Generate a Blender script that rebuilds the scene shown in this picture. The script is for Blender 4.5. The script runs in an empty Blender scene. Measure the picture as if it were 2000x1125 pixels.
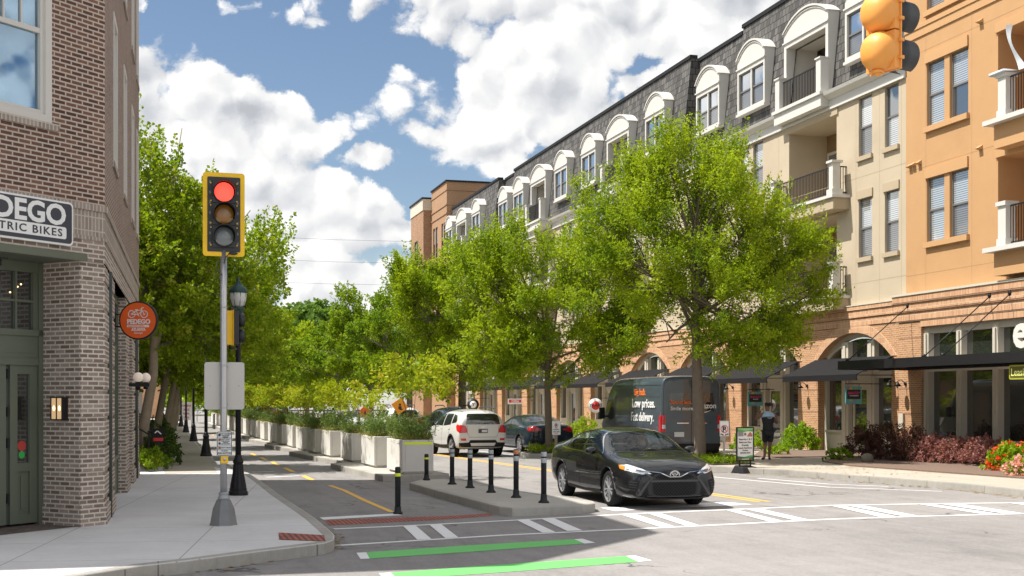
import bpy, bmesh, math, random
import numpy as np
from mathutils import Vector, Matrix, Euler
from mathutils.bvhtree import BVHTree
from mathutils.geometry import delaunay_2d_cdt
R = math.radians
SC = bpy.context.scene
COL = SC.collection
# ------------------------------------------------------------------ camera
TH = math.atan(691 / 2500); SN = math.sin(TH); CS = math.cos(TH)
CAMH = 2.0
cd = bpy.data.cameras.new('camera'); cam = bpy.data.objects.new('camera', cd); COL.objects.link(cam)
cam.location = (0, 0, CAMH); cam.rotation_euler = (R(90), 0, -TH)
cd.lens = 45; cd.sensor_width = 36; cd.shift_y = 217.5 / 2000; cd.clip_end = 2000; cd.clip_start = 0.1
SC.camera = cam
# ------------------------------------------------------------------ light
SUN_EL = R(60); LD = Vector((8.0, -2.0)).normalized()
SUN_ROT = math.atan2(-LD.x, -LD.y)
sl = bpy.data.lights.new('sun', 'SUN'); sl.energy = 4.6; sl.angle = R(0.53); sl.color = (1.0, 0.955, 0.885)
so = bpy.data.objects.new('sun', sl); COL.objects.link(so)
so.rotation_euler = Vector((LD.x * math.cos(SUN_EL), LD.y * math.cos(SUN_EL), -math.sin(SUN_EL))).to_track_quat('-Z', 'Y').to_euler()
SC.view_settings.view_transform = 'Standard'; SC.view_settings.look = 'None'
SC.view_settings.exposure = 0.74; SC.view_settings.gamma = 1.0
SC.cycles.use_denoising = True
SC.cycles.max_bounces = 6; SC.cycles.transparent_max_bounces = 12
SC.cycles.sample_clamp_indirect = 4

# ------------------------------------------------------------------ node helper
class NT:
    def __init__(s, tree): s.t = tree; s.n = tree.nodes; s.l = tree.links
    def new(s, typ, **kw):
        n = s.n.new(typ)
        for k, v in kw.items(): setattr(n, k, v)
        return n
    def put(s, sock, v):
        if isinstance(v, bpy.types.NodeSocket): s.l.new(v, sock)
        else: sock.default_value = v
    def math(s, op, a, b=0.0, c=None, clamp=False):
        n = s.new('ShaderNodeMath', operation=op, use_clamp=clamp)
        s.put(n.inputs[0], a); s.put(n.inputs[1], b)
        if c is not None: s.put(n.inputs[2], c)
        return n.outputs[0]
    def vmath(s, op, a, b=None, out=0):
        n = s.new('ShaderNodeVectorMath', operation=op)
        s.put(n.inputs[0], a)
        if b is not None: s.put(n.inputs[1], b)
        return n.outputs[out]
    def mix(s, f, a, b, mode='MIX'):
        n = s.new('ShaderNodeMix', data_type='RGBA', blend_type=mode)
        s.put(n.inputs[0], f); s.put(n.inputs[6], a); s.put(n.inputs[7], b)
        return n.outputs[2]
    def noise(s, vec, scale, detail=4, rough=0.55, dist=0.0):
        n = s.new('ShaderNodeTexNoise')
        if vec is not None: s.put(n.inputs['Vector'], vec)
        n.inputs['Scale'].default_value = scale; n.inputs['Detail'].default_value = detail
        n.inputs['Roughness'].default_value = rough; n.inputs['Distortion'].default_value = dist
        return n.outputs['Fac']
    def ramp(s, f, pts):
        n = s.new('ShaderNodeValToRGB'); s.put(n.inputs[0], f)
        cr = n.color_ramp
        while len(cr.elements) < len(pts): cr.elements.new(0.5)
        for e, (p, c) in zip(cr.elements, pts):
            e.position = p; e.color = c if len(c) == 4 else (*c, 1)
        return n.outputs[0]
    def mapr(s, v, a, b, c, d, smooth=False):
        n = s.new('ShaderNodeMapRange'); n.clamp = True
        if smooth: n.interpolation_type = 'SMOOTHSTEP'
        s.put(n.inputs[0], v)
        for i, q in enumerate((a, b, c, d)): n.inputs[i + 1].default_value = q
        return n.outputs[0]

# ------------------------------------------------------------------ world : physical sky + cumulus
def build_world():
    w = bpy.data.worlds.new('World'); SC.world = w; w.use_nodes = True
    N = NT(w.node_tree); N.n.clear()
    sky = N.new('ShaderNodeTexSky', sky_type='NISHITA'); sky.sun_disc = False
    sky.sun_elevation = SUN_EL; sky.sun_rotation = SUN_ROT; sky.altitude = 300; sky.air_density = 1.0; sky.dust_density = 0.6; sky.ozone_density = 1.5
    tc = N.new('ShaderNodeTexCoord'); D = tc.outputs['Generated']
    sep = N.new('ShaderNodeSeparateXYZ'); N.l.new(D, sep.inputs[0])
    rd = N.vmath('DOT_PRODUCT', D, (CS, -SN, 0), out=1); fd = N.vmath('DOT_PRODUCT', D, (SN, CS, 0), out=1)
    az = N.math('ARCTAN2', rd, fd); el = N.math('ARCSINE', sep.outputs[2])
    cmb = N.new('ShaderNodeCombineXYZ'); N.l.new(az, cmb.inputs[0]); N.l.new(el, cmb.inputs[1])
    P = cmb.outputs[0]
    # domain warp so the banks get cauliflower edges
    wn = N.new('ShaderNodeTexNoise'); N.l.new(P, wn.inputs['Vector']); wn.inputs['Scale'].default_value = 14; wn.inputs['Detail'].default_value = 6; wn.inputs['Roughness'].default_value = 0.6
    wv = N.vmath('SUBTRACT', wn.outputs['Color'], (0.5, 0.5, 0.5)); wsn = N.new('ShaderNodeVectorMath', operation='SCALE'); N.l.new(wv, wsn.inputs[0]); wsn.inputs[3].default_value = 0.055
    PW = N.vmath('ADD', P, wsn.outputs[0])
    blobs = [(1180, 40, 450, 130), (1000, 150, 240, 170), (1110, 235, 150, 90), (930, 270, 150, 80), (985, 325, 60, 40), (1255, 165, 60, 30),
             (320, 180, 150, 85), (490, 235, 200, 75), (590, 260, 110, 50), (300, 260, 200, 120), (735, 312, 95, 34), (400, 320, 190, 70),
             (560, 385, 140, 80), (640, 460, 130, 110), (745, 440, 110, 95), (590, 530, 160, 90), (720, 560, 160, 80), (460, 420, 170, 130),
             (860, 10, 70, 30), (1450, 30, 200, 90), (620, 610, 120, 60), (-250, 150, 300, 160), (2400, 200, 400, 200), (1900, 500, 500, 120)]
    prev = None
    for (x, y, rx, ry) in blobs:
        c = ((x - 1000) / 2500, (780 - y) / 2500, 0); ir = (2500 / rx, 2500 / ry, 0)
        v = N.vmath('MULTIPLY', N.vmath('SUBTRACT', PW, c), ir)
        b = N.math('SUBTRACT', 1.0, N.vmath('LENGTH', v, out=1))
        if prev is None: prev = b
        else:
            m = N.new('ShaderNodeMath', operation='SMOOTH_MAX'); N.l.new(prev, m.inputs[0]); N.l.new(b, m.inputs[1]); m.inputs[2].default_value = 0.25; prev = m.outputs[0]
    # out-of-view sky: broken cumulus added and tuned to lift the ambient light
    far = N.mapr(N.math('ABSOLUTE', az), 0.55, 0.8, 0.0, 1.0)
    far = N.math('MAXIMUM', far, N.mapr(el, 0.42, 0.6, 0.0, 1.0))
    gl = N.math('MULTIPLY', far, N.mapr(N.noise(D, 2.2, 3), 0.40, 0.60, 0.0, 1.0))
    prev = N.math('MAXIMUM', prev, N.math('SUBTRACT', gl, 0.30))
    def billow(vec):
        out = None
        for sc_, w_ in ((16.0, 0.62), (38.0, 0.38)):
            v = N.new('ShaderNodeTexVoronoi'); v.voronoi_dimensions = '2D'; v.inputs['Scale'].default_value = sc_; N.l.new(vec, v.inputs['Vector'])
            q = N.math('MULTIPLY', v.outputs['Distance'], w_); out = q if out is None else N.math('ADD', out, q)
        return N.math('SUBTRACT', 1.0, out)
    n1 = billow(PW); n0 = N.noise(P, 9, 5, 0.6)
    dens = N.math('ADD', prev, N.math('ADD', N.math('MULTIPLY', N.math('SUBTRACT', n1, 0.58), 1.5), N.math('MULTIPLY', N.math('SUBTRACT', n0, 0.5), 0.9)))
    wisp = N.noise(N.vmath('MULTIPLY', PW, (1, 1.6, 1)), 34, 8, 0.68)
    mask = N.mapr(N.math('ADD', dens, N.math('MULTIPLY', N.math('SUBTRACT', wisp, 0.5), 0.7)), 0.0, 0.26, 0.0, 1.0, True)
    # self shading: compare the billow noise with itself a little towards the sun (up-left)
    PO = N.vmath('ADD', PW, (-0.006, 0.010, 0))
    n2 = billow(PO)
    lit = N.math('MULTIPLY', N.math('SUBTRACT', n1, n2), 1.5)
    n3 = N.noise(N.vmath('MULTIPLY', P, (5, 11, 1)), 1.0, 3, 0.5)
    under = N.mapr(n3, 0.40, 0.66, 0.0, 1.0, True)
    deep = N.mapr(dens, 0.3, 0.95, 0.0, 1.0, True)
    val = N.math('ADD', N.math('SUBTRACT', 0.585, N.math('MULTIPLY', N.math('MULTIPLY', under, deep), 0.15)), N.math('MULTIPLY', lit, 0.42))
    val = N.math('MINIMUM', N.math('MAXIMUM', val, 0.34), 0.66)
    val = N.math('MULTIPLY', val, N.math('ADD', 1.0, N.math('MULTIPLY', far, 0.25)))  # unseen clouds made brighter to raise the ambient fill
    cc = N.mix(N.mapr(val, 0.38, 0.60, 0, 1), (0.93, 0.965, 1.03, 1), (1.0, 0.995, 0.985, 1))
    cl = N.vmath('SCALE', cc); clN = cl.node; N.l.new(val, clN.inputs[3])
    skc = N.new('ShaderNodeVectorMath', operation='SCALE'); N.l.new(sky.outputs[0], skc.inputs[0]); skc.inputs[3].default_value = 1.0
    bg1 = N.new('ShaderNodeBackground'); N.l.new(skc.outputs[0], bg1.inputs[0]); bg1.inputs[1].default_value = 0.068
    bg2 = N.new('ShaderNodeBackground'); N.l.new(cl, bg2.inputs[0]); bg2.inputs[1].default_value = 1.0
    # thin haze veil near the horizon
    veil = N.mapr(el, 0.0, 0.14, 0.55, 0.0)
    mm = N.math('MAXIMUM', mask, veil)
    low = N.mapr(el, -0.02, 0.0, 0.0, 1.0)
    mx = N.new('ShaderNodeMixShader'); N.l.new(N.math('MULTIPLY', mm, low), mx.inputs[0]); N.l.new(bg1.outputs[0], mx.inputs[1]); N.l.new(bg2.outputs[0], mx.inputs[2])
    out = N.new('ShaderNodeOutputWorld'); N.l.new(mx.outputs[0], out.inputs[0])
build_world()

# ------------------------------------------------------------------ materials
MATS = {}
def pmat(name, col, rough=0.6, metal=0.0, spec=0.5, var=0.0, vscale=3.0, fine=0.0, fscale=60.0, bump=0.0, coat=0.0, emit=None, es=1.0, alpha=1.0, dirt=None):
    if name in MATS: return MATS[name]
    m = bpy.data.materials.new(name); m.use_nodes = True; N = NT(m.node_tree)
    b = N.n['Principled BSDF']
    b.inputs['Roughness'].default_value = rough; b.inputs['Metallic'].default_value = metal; b.inputs['Specular IOR Level'].default_value = spec
    if coat: b.inputs['Coat Weight'].default_value = coat; b.inputs['Coat Roughness'].default_value = 0.03
    c = (*col, 1)
    if var or fine:
        tc = N.new('ShaderNodeTexCoord').outputs['Object']
        f = N.math('ADD', 1.0, N.math('MULTIPLY', N.math('SUBTRACT', N.noise(tc, vscale, 5, 0.6), 0.5), var * 2))
        if fine: f = N.math('ADD', f, N.math('MULTIPLY', N.math('SUBTRACT', N.noise(tc, fscale, 2, 0.6), 0.5), fine * 2))
        sc = N.vmath('SCALE', c[:3]); N.l.new(f, sc.node.inputs[3]); colr = sc
        if dirt:
            k = N.mapr(N.noise(tc, dirt[1], 6, 0.65), dirt[2], dirt[2] + 0.15, 0.0, dirt[3])
            colr = N.mix(k, colr, (*dirt[0], 1))
        N.l.new(colr, b.inputs['Base Color'])
        if bump:
            bn = N.new('ShaderNodeBump'); bn.inputs['Strength'].default_value = bump; bn.inputs['Distance'].default_value = 0.01
            N.l.new(N.noise(tc, fscale, 3), bn.inputs['Height']); N.l.new(bn.outputs[0], b.inputs['Normal'])
    else: b.inputs['Base Color'].default_value = c
    if emit: b.inputs['Emission Color'].default_value = (*emit, 1); b.inputs['Emission Strength'].default_value = es
    MATS[name] = m
    return m

def brick_mat(name, c1, c2, mortar, bw=0.203, rh=0.0667, ms=0.0105, offset=0.5, rotate=False, tint=0.25, bump=0.6, rough=0.85, msm=0.15):
    m = bpy.data.materials.new(name); m.use_nodes = True; N = NT(m.node_tree); b = N.n['Principled BSDF']
    uv = N.new('ShaderNodeUVMap'); uv.uv_map = 'UVMap'; V = uv.outputs[0]
    if rotate:
        mp = N.new('ShaderNodeMapping'); N.l.new(V, mp.inputs[0]); mp.inputs['Rotation'].default_value = (0, 0, R(90)); V = mp.outputs[0]
    t = N.new('ShaderNodeTexBrick'); N.l.new(V, t.inputs['Vector']); t.offset = offset
    t.inputs['Color1'].default_value = (*c1, 1); t.inputs['Color2'].default_value = (*c2, 1); t.inputs['Mortar'].default_value = (*mortar, 1)
    t.inputs['Scale'].default_value = 1.0; t.inputs['Mortar Size'].default_value = ms; t.inputs['Mortar Smooth'].default_value = msm
    t.inputs['Bias'].default_value = 0.0; t.inputs['Brick Width'].default_value = bw; t.inputs['Row Height'].default_value = rh
    n = N.noise(V, 14, 4, 0.7); n2 = N.noise(V, 0.6, 4)
    f = N.math('ADD', 1 - tint, N.math('MULTIPLY', N.math('ADD', n, N.math('MULTIPLY', n2, 0.8)), tint * 1.1))
    s = N.vmath('SCALE', t.outputs[0]); N.l.new(f, s.node.inputs[3]); N.l.new(s, b.inputs['Base Color'])
    b.inputs['Roughness'].default_value = rough; b.inputs['Specular IOR Level'].default_value = 0.25
    bn = N.new('ShaderNodeBump'); bn.inputs['Strength'].default_value = bump; bn.inputs['Distance'].default_value = 0.006; bn.invert = True
    N.l.new(t.outputs['Fac'], bn.inputs['Height']); N.l.new(bn.outputs[0], b.inputs['Normal'])
    MATS[name] = m
    return m

def glass_mat(name, base, refl=0.3, rough=0.02, blind=None, transp=0.0, tint=(1, 1, 1), fk=0.55):
    """window glass: dark room (or blinds) behind a reflecting sheet"""
    m = bpy.data.materials.new(name); m.use_nodes = True; N = NT(m.node_tree); b = N.n['Principled BSDF']
    b.inputs['Base Color'].default_value = (*base, 1); b.inputs['Roughness'].default_value = 0.5; b.inputs['Specular IOR Level'].default_value = 0.2
    if blind:
        uv = N.new('ShaderNodeUVMap'); uv.uv_map = 'UVMap'
        sp = N.new('ShaderNodeSeparateXYZ'); N.l.new(uv.outputs[0], sp.inputs[0])
        fr = N.math('FRACT', N.math('MULTIPLY', sp.outputs[1], 15.0))
        k = N.mapr(fr, 0.25, 0.45, 0.0, 1.0)
        N.l.new(N.mix(k, (*base, 1), (*blind, 1)), b.inputs['Base Color'])
    g = N.new('ShaderNodeBsdfGlossy'); g.inputs[0].default_value = (*tint, 1); g.inputs['Roughness'].default_value = rough
    tcn = N.new('ShaderNodeTexCoord').outputs['Object']
    bn = N.new('ShaderNodeBump'); bn.inputs['Strength'].default_value = 0.05; bn.inputs['Distance'].default_value = 0.02; N.l.new(N.noise(tcn, 1.3, 2), bn.inputs['Height']); N.l.new(bn.outputs[0], g.inputs['Normal'])
    lw = N.new('ShaderNodeLayerWeight'); lw.inputs[0].default_value = 0.35
    f = N.math('ADD', refl, N.math('MULTIPLY', lw.outputs['Fresnel'], fk), clamp=True)
    under = b.outputs[0]
    if transp > 0:
        tr = N.new('ShaderNodeBsdfTransparent'); tr.inputs[0].default_value = (0.72, 0.8, 0.78, 1)
        m0 = N.new('ShaderNodeMixShader'); m0.inputs[0].default_value = transp; N.l.new(b.outputs[0], m0.inputs[1]); N.l.new(tr.outputs[0], m0.inputs[2]); under = m0.outputs[0]
    mx = N.new('ShaderNodeMixShader'); N.l.new(f, mx.inputs[0]); N.l.new(under, mx.inputs[1]); N.l.new(g.outputs[0], mx.inputs[2])
    N.l.new(mx.outputs[0], N.n['Material Output'].inputs[0])
    MATS[name] = m
    return m

def leaf_mat(name, ca, cb, cc=None, trans=0.4):
    m = bpy.data.materials.new(name); m.use_nodes = True; N = NT(m.node_tree); b = N.n['Principled BSDF']
    geo = N.new('ShaderNodeNewGeometry'); tc = N.new('ShaderNodeTexCoord').outputs['Object']
    k = N.math('ADD', N.math('MULTIPLY', geo.outputs['Random Per Island'], 0.55), N.math('MULTIPLY', N.mapr(N.noise(tc, 0.7, 3), 0.35, 0.65, 0, 1), 0.45))
    c = N.mix(k, (*ca, 1), (*cb, 1))
    if cc: c = N.mix(N.mapr(N.noise(tc, 2.3, 2), 0.56, 0.68, 0, 0.8), c, (*cc, 1))
    N.l.new(c, b.inputs['Base Color']); b.inputs['Roughness'].default_value = 0.55; b.inputs['Specular IOR Level'].default_value = 0.25
    t = N.new('ShaderNodeBsdfTranslucent'); h = N.mix(1.0, c, (1.0, 1.0, 0.45, 1), 'MULTIPLY'); N.l.new(h, t.inputs[0])
    mx = N.new('ShaderNodeMixShader'); mx.inputs[0].default_value = trans; N.l.new(b.outputs[0], mx.inputs[1]); N.l.new(t.outputs[0], mx.inputs[2])
    N.l.new(mx.outputs[0], N.n['Material Output'].inputs[0])
    MATS[name] = m
    return m

# ------------------------------------------------------------------ mesh builder
def frame(o, x, y, z=(0, 0, 1)):
    x = Vector(x); y = Vector(y); z = Vector(z)
    return Matrix(((x.x, y.x, z.x, o[0]), (x.y, y.y, z.y, o[1]), (x.z, y.z, z.z, o[2]), (0, 0, 0, 1)))
class MB:
    def __init__(s, M=None): s.v = []; s.f = []; s.mi = []; s.M = M or Matrix(); s.m = 0; s.sm = []; s.smooth = False
    def add(s, vs, fs):
        b = len(s.v); s.v += [tuple(s.M @ Vector(p)) for p in vs]
        for f in fs: s.f.append([b + i for i in f]); s.mi.append(s.m); s.sm.append(s.smooth)
    def box(s, x0, x1, y0, y1, z0, z1):
        if x0 > x1: x0, x1 = x1, x0
        if y0 > y1: y0, y1 = y1, y0
        if z0 > z1: z0, z1 = z1, z0
        s.add([(x0, y0, z0), (x1, y0, z0), (x1, y1, z0), (x0, y1, z0), (x0, y0, z1), (x1, y0, z1), (x1, y1, z1), (x0, y1, z1)],
              [(0, 3, 2, 1), (4, 5, 6, 7), (0, 1, 5, 4), (1, 2, 6, 5), (2, 3, 7, 6), (3, 0, 4, 7)])
    def poly(s, pts): s.add(pts, [tuple(range(len(pts)))])
    def prism(s, pts, z0, z1):
        n = len(pts)
        s.add([(p[0], p[1], z0) for p in pts] + [(p[0], p[1], z1) for p in pts],
              [tuple(range(n))[::-1], tuple(range(n, 2 * n))] + [(i, (i + 1) % n, n + (i + 1) % n, n + i) for i in range(n)])
    def prism_y(s, pts, y0, y1):   # pts (x,z) extruded along y
        n = len(pts)
        s.add([(p[0], y0, p[1]) for p in pts] + [(p[0], y1, p[1]) for p in pts],
              [tuple(range(n)), tuple(range(n, 2 * n))[::-1]] + [((i + 1) % n, i, n + i, n + (i + 1) % n) for i in range(n)])
    def prism_x(s, pts, x0, x1):   # pts (y,z) extruded along x
        n = len(pts)
        s.add([(x0, p[0], p[1]) for p in pts] + [(x1, p[0], p[1]) for p in pts],
              [tuple(range(n))[::-1], tuple(range(n, 2 * n))] + [(i, (i + 1) % n, n + (i + 1) % n, n + i) for i in range(n)])
    def tube(s, pts, rs, n=8, cap=True):
        pts = [Vector(p) for p in pts]
        if not isinstance(rs, (list, tuple)): rs = [rs] * len(pts)
        vs = []; fs = []
        for i, p in enumerate(pts):
            d = (pts[min(i + 1, len(pts) - 1)] - pts[max(i - 1, 0)]).normalized()
            a = d.cross(Vector((0, 0, 1)) if abs(d.z) < 0.95 else Vector((1, 0, 0))).normalized(); b = d.cross(a)
            for k in range(n):
                t = 2 * math.pi * k / n; vs.append(p + a * math.cos(t) * rs[i] + b * math.sin(t) * rs[i])
        for i in range(len(pts) - 1):
            for k in range(n): fs.append((i * n + k, i * n + (k + 1) % n, (i + 1) * n + (k + 1) % n, (i + 1) * n + k))
        if cap: fs.append(tuple(range(n))[::-1]); fs.append(tuple(range((len(pts) - 1) * n, len(pts) * n)))
        sm = s.smooth; s.smooth = True if n > 5 else sm; s.add(vs, fs); s.smooth = sm
    def lathe(s, prof, n=16, c=(0, 0, 0), axis='z', smooth=True, a0=0.0, caps=True):
        vs = []; fs = []
        for r, h in prof:
            for k in range(n):
                t = a0 + 2 * math.pi * k / n; a, b = r * math.cos(t), r * math.sin(t)
                p = {'z': (a, b, h), 'y': (a, h, -b), 'x': (h, a, b)}[axis]
                vs.append((c[0] + p[0], c[1] + p[1], c[2] + p[2]))
        for i in range(len(prof) - 1):
            for k in range(n): fs.append((i * n + k, i * n + (k + 1) % n, (i + 1) * n + (k + 1) % n, (i + 1) * n + k))
        if caps: fs.append(tuple(range(n))[::-1]); fs.append(tuple(range((len(prof) - 1) * n, len(prof) * n)))
        sm = s.smooth; s.smooth = smooth; s.add(vs, fs); s.smooth = sm
    def sphere(s, c, r, nu=14, nv=9, sc=(1, 1, 1)):
        vs = []; fs = []
        for i in range(nv + 1):
            ph = math.pi * i / nv
            for k in range(nu):
                t = 2 * math.pi * k / nu
                vs.append((c[0] + r * sc[0] * math.sin(ph) * math.cos(t), c[1] + r * sc[1] * math.sin(ph) * math.sin(t), c[2] + r * sc[2] * math.cos(ph)))
        for i in range(nv):
            for k in range(nu): fs.append((i * nu + k, (i + 1) * nu + k, (i + 1) * nu + (k + 1) % nu, i * nu + (k + 1) % nu))
        sm = s.smooth; s.smooth = True; s.add(vs, fs); s.smooth = sm
    def disc_y(s, c, r, n=24, y=0.0, a0=0, a1=2 * math.pi):
        s.add([(c[0] + r * math.cos(a0 + (a1 - a0) * k / n), y, c[1] + r * math.sin(a0 + (a1 - a0) * k / n)) for k in range(n)], [tuple(range(n))])
    def ring_y(s, c, r0, r1, y, n=28, a0=0, a1=2 * math.pi, sx=1.0, th=0.0):
        vs = []; fs = []
        for k in range(n + 1):
            t = a0 + (a1 - a0) * k / n
            for r in (r0, r1): vs.append((c[0] + r * sx * math.cos(t), y, c[1] + r * math.sin(t)))
        for k in range(n): fs.append((2 * k, 2 * k + 1, 2 * k + 3, 2 * k + 2))
        s.add(vs, fs)
    def build(s, name, mats, parent=None, loc=None, bevel=0.0, uv=True, M=None):
        me = bpy.data.meshes.new(name); me.from_pydata(s.v, [], s.f)
        if not isinstance(mats, (list, tuple)): mats = [mats]
        for m in mats: me.materials.append(MATS[m] if isinstance(m, str) else m)
        if len(mats) > 1: me.polygons.foreach_set('material_index', s.mi)
        me.polygons.foreach_set('use_smooth', s.sm)
        bm = bmesh.new(); bm.from_mesh(me); bmesh.ops.recalc_face_normals(bm, faces=bm.faces)
        if uv:
            L = bm.loops.layers.uv.new('UVMap')
            for f in bm.faces:
                n = f.normal
                if abs(n.z) < 0.75:
                    a = Vector((-n.y, n.x, 0)).normalized()
                    for l in f.loops: l[L].uv = (a.dot(l.vert.co), l.vert.co.z)
                else:
                    for l in f.loops: l[L].uv = (l.vert.co.x, l.vert.co.y)
        bm.to_mesh(me); bm.free(); me.update()
        o = bpy.data.objects.new(name, me); COL.objects.link(o)
        if parent: o.parent = parent
        if loc: o.location = loc
        if M is not None: o.matrix_world = M
        if bevel:
            md = o.modifiers.new('bevel', 'BEVEL'); md.width = bevel; md.segments = 2; md.limit_method = 'ANGLE'; md.angle_limit = R(40)
        return o
def tag(o, label=None, cat=None, group=None, kind=None):
    if label: o['label'] = label
    if cat: o['category'] = cat
    if group: o['group'] = group
    if kind: o['kind'] = kind
    return o
def thing(name, label, cat, loc=(0, 0, 0), rz=0.0, group=None, M=None):
    o = bpy.data.objects.new(name, None); COL.objects.link(o); o.empty_display_size = 0.3
    if M is not None: o.matrix_world = M
    else: o.location = loc; o.rotation_euler = (0, 0, rz)
    return tag(o, label, cat, group)
def part(o, p, loc=None):
    o.parent = p
    if loc: o.location = loc
    return o
def copy_tree(o, parent=None):
    c = o.copy(); COL.objects.link(c)
    if parent: c.parent = parent
    for ch in list(o.children): copy_tree(ch, c)
    return c
def inst(o, parent, loc=None, rot=None, scale=None):   # copy of a part (with its sub-parts) under another place of the same thing
    c = copy_tree(o, parent)
    if loc is not None: c.location = loc
    if rot is not None: c.rotation_euler = rot
    if scale is not None: c.scale = scale
    return c
def text_mesh(txt, size, mat, parent, M, name='lettering', depth=0.004, align='LEFT', bold=0.0, sx=1.0, shear=0.0, spacing=1.0):
    cu = bpy.data.curves.new('t', 'FONT'); cu.body = txt; cu.size = size; cu.extrude = depth; cu.align_x = align; cu.offset = bold; cu.shear = shear; cu.space_character = spacing; cu.resolution_u = 3
    to = bpy.data.objects.new('t', cu); COL.objects.link(to)
    dg = bpy.context.evaluated_depsgraph_get(); me = bpy.data.meshes.new_from_object(to.evaluated_get(dg))
    bpy.data.objects.remove(to); bpy.data.curves.remove(cu)
    me.materials.clear(); me.materials.append(MATS[mat] if isinstance(mat, str) else mat)
    o = bpy.data.objects.new(name, me); COL.objects.link(o); me.name = name
    if parent: o.parent = parent
    o.matrix_local = M @ Matrix.Diagonal((sx, 1, 1, 1))
    return o
def face_y(x, y, z, flip=False):
    """matrix that puts flat text (xy-plane) on a face whose outward normal is +Y of the local frame, read from outside"""
    # outward +Y, reader looks along -Y, reader's right is -X
    return frame((x, y, z), (-1, 0, 0), (0, 0, 1), (0, 1, 0)) if not flip else frame((x, y, z), (1, 0, 0), (0, 0, 1), (0, -1, 0))
# pixel of the photograph -> point of the real place (level camera, eye height 2 m)
def gp(x, y, z=0.0):
    d = (CAMH - z) * 2500 / (y - 780); X = (x - 1000) / 2500 * d
    return (X * CS + d * SN, d * CS - X * SN)
def at_v(x, v):     # u on the sight line of column x at street distance v
    t = (x - 1000) / 2500
    return v * (t * CS + SN) / (CS - t * SN)
def at_d(x, y, d):
    X = (x - 1000) / 2500 * d
    return (X * CS + d * SN, d * CS - X * SN, CAMH + (780 - y) * d / 2500)
ORD = ['nearest', 'second', 'third', 'fourth', 'fifth', 'sixth', 'seventh', 'eighth', 'ninth', 'tenth', 'eleventh', 'twelfth', 'thirteenth', 'fourteenth', 'fifteenth', 'sixteenth', 'seventeenth', 'eighteenth', 'nineteenth', 'twentieth', 'twenty-first', 'twenty-second', 'twenty-third', 'twenty-fourth', 'twenty-fifth', 'twenty-sixth', 'twenty-seventh', 'twenty-eighth']
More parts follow.
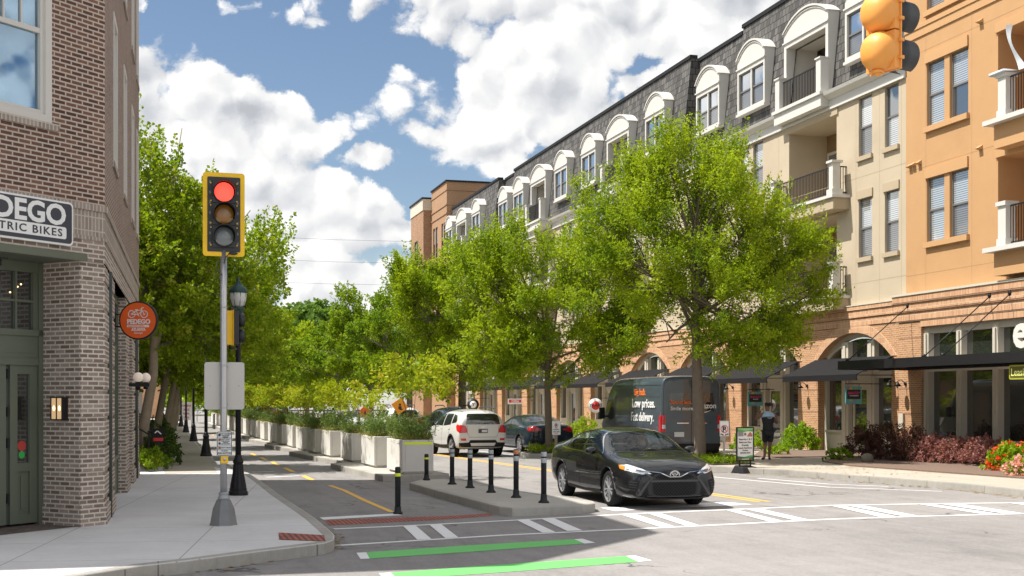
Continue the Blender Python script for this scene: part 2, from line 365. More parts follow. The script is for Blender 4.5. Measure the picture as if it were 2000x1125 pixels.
# ------------------------------------------------------------------ materials of the place
def ground_mats():
    # asphalt
    m = bpy.data.materials.new('asphalt'); m.use_nodes = True; N = NT(m.node_tree); b = N.n['Principled BSDF']
    tc = N.new('ShaderNodeTexCoord').outputs['Object']
    big = N.noise(tc, 0.22, 5, 0.6); mid = N.noise(tc, 2.1, 5, 0.65); fin = N.noise(tc, 55, 2, 0.7); fin2 = N.noise(tc, 130, 1, 0.5)
    st = N.noise(N.vmath('MULTIPLY', tc, (3.0, 0.22, 1)), 1.2, 5, 0.65)     # wear along the wheel tracks
    f = N.math('ADD', N.math('MULTIPLY', big, 0.35), N.math('ADD', N.math('MULTIPLY', mid, 0.25), N.math('MULTIPLY', st, 0.25)))
    grit = N.noise(tc, 17, 3, 0.8)
    f = N.math('ADD', f, N.math('ADD', N.math('MULTIPLY', fin, 0.16), N.math('ADD', N.math('MULTIPLY', fin2, 0.14), N.math('MULTIPLY', grit, 0.42))))
    c = N.ramp(f, [(0.50, (0.135, 0.127, 0.125)), (0.72, (0.215, 0.204, 0.198)), (0.92, (0.30, 0.285, 0.272))])
    oil = N.noise(N.vmath('MULTIPLY', tc, (0.9, 0.25, 1)), 0.9, 6, 0.7); c = N.mix(N.mapr(oil, 0.55, 0.72, 0.0, 0.40), c, (0.10, 0.095, 0.092, 1))
    vo = N.new('ShaderNodeTexVoronoi'); vo.feature = 'DISTANCE_TO_EDGE'; vo.inputs['Scale'].default_value = 0.30
    wq = N.new('ShaderNodeTexNoise'); N.l.new(tc, wq.inputs['Vector']); wq.inputs['Scale'].default_value = 1.5; wq.inputs['Detail'].default_value = 5
    sq = N.vmath('SCALE', wq.outputs['Color']); sq.node.inputs[3].default_value = 1.2
    N.l.new(N.vmath('ADD', tc, sq), vo.inputs['Vector'])
    crack = N.mapr(vo.outputs['Distance'], 0.004, 0.012, 0.75, 0.0)
    crack = N.math('MULTIPLY', crack, N.mapr(N.noise(tc, 0.5, 2), 0.5, 0.62, 0, 1))
    c = N.mix(crack, c, (0.055, 0.052, 0.05, 1))
    N.l.new(c, b.inputs['Base Color']); b.inputs['Roughness'].default_value = 0.9; b.inputs['Specular IOR Level'].default_value = 0.25
    bn = N.new('ShaderNodeBump'); bn.inputs['Strength'].default_value = 0.5; bn.inputs['Distance'].default_value = 0.006; N.l.new(fin, bn.inputs['Height']); N.l.new(bn.outputs[0], b.inputs['Normal'])
    MATS['asphalt'] = m
    # concrete pavement with saw joints
    def conc(name, ca, cb, jx, jy, rot=0.0, jd=0.35):
        m = bpy.data.materials.new(name); m.use_nodes = True; N = NT(m.node_tree); b = N.n['Principled BSDF']
        tc = N.new('ShaderNodeTexCoord').outputs['Object']
        mp = N.new('ShaderNodeMapping'); N.l.new(tc, mp.inputs[0]); mp.inputs['Rotation'].default_value = (0, 0, rot); V = mp.outputs[0]
        f = N.math('ADD', N.math('MULTIPLY', N.noise(tc, 0.6, 5, 0.6), 0.55), N.math('ADD', N.math('MULTIPLY', N.noise(tc, 9, 5, 0.7), 0.25), N.math('MULTIPLY', N.noise(tc, 70, 2), 0.2)))
        c = N.ramp(f, [(0.36, ca), (0.66, cb)])
        st = N.noise(N.vmath('MULTIPLY', tc, (1.2, 26, 1)), 1.0, 3, 0.6)
        c = N.mix(N.mapr(st, 0.5, 0.72, 0, 0.18), c, (ca[0] * .6, ca[1] * .6, ca[2] * .6, 1))
        spk = N.noise(tc, 4.5, 6, 0.75)
        c = N.mix(N.mapr(spk, 0.66, 0.74, 0, 0.35), c, (ca[0] * .45, ca[1] * .43, ca[2] * .4, 1))
        if jx:
            sp = N.new('ShaderNodeSeparateXYZ'); N.l.new(V, sp.inputs[0])
            j = None
            for o, per in ((sp.outputs[0], jx), (sp.outputs[1], jy)):
                fr = N.math('ABSOLUTE', N.math('SUBTRACT', N.math('FRACT', N.math('DIVIDE', o, per)), 0.5))
                k = N.mapr(fr, 0.5 - 0.012 / per, 0.5 - 0.004 / per, 0.0, jd)
                j = k if j is None else N.math('MAXIMUM', j, k)
            c = N.mix(j, c, (0.10, 0.095, 0.09, 1))
        N.l.new(c, b.inputs['Base Color']); b.inputs['Roughness'].default_value = 0.88; b.inputs['Specular IOR Level'].default_value = 0.25
        bn = N.new('ShaderNodeBump'); bn.inputs['Strength'].default_value = 0.25; bn.inputs['Distance'].default_value = 0.004; N.l.new(N.noise(tc, 90, 2), bn.inputs['Height']); N.l.new(bn.outputs[0], b.inputs['Normal'])
        MATS[name] = m
    conc('pavement', (0.54, 0.53, 0.52), (0.70, 0.69, 0.68), 1.9, 1.9, R(8), 0.55)
    conc('walk_tan', (0.34, 0.305, 0.25), (0.46, 0.415, 0.35), 1.5, 1.5, 0.0, 0.5)
    conc('kerb', (0.30, 0.285, 0.255), (0.45, 0.43, 0.39), 40.0, 1.83, 0.0, 0.8)
    conc('slab', (0.36, 0.34, 0.305), (0.47, 0.445, 0.40), 30.0, 3.0, 0.0, 0.5)
ground_mats()
def paint(name, col, wear=0.4):
    m = bpy.data.materials.new(name); m.use_nodes = True; N = NT(m.node_tree); b = N.n['Principled BSDF']
    tc = N.new('ShaderNodeTexCoord').outputs['Object']
    f = N.math('ADD', 0.86, N.math('MULTIPLY', N.noise(tc, 30, 3), 0.26))
    s = N.vmath('SCALE', col); N.l.new(f, s.node.inputs[3])
    k = N.mapr(N.math('ADD', N.noise(tc, 7, 6, 0.75), N.math('MULTIPLY', N.noise(tc, 80, 2), 0.25)), 0.70, 0.82, 0.0, wear)
    N.l.new(N.mix(k, s, (0.2, 0.19, 0.185, 1)), b.inputs['Base Color']); b.inputs['Roughness'].default_value = 0.7
    MATS[name] = m
paint('paint_white', (0.74, 0.74, 0.73), .45); paint('paint_yellow', (0.80, 0.46, 0.06)); paint('paint_green', (0.13, 0.50, 0.12), 0.35)
paint('tactile_red', (0.33, 0.10, 0.07), 0.3)
brick_mat('brick_dark', (0.085, 0.046, 0.035), (0.205, 0.108, 0.076), (0.49, 0.42, 0.36), ms=0.0125, tint=0.5)
brick_mat('brick_grey', (0.175, 0.125, 0.10), (0.36, 0.29, 0.245), (0.60, 0.545, 0.48), ms=0.012, tint=0.5)
brick_mat('brick_grey_soldier', (0.26, 0.21, 0.175), (0.36, 0.30, 0.255), (0.50, 0.455, 0.40), ms=0.010, tint=0.4, rotate=True, offset=0.0)
brick_mat('brick_orange', (0.38, 0.175, 0.08), (0.50, 0.26, 0.13), (0.55, 0.42, 0.28), ms=0.010, tint=0.3)
brick_mat('brick_orange_soldier', (0.46, 0.215, 0.11), (0.62, 0.36, 0.20), (0.62, 0.48, 0.33), ms=0.009, tint=0.3, rotate=True, offset=0.0)
brick_mat('brick_brown', (0.27, 0.125, 0.07), (0.38, 0.19, 0.11), (0.42, 0.33, 0.25), ms=0.010, tint=0.35)
brick_mat('brick_red', (0.25, 0.12, 0.065), (0.36, 0.19, 0.105), (0.42, 0.32, 0.22), ms=0.010, tint=0.35)
brick_mat('slate', (0.058, 0.056, 0.054), (0.145, 0.137, 0.127), (0.018, 0.018, 0.018), bw=0.27, rh=0.30, ms=0.016, tint=0.4, bump=0.9, rough=0.7, msm=0.3)
brick_mat('paver_brick', (0.12, 0.09, 0.08), (0.2, 0.15, 0.13), (0.10, 0.09, 0.08), tint=0.4)
pmat('stucco_cream', (0.47, 0.39, 0.28), 0.9, var=0.12, vscale=0.8, fine=0.06, fscale=40, bump=0.3, dirt=((0.36, 0.29, 0.20), 0.35, 0.54, 0.35))
pmat('stucco_cream2', (0.43, 0.345, 0.235), 0.9, var=0.07, vscale=0.8, fine=0.05, fscale=40, bump=0.3)
pmat('stucco_orange', (0.48, 0.275, 0.125), 0.9, var=0.11, vscale=0.8, fine=0.06, fscale=40, bump=0.3, dirt=((0.38, 0.21, 0.095), 0.35, 0.54, 0.35))
pmat('stucco_orange2', (0.51, 0.295, 0.135), 0.9, var=0.06, vscale=0.8, fine=0.05, fscale=40, bump=0.3)
pmat('stucco_brown', (0.35, 0.205, 0.115), 0.9, var=0.08, vscale=0.8, fine=0.05, fscale=40)
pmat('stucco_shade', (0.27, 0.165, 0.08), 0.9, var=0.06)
pmat('joint', (0.42, 0.25, 0.12), 0.9)
pmat('joint_cream', (0.42, 0.33, 0.22), 0.9)
pmat('trim_white', (0.59, 0.57, 0.53), 0.6, var=0.04, vscale=2)
pmat('trim_cream', (0.56, 0.51, 0.42), 0.65, var=0.05, vscale=2)
pmat('frame_dark', (0.055, 0.048, 0.042), 0.5)
pmat('frame_window_grey', (0.16, 0.15, 0.14), 0.5)
pmat('green_paint', (0.115, 0.13, 0.092), 0.5, var=0.06, vscale=3)
pmat('green_paint_dark', (0.055, 0.065, 0.05), 0.5)
pmat('black_metal', (0.014, 0.014, 0.016), 0.45, spec=0.3, var=0.25, vscale=8)
pmat('black_soft', (0.020, 0.020, 0.022), 0.75, spec=.2)
pmat('awning_black', (0.011, 0.011, 0.012), 0.85, spec=.2, var=0.2, vscale=5)
pmat('black_matte', (0.012, 0.012, 0.012), 0.9)
pmat('bollard_black', (0.022, 0.024, 0.027), 0.6, spec=.3, var=0.2, vscale=9)
pmat('reflect_silver', (0.42, 0.45, 0.46), 0.35, var=0.15, vscale=30)
pmat('reflect_lime', (0.80, 0.95, 0.03), 0.5)
pmat('signal_yellow', (0.95, 0.56, 0.01), 0.45)
pmat('signal_orange', (0.86, 0.36, 0.07), 0.5, var=0.12, vscale=5)
pmat('aluminium', (0.50, 0.50, 0.51), 0.38, metal=0.75, var=0.12, vscale=10)
pmat('galv', (0.36, 0.37, 0.385), 0.55, metal=0.35, var=0.16, vscale=5)
pmat('cast_grey', (0.20, 0.205, 0.21), 0.55, metal=0.3, var=0.2, vscale=5)
pmat('sign_back', (0.52, 0.49, 0.46), 0.45, metal=0.45, var=0.07, vscale=1.5)
pmat('sign_white', (0.78, 0.78, 0.77), 0.5)
pmat('sign_black', (0.02, 0.02, 0.025), 0.5)
pmat('sign_navy', (0.035, 0.04, 0.055), 0.45)
pmat('sign_red', (0.60, 0.03, 0.03), 0.5)
pmat('sign_orange', (0.80, 0.12, 0.012), 0.5)
pmat('sign_constr', (0.90, 0.16, 0.01), 0.55)
pmat('sign_amber', (0.90, 0.33, 0.01), 0.55)
pmat('lamp_green', (0.010, 0.05, 0.042), 0.4)
pmat('lamp_glass', (0.62, 0.62, 0.60), 0.25, spec=0.8)
pmat('globe', (0.85, 0.74, 0.66), 0.3, emit=(1.0, 0.82, 0.66), es=0.12)
pmat('lantern_glow', (0.35, 0.30, 0.24), 0.5, emit=(1.0, 0.62, 0.28), es=0.32)
pmat('bulb', (1, 0.7, 0.4), 0.5, emit=(1.0, 0.62, 0.28), es=2.2)
pmat('light_red', (0.7, 0.05, 0.04), 0.4, emit=(1.0, 0.075, 0.045), es=1.0)
pmat('light_red_core', (0.7, 0.1, 0.05), 0.4, emit=(1.0, 0.20, 0.09), es=1.3)
pmat('light_amber', (0.30, 0.13, 0.015), 0.2, spec=0.9)
pmat('light_clear', (0.16, 0.18, 0.18), 0.15, spec=1.0)
pmat('housing', (0.030, 0.031, 0.033), 0.5)
pmat('concrete_planter', (0.64, 0.62, 0.575), 0.85, var=0.10, vscale=2.0, fine=0.05, fscale=35, dirt=((0.2, 0.19, 0.16), 1.4, 0.58, 0.5))
pmat('soil', (0.06, 0.045, 0.03), 0.95, var=0.3, vscale=20)
pmat('mulch', (0.17, 0.115, 0.085), 0.95, var=0.5, vscale=18, fine=0.5, fscale=50)
pmat('rock', (0.16, 0.14, 0.10), 0.9, var=0.25, vscale=6)
pmat('bark', (0.16, 0.125, 0.095), 0.9, var=0.3, vscale=6, fine=0.25, fscale=35, bump=0.8)
pmat('bark_pale', (0.26, 0.215, 0.16), 0.9, var=0.35, vscale=4, fine=0.2, fscale=30, bump=0.6)
pmat('stem', (0.20, 0.12, 0.06), 0.8)
pmat('curtain', (0.55, 0.58, 0.60), 0.9, var=0.1)
pmat('cable', (0.05, 0.05, 0.055), 0.6)
pmat('lime_sign', (0.36, 0.40, 0.03), 0.5)
pmat('lime_text', (0.75, 0.78, 0.25), 0.5, emit=(0.7, 0.75, 0.2), es=0.1)
glass_mat('glass_blind', (0.10, 0.11, 0.12), 0.20, blind=(0.42, 0.45, 0.47))
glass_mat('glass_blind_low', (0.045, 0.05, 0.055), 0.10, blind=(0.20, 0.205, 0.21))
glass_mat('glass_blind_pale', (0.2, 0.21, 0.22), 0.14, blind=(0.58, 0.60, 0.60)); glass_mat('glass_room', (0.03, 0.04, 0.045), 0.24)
glass_mat('glass_sky', (0.05, 0.09, 0.14), 0.55, rough=0.03)
glass_mat('glass_shop', (0.018, 0.022, 0.02), 0.18)
glass_mat('glass_dark', (0.006, 0.007, 0.008), 0.06)
leaf_mat('leaf_lime', (0.14, 0.25, 0.012), (0.48, 0.57, 0.020), (0.08, 0.17, 0.015), trans=0.48)
leaf_mat('leaf_mid', (0.11, 0.23, 0.012), (0.35, 0.45, 0.02), (0.07, 0.15, 0.015), trans=0.45)
leaf_mat('leaf_plane', (0.12, 0.22, 0.010), (0.36, 0.46, 0.02), (0.40, 0.40, 0.04), trans=0.5)
leaf_mat('leaf_sapling', (0.21, 0.33, 0.012), (0.55, 0.56, 0.025), (0.56, 0.44, 0.05), trans=0.45)
leaf_mat('leaf_rosemary', (0.085, 0.15, 0.035), (0.22, 0.30, 0.07), trans=0.3)
leaf_mat('leaf_straw', (0.30, 0.26, 0.08), (0.42, 0.38, 0.12), trans=0.3)
leaf_mat('leaf_far', (0.09, 0.18, 0.035), (0.20, 0.31, 0.05), trans=0.35)
leaf_mat('leaf_maroon', (0.045, 0.018, 0.016), (0.16, 0.07, 0.05), (0.30, 0.13, 0.10), trans=0.25)
leaf_mat('leaf_pink', (0.20, 0.07, 0.06), (0.62, 0.30, 0.28), (0.16, 0.05, 0.05), trans=0.3)
leaf_mat('leaf_bright', (0.14, 0.30, 0.01), (0.42, 0.55, 0.02), trans=0.4)
leaf_mat('petal_orange', (0.85, 0.09, 0.02), (0.90, 0.17, 0.05), trans=0.3)
leaf_mat('petal_pink', (0.85, 0.35, 0.33), (0.9, 0.55, 0.5), trans=0.3)
leaf_mat('leaf_hedge', (0.03, 0.07, 0.012), (0.09, 0.15, 0.02), trans=0.3)
# ------------------------------------------------------------------ setting : ground, pavements, kerbs, markings
brick_mat('tactile', (0.36, 0.10, 0.07), (0.42, 0.13, 0.09), (0.12, 0.07, 0.06), bw=0.075, rh=0.60, ms=0.016, offset=0.0, tint=0.3, bump=0.8)
def st(name, mb, mats, **k): return tag(mb.build(name, mats, **k), kind='structure')
mb = MB(); mb.box(-400, 400, -60, 700, -0.5, 0.0); st('road', mb, 'asphalt')
def kerbed(name, pts, edge, mat, h=0.15, kw=0.15, kmat='kerb'):
    """pavement polygon with a kerb strip along the open polyline edge (a run of pts); kerb on the inner side"""
    mb = MB(); mb.prism(pts, -0.05, h); st(name, mb, mat)
    area = sum(pts[i][0] * pts[(i + 1) % len(pts)][1] - pts[(i + 1) % len(pts)][0] * pts[i][1] for i in range(len(pts)))
    sgn = 1 if area > 0 else -1
    off = []
    n = len(edge)
    for i, p in enumerate(edge):
        a = Vector(edge[max(i - 1, 0)]); b = Vector(edge[min(i + 1, n - 1)]); d = (b - a).normalized()
        nr = Vector((-d.y, d.x)) * sgn * kw
        off.append((p[0] + nr.x, p[1] + nr.y))
    mb = MB()
    for i in range(n - 1):
        a, b, c, d = edge[i], edge[i + 1], off[i + 1], off[i]
        o = Vector((b[0] - a[0], b[1] - a[1])).normalized(); o = Vector((-o.y, o.x)) * -sgn * 0.004
        t = 0.012
        A = (a[0] + o.x, a[1] + o.y); B = (b[0] + o.x, b[1] + o.y)
        iA = (a[0] - o.x * t / .004, a[1] - o.y * t / .004); iB = (b[0] - o.x * t / .004, b[1] - o.y * t / .004)
        z = h + 0.004
        mb.add([(*A, -0.05), (*B, -0.05), (*B, z - .02), (*A, z - .02), (*iA, z), (*iB, z), (*c, z), (*d, z), (*d, -.05), (*c, -.05)],
               [(0, 1, 2, 3), (3, 2, 5, 4), (4, 5, 6, 7), (7, 6, 9, 8)])
    st('kerb', mb, kmat)
# left (shop side) pavement and corner
le = [gp(x, y, .15) for x, y in [(484, 923), (509, 939.5), (546, 967), (588, 994), (616, 1013), (640, 1033), (653, 1045), (651, 1054), (634, 1060), (590, 1066), (499, 1077), (370, 1094), (280, 1104), (200, 1117), (60, 1140), (-300, 1190)]]
far = [(1.9, 150), (1.72, 74), (1.72, 58), (1.66, 43), (1.62, 36)]
edge = far + le
kerbed('sidewalk', edge + [(-30, 8.5), (-30, 150)], edge, 'pavement')
mb = MB(); mb.prism([(0.15, 33.0), (1.45, 33.0), (1.5, 43), (1.52, 148), (0.3, 148), (0.25, 60)], 0.10, 0.154); st('path', mb, 'walk_tan')
# right pavement
re_ = [(34, 14.5), (24, 15.2), (19.5, 17.3), (17.6, 20.0), (17.1, 22.4), (17.1, 24.5), (16.75, 26.5), (16.25, 28.6), (15.95, 30.4), (15.3, 31.6), (14.8, 32.83), (14.75, 36.3), (15.1, 36.7), (17.7, 36.9), (17.7, 41.2), (12.3, 41.7), (12.0, 42.1), (12.1, 43.3), (14.7, 43.7), (14.1, 56), (12.3, 56.6), (12.1, 58.3), (13.9, 58.8), (13.2, 76), (12.4, 100), (11.4, 150)]
kerbed('sidewalk', re_ + [(40, 150), (40, 14.5)], re_, 'walk_tan')
# separator with planters
sl_ = [(6.97, 31.1), (5.25, 30.75), (4.8, 37.0), (5.25, 37.5), (5.24, 38.5), (4.48, 45.9), (4.95, 46.4), (4.9, 47.2), (4.22, 53.5), (4.65, 54), (4.1, 61), (4.5, 61.6), (3.95, 69.5), (4.3, 70), (3.9, 80), (3.7, 110), (5.0, 110), (5.4, 80), (5.75, 60), (6.35, 45), (6.97, 31.1)]
kerbed('traffic_separator', sl_[:-1], sl_, 'slab')
ip = [gp(x, y, .15) for x, y in [(800, 943), (860, 960), (975, 989.5), (1000, 992), (1136, 987), (1162, 983.5), (1158, 979), (1010, 958), (900, 938.5), (870, 935), (822, 937)]]
kerbed('traffic_island', ip, ip + ip[:1], 'slab')
# ---- markings
def flat(name, polys, mat, z=0.004):
    mb = MB()
    for p in polys: mb.poly([(q[0], q[1], z) for q in p])
    return st(name, mb, mat)
def band(pts, w):
    out = []; n = len(pts); L = []; Rr = []
    for i in range(n):
        a = Vector(pts[max(i - 1, 0)]); b = Vector(pts[min(i + 1, n - 1)]); d = (b - a).normalized(); nr = Vector((-d.y, d.x)) * w / 2
        L.append((pts[i][0] + nr.x, pts[i][1] + nr.y)); Rr.append((pts[i][0] - nr.x, pts[i][1] - nr.y))
    for i in range(n - 1): out.append([L[i], L[i + 1], Rr[i + 1], Rr[i]])
    return out
G = lambda l, z=0.004: [gp(x, y, z) for x, y in l]
cw = band(G([(652, 1033), (820, 1025.5), (984, 1017), (1240, 1003), (1620, 987), (1800, 984), (2000, 981.5), (2200, 979.5)]), 0.13)
cw += band(G([(644, 1066), (984, 1045), (1240, 1033), (1620, 1014), (1800, 1008), (2000, 1003), (2200, 999)]), 0.13)
flat('crosswalk_lines', cw, 'paint_white')
bars = [((787, 812, 1027.5), (815, 843, 1054.5)), ((838, 862, 1025), (870, 896, 1051.5)), ((1009, 1033, 1016), (1059, 1085, 1040.5)), ((1056, 1082, 1013), (1108, 1138, 1037.5)),
        ((1212, 1240, 1005), (1290, 1318, 1029.5)), ((1264, 1288, 1002.5), (1339, 1365, 1027)), ((1416, 1436, 996), (1503, 1530, 1019)), ((1455, 1484, 994.3), (1553, 1580, 1016.5)),
        ((1622, 1640, 987.6), (1722, 1753, 1010.5)), ((1653, 1679, 987), (1766, 1794, 1008.8)), ((1792, 1812, 984.5), (1923, 1949, 1004.7)), ((1833, 1866, 983.8), (1964, 1997, 1003.6)), ((1968, 2000, 982.2), (2110, 2140, 1001))]
flat('crosswalk_bars', [G([(a[0], a[2]), (a[1], a[2] - .6), (b[1], b[2] - 1), (b[0], b[2])]) for a, b in bars], 'paint_white', z=0.008)
flat('stop_line', [G([(1172, 991.5), (1410, 980), (1471, 985), (1200, 998)]), G([(624, 1010.5), (771, 1002.8), (786, 1006), (632, 1015)])], 'paint_white')
flat('lane_line', band(G([(1388, 931), (1500, 941), (1620, 951.5), (1840, 959.5)]), 0.10) + band(G([(1480, 934), (1620, 945.5), (1735, 950)]), 0.10) + band([(12.9, 36.9), (10.9, 60), (9.3, 100)], .09), 'paint_white')
dl = [(11.40, 22.75), (11.22, 25), (10.62, 34.1), (9.93, 42.4), (9.2, 52), (8.3, 66), (7.4, 90), (6.8, 120)]
flat('centre_line', band([(u - .11, v) for u, v in dl], 0.1) + band([(u + .11, v) for u, v in dl], 0.1), 'paint_yellow')
cyc = band(G([(644, 948), (672, 957.5), (712, 977), (766, 1000)]), 0.11)
for a, b in [((592, 929), (612, 938)), ((557, 914), (573, 921.5)), ((531, 902), (543, 908.5)), ((509, 893), (520, 898.5)), ((491, 885.5), (499, 889.5))]: cyc += band(G([a, b]), 0.13)
for k in range(5):
    v0 = 58 + k * 5.0; cyc += band([(3.15 - .012 * (v0 - 58), v0), (3.13 - .012 * (v0 - 58), v0 + 1.6)], .12)
flat('cycle_lane_line', cyc, 'paint_yellow')
flat('worn_line', band(G([(492, 922), (535, 921)]), .14) + band(G([(520, 932), (585, 929)]), .16), 'paint_white')
flat('tactile_strip', [G([(633, 1016), (880, 1007.5), (880, 1013.5), (645, 1026)]), G([(880, 1007.5), (957, 1002.5), (964, 1007), (880, 1013.5)])], 'tactile')
flat('green_bar', [G([(715, 1078.6), (915, 1065), (1122, 1053), (1142, 1061.6), (915, 1078), (722, 1091)]), G([(763, 1118.4), (960, 1104), (1223, 1086), (1247, 1097), (990, 1117), (776, 1131)])], 'paint_green')
flat('bar_cap', [G([(696, 1079.4), (715, 1078.6), (722, 1091), (704, 1091.6)]), G([(1122, 1053), (1138, 1052), (1163, 1060), (1142, 1061.6)]),
                 G([(740, 1119.4), (763, 1118.4), (776, 1131), (752, 1132)]), G([(1223, 1086), (1240, 1084.7), (1273, 1094.5), (1247, 1097)])], 'paint_white')
def gz(l, z): return [gp(x, y, z) for x, y in l]
flat('tactile_pad', [gz([(544, 1040), (633, 1045), (636, 1057), (545, 1053.5)], .156)], 'tactile', z=0.156)
flat('paving', [[(-1.09, 19.64), (-1.66, 20.27), (-5.2, 16.74), (-4.6, 16.10)]], 'paver_brick', z=0.156)
# planting beds on the right
mb = MB(); mb.prism([(18.9, 34.0), (18.4, 31.5), (18.9, 28.6), (19.6, 24.0), (23.0, 23.6), (23.0, 36.4), (20.6, 36.0)], 0.1, 0.19); st('planting_bed', mb, 'mulch')
mb = MB(); mb.prism([(18.4, 37.6), (18.9, 36.6), (23.0, 36.9), (23.0, 41.6), (20.6, 41.4)], 0.1, 0.185); st('planting_bed', mb, 'mulch')
mb = MB(); mb.prism([(20.4, 43.2), (22.9, 43.0), (22.9, 52), (20.2, 52)], 0.1, 0.185); st('planting_bed', mb, 'mulch')
mb = MB(); mb.prism([(15.0, 33.1), (16.4, 33.3), (16.5, 36.2), (14.97, 36.1)], 0.1, 0.18); st('planting_bed', mb, 'soil')
mb = MB(); mb.prism([(12.3, 41.95), (14.6, 41.9), (14.6, 43.3), (12.3, 43.1)], 0.1, 0.18); st('planting_bed', mb, 'soil')
# ------------------------------------------------------------------ left corner building (chamfered corner, brick)
LB = (-0.76, 19.88)
r2 = math.sqrt(.5)
sd = Vector((0.30, 13.12)).normalized()          # direction of the side wall along the street
FC = frame((LB[0], LB[1], 0), (-r2, -r2, 0), (r2, -r2, 0))          # chamfer: x along wall away from the corner, y outward
FS = frame((LB[0], LB[1], 0), (-sd.x, -sd.y, 0), (sd.y, -sd.x, 0))  # side: x = -distance up the street, y outward
HB = 14.3
bl = thing('corner_shop_building', 'dark brown brick building with grey brick ground floor, green doors and chamfered corner', 'building')
def wall_holes(mb, a0, a1, z0, z1, holes, depth=0.2, y=0.0):
    xs = sorted({a0, a1} | {h[0] for h in holes} | {h[1] for h in holes}); zs = sorted({z0, z1} | {h[2] for h in holes} | {h[3] for h in holes})
    xs = [x for x in xs if a0 <= x <= a1]; zs = [z for z in zs if z0 <= z <= z1]
    for i in range(len(xs) - 1):
        for j in range(len(zs) - 1):
            cx = (xs[i] + xs[i + 1]) / 2; cz = (zs[j] + zs[j + 1]) / 2
            if any(h[0] < cx < h[1] and h[2] < cz < h[3] for h in holes): continue
            mb.add([(xs[i], y, zs[j]), (xs[i + 1], y, zs[j]), (xs[i + 1], y, zs[j + 1]), (xs[i], y, zs[j + 1])], [(0, 1, 2, 3)])
    for h in holes:
        a, b, c, d = h[:4]; e = depth if len(h) < 5 else h[4]
        mb.add([(a, y, c), (a, y, d), (a, y - e, d), (a, y - e, c)], [(0, 1, 2, 3)]); mb.add([(b, y, c), (b, y, d), (b, y - e, d), (b, y - e, c)], [(0, 1, 2, 3)])
        if d < z1 - 1e-4 or True: mb.add([(a, y, d), (b, y, d), (b, y - e, d), (a, y - e, d)], [(0, 1, 2, 3)])
        if c > z0 + 1e-4: mb.add([(a, y, c), (b, y, c), (b, y - e, c), (a, y - e, c)], [(0, 1, 2, 3)])
# upper walls
CL = 4.38     # chamfer length
wins_c = [(0.99, 3.10, 5.90, 8.45), (0.99, 3.10, 9.6, 12.1)]
mb = MB(FC); wall_holes(mb, 0, CL, 4.85, HB, wins_c, 0.10)
mb.M = FS
wins_s = []
for c in (-2.6, -6.0, -9.4, -12.0):
    for z in (5.90, 9.6): wins_s.append((c - .55, c + .55, z, z + 2.45))
wall_holes(mb, -13.12, 0, 4.85, HB, wins_s, 0.10)
mb.M = Matrix(); C2 = (LB[0] - CL * r2, LB[1] - CL * r2); C3 = (LB[0] + sd.x * 13.12, LB[1] + sd.y * 13.12)
mb.add([(C2[0], C2[1], 0), (-22, C2[1], 0), (-22, C2[1], HB), (C2[0], C2[1], HB)], [(0, 1, 2, 3)])
mb.add([(C3[0], C3[1], 0), (-22, C3[1], 0), (-22, C3[1], HB), (C3[0], C3[1], HB)], [(0, 1, 2, 3)])
mb.add([(-22, C2[1], 0), (-22, C3[1], 0), (-22, C3[1], HB), (-22, C2[1], HB)], [(0, 1, 2, 3)])
mb.build('upper_wall', 'brick_dark', bl)
mb = MB(); mb.prism([(LB[0] - .02, LB[1]), (C3[0] - .02, C3[1] - .02), (-21.9, C3[1] - .02), (-21.9, C2[1] + .02), (C2[0], C2[1] + .02)], HB - .3, HB - .2); mb.build('roof', 'black_soft', bl)
# dark brick soldier lintel / jack arches & projecting sill course around upper openings
for M_, ws_, e_ in ((FC, wins_c, .12), (FS, wins_s, .08)):
    for w in ws_: mb = MB(M_); mb.box(w[0] - e_, w[1] + e_, .001, .035, w[2] - .10, w[2] - .002); mb.build('window_sill', 'brick_grey_soldier', bl)
# grey brick belt : string courses and soldier frieze
def belt(M, a0, a1, top=True):
    mb = MB(M); mb.box(a0, a1, -.05, .028, 4.74, 4.85); mb.box(a0, a1, -.05, .018, 4.12 - .0, 4.19)
    o1 = mb
    return o1
mb = MB(FC); mb.box(-.028, CL, -.05, .028, 4.76, 4.85); mb.box(-.018, CL, -.05, .018, 4.33, 4.385)
mb.M = FS; mb.box(-13.12, .012, -.05, .028, 4.76, 4.85); mb.box(-13.12, .008, -.05, .018, 4.33, 4.385)
mb.build('string_course', 'brick_grey_soldier', bl)
mb = MB(FC); mb.add([(0, 0, 4.385), (CL, 0, 4.385), (CL, 0, 4.76), (0, 0, 4.76)], [(0, 1, 2, 3)])
mb.M = FS; mb.add([(-13.12, 0, 4.385), (0, 0, 4.385), (0, 0, 4.76), (-13.12, 0, 4.76)], [(0, 1, 2, 3)])
mb.build('frieze', 'brick_grey_soldier', bl)
mb = MB(FC); mb.add([(0, 0, 4.01), (CL, 0, 4.01), (CL, 0, 4.33), (0, 0, 4.33)], [(0, 1, 2, 3)])
mb.M = FS; mb.add([(-13.12, 0, 4.01), (0, 0, 4.01), (0, 0, 4.33), (-13.12, 0, 4.33)], [(0, 1, 2, 3)])
mb.build('lintel_wall', 'brick_grey', bl)
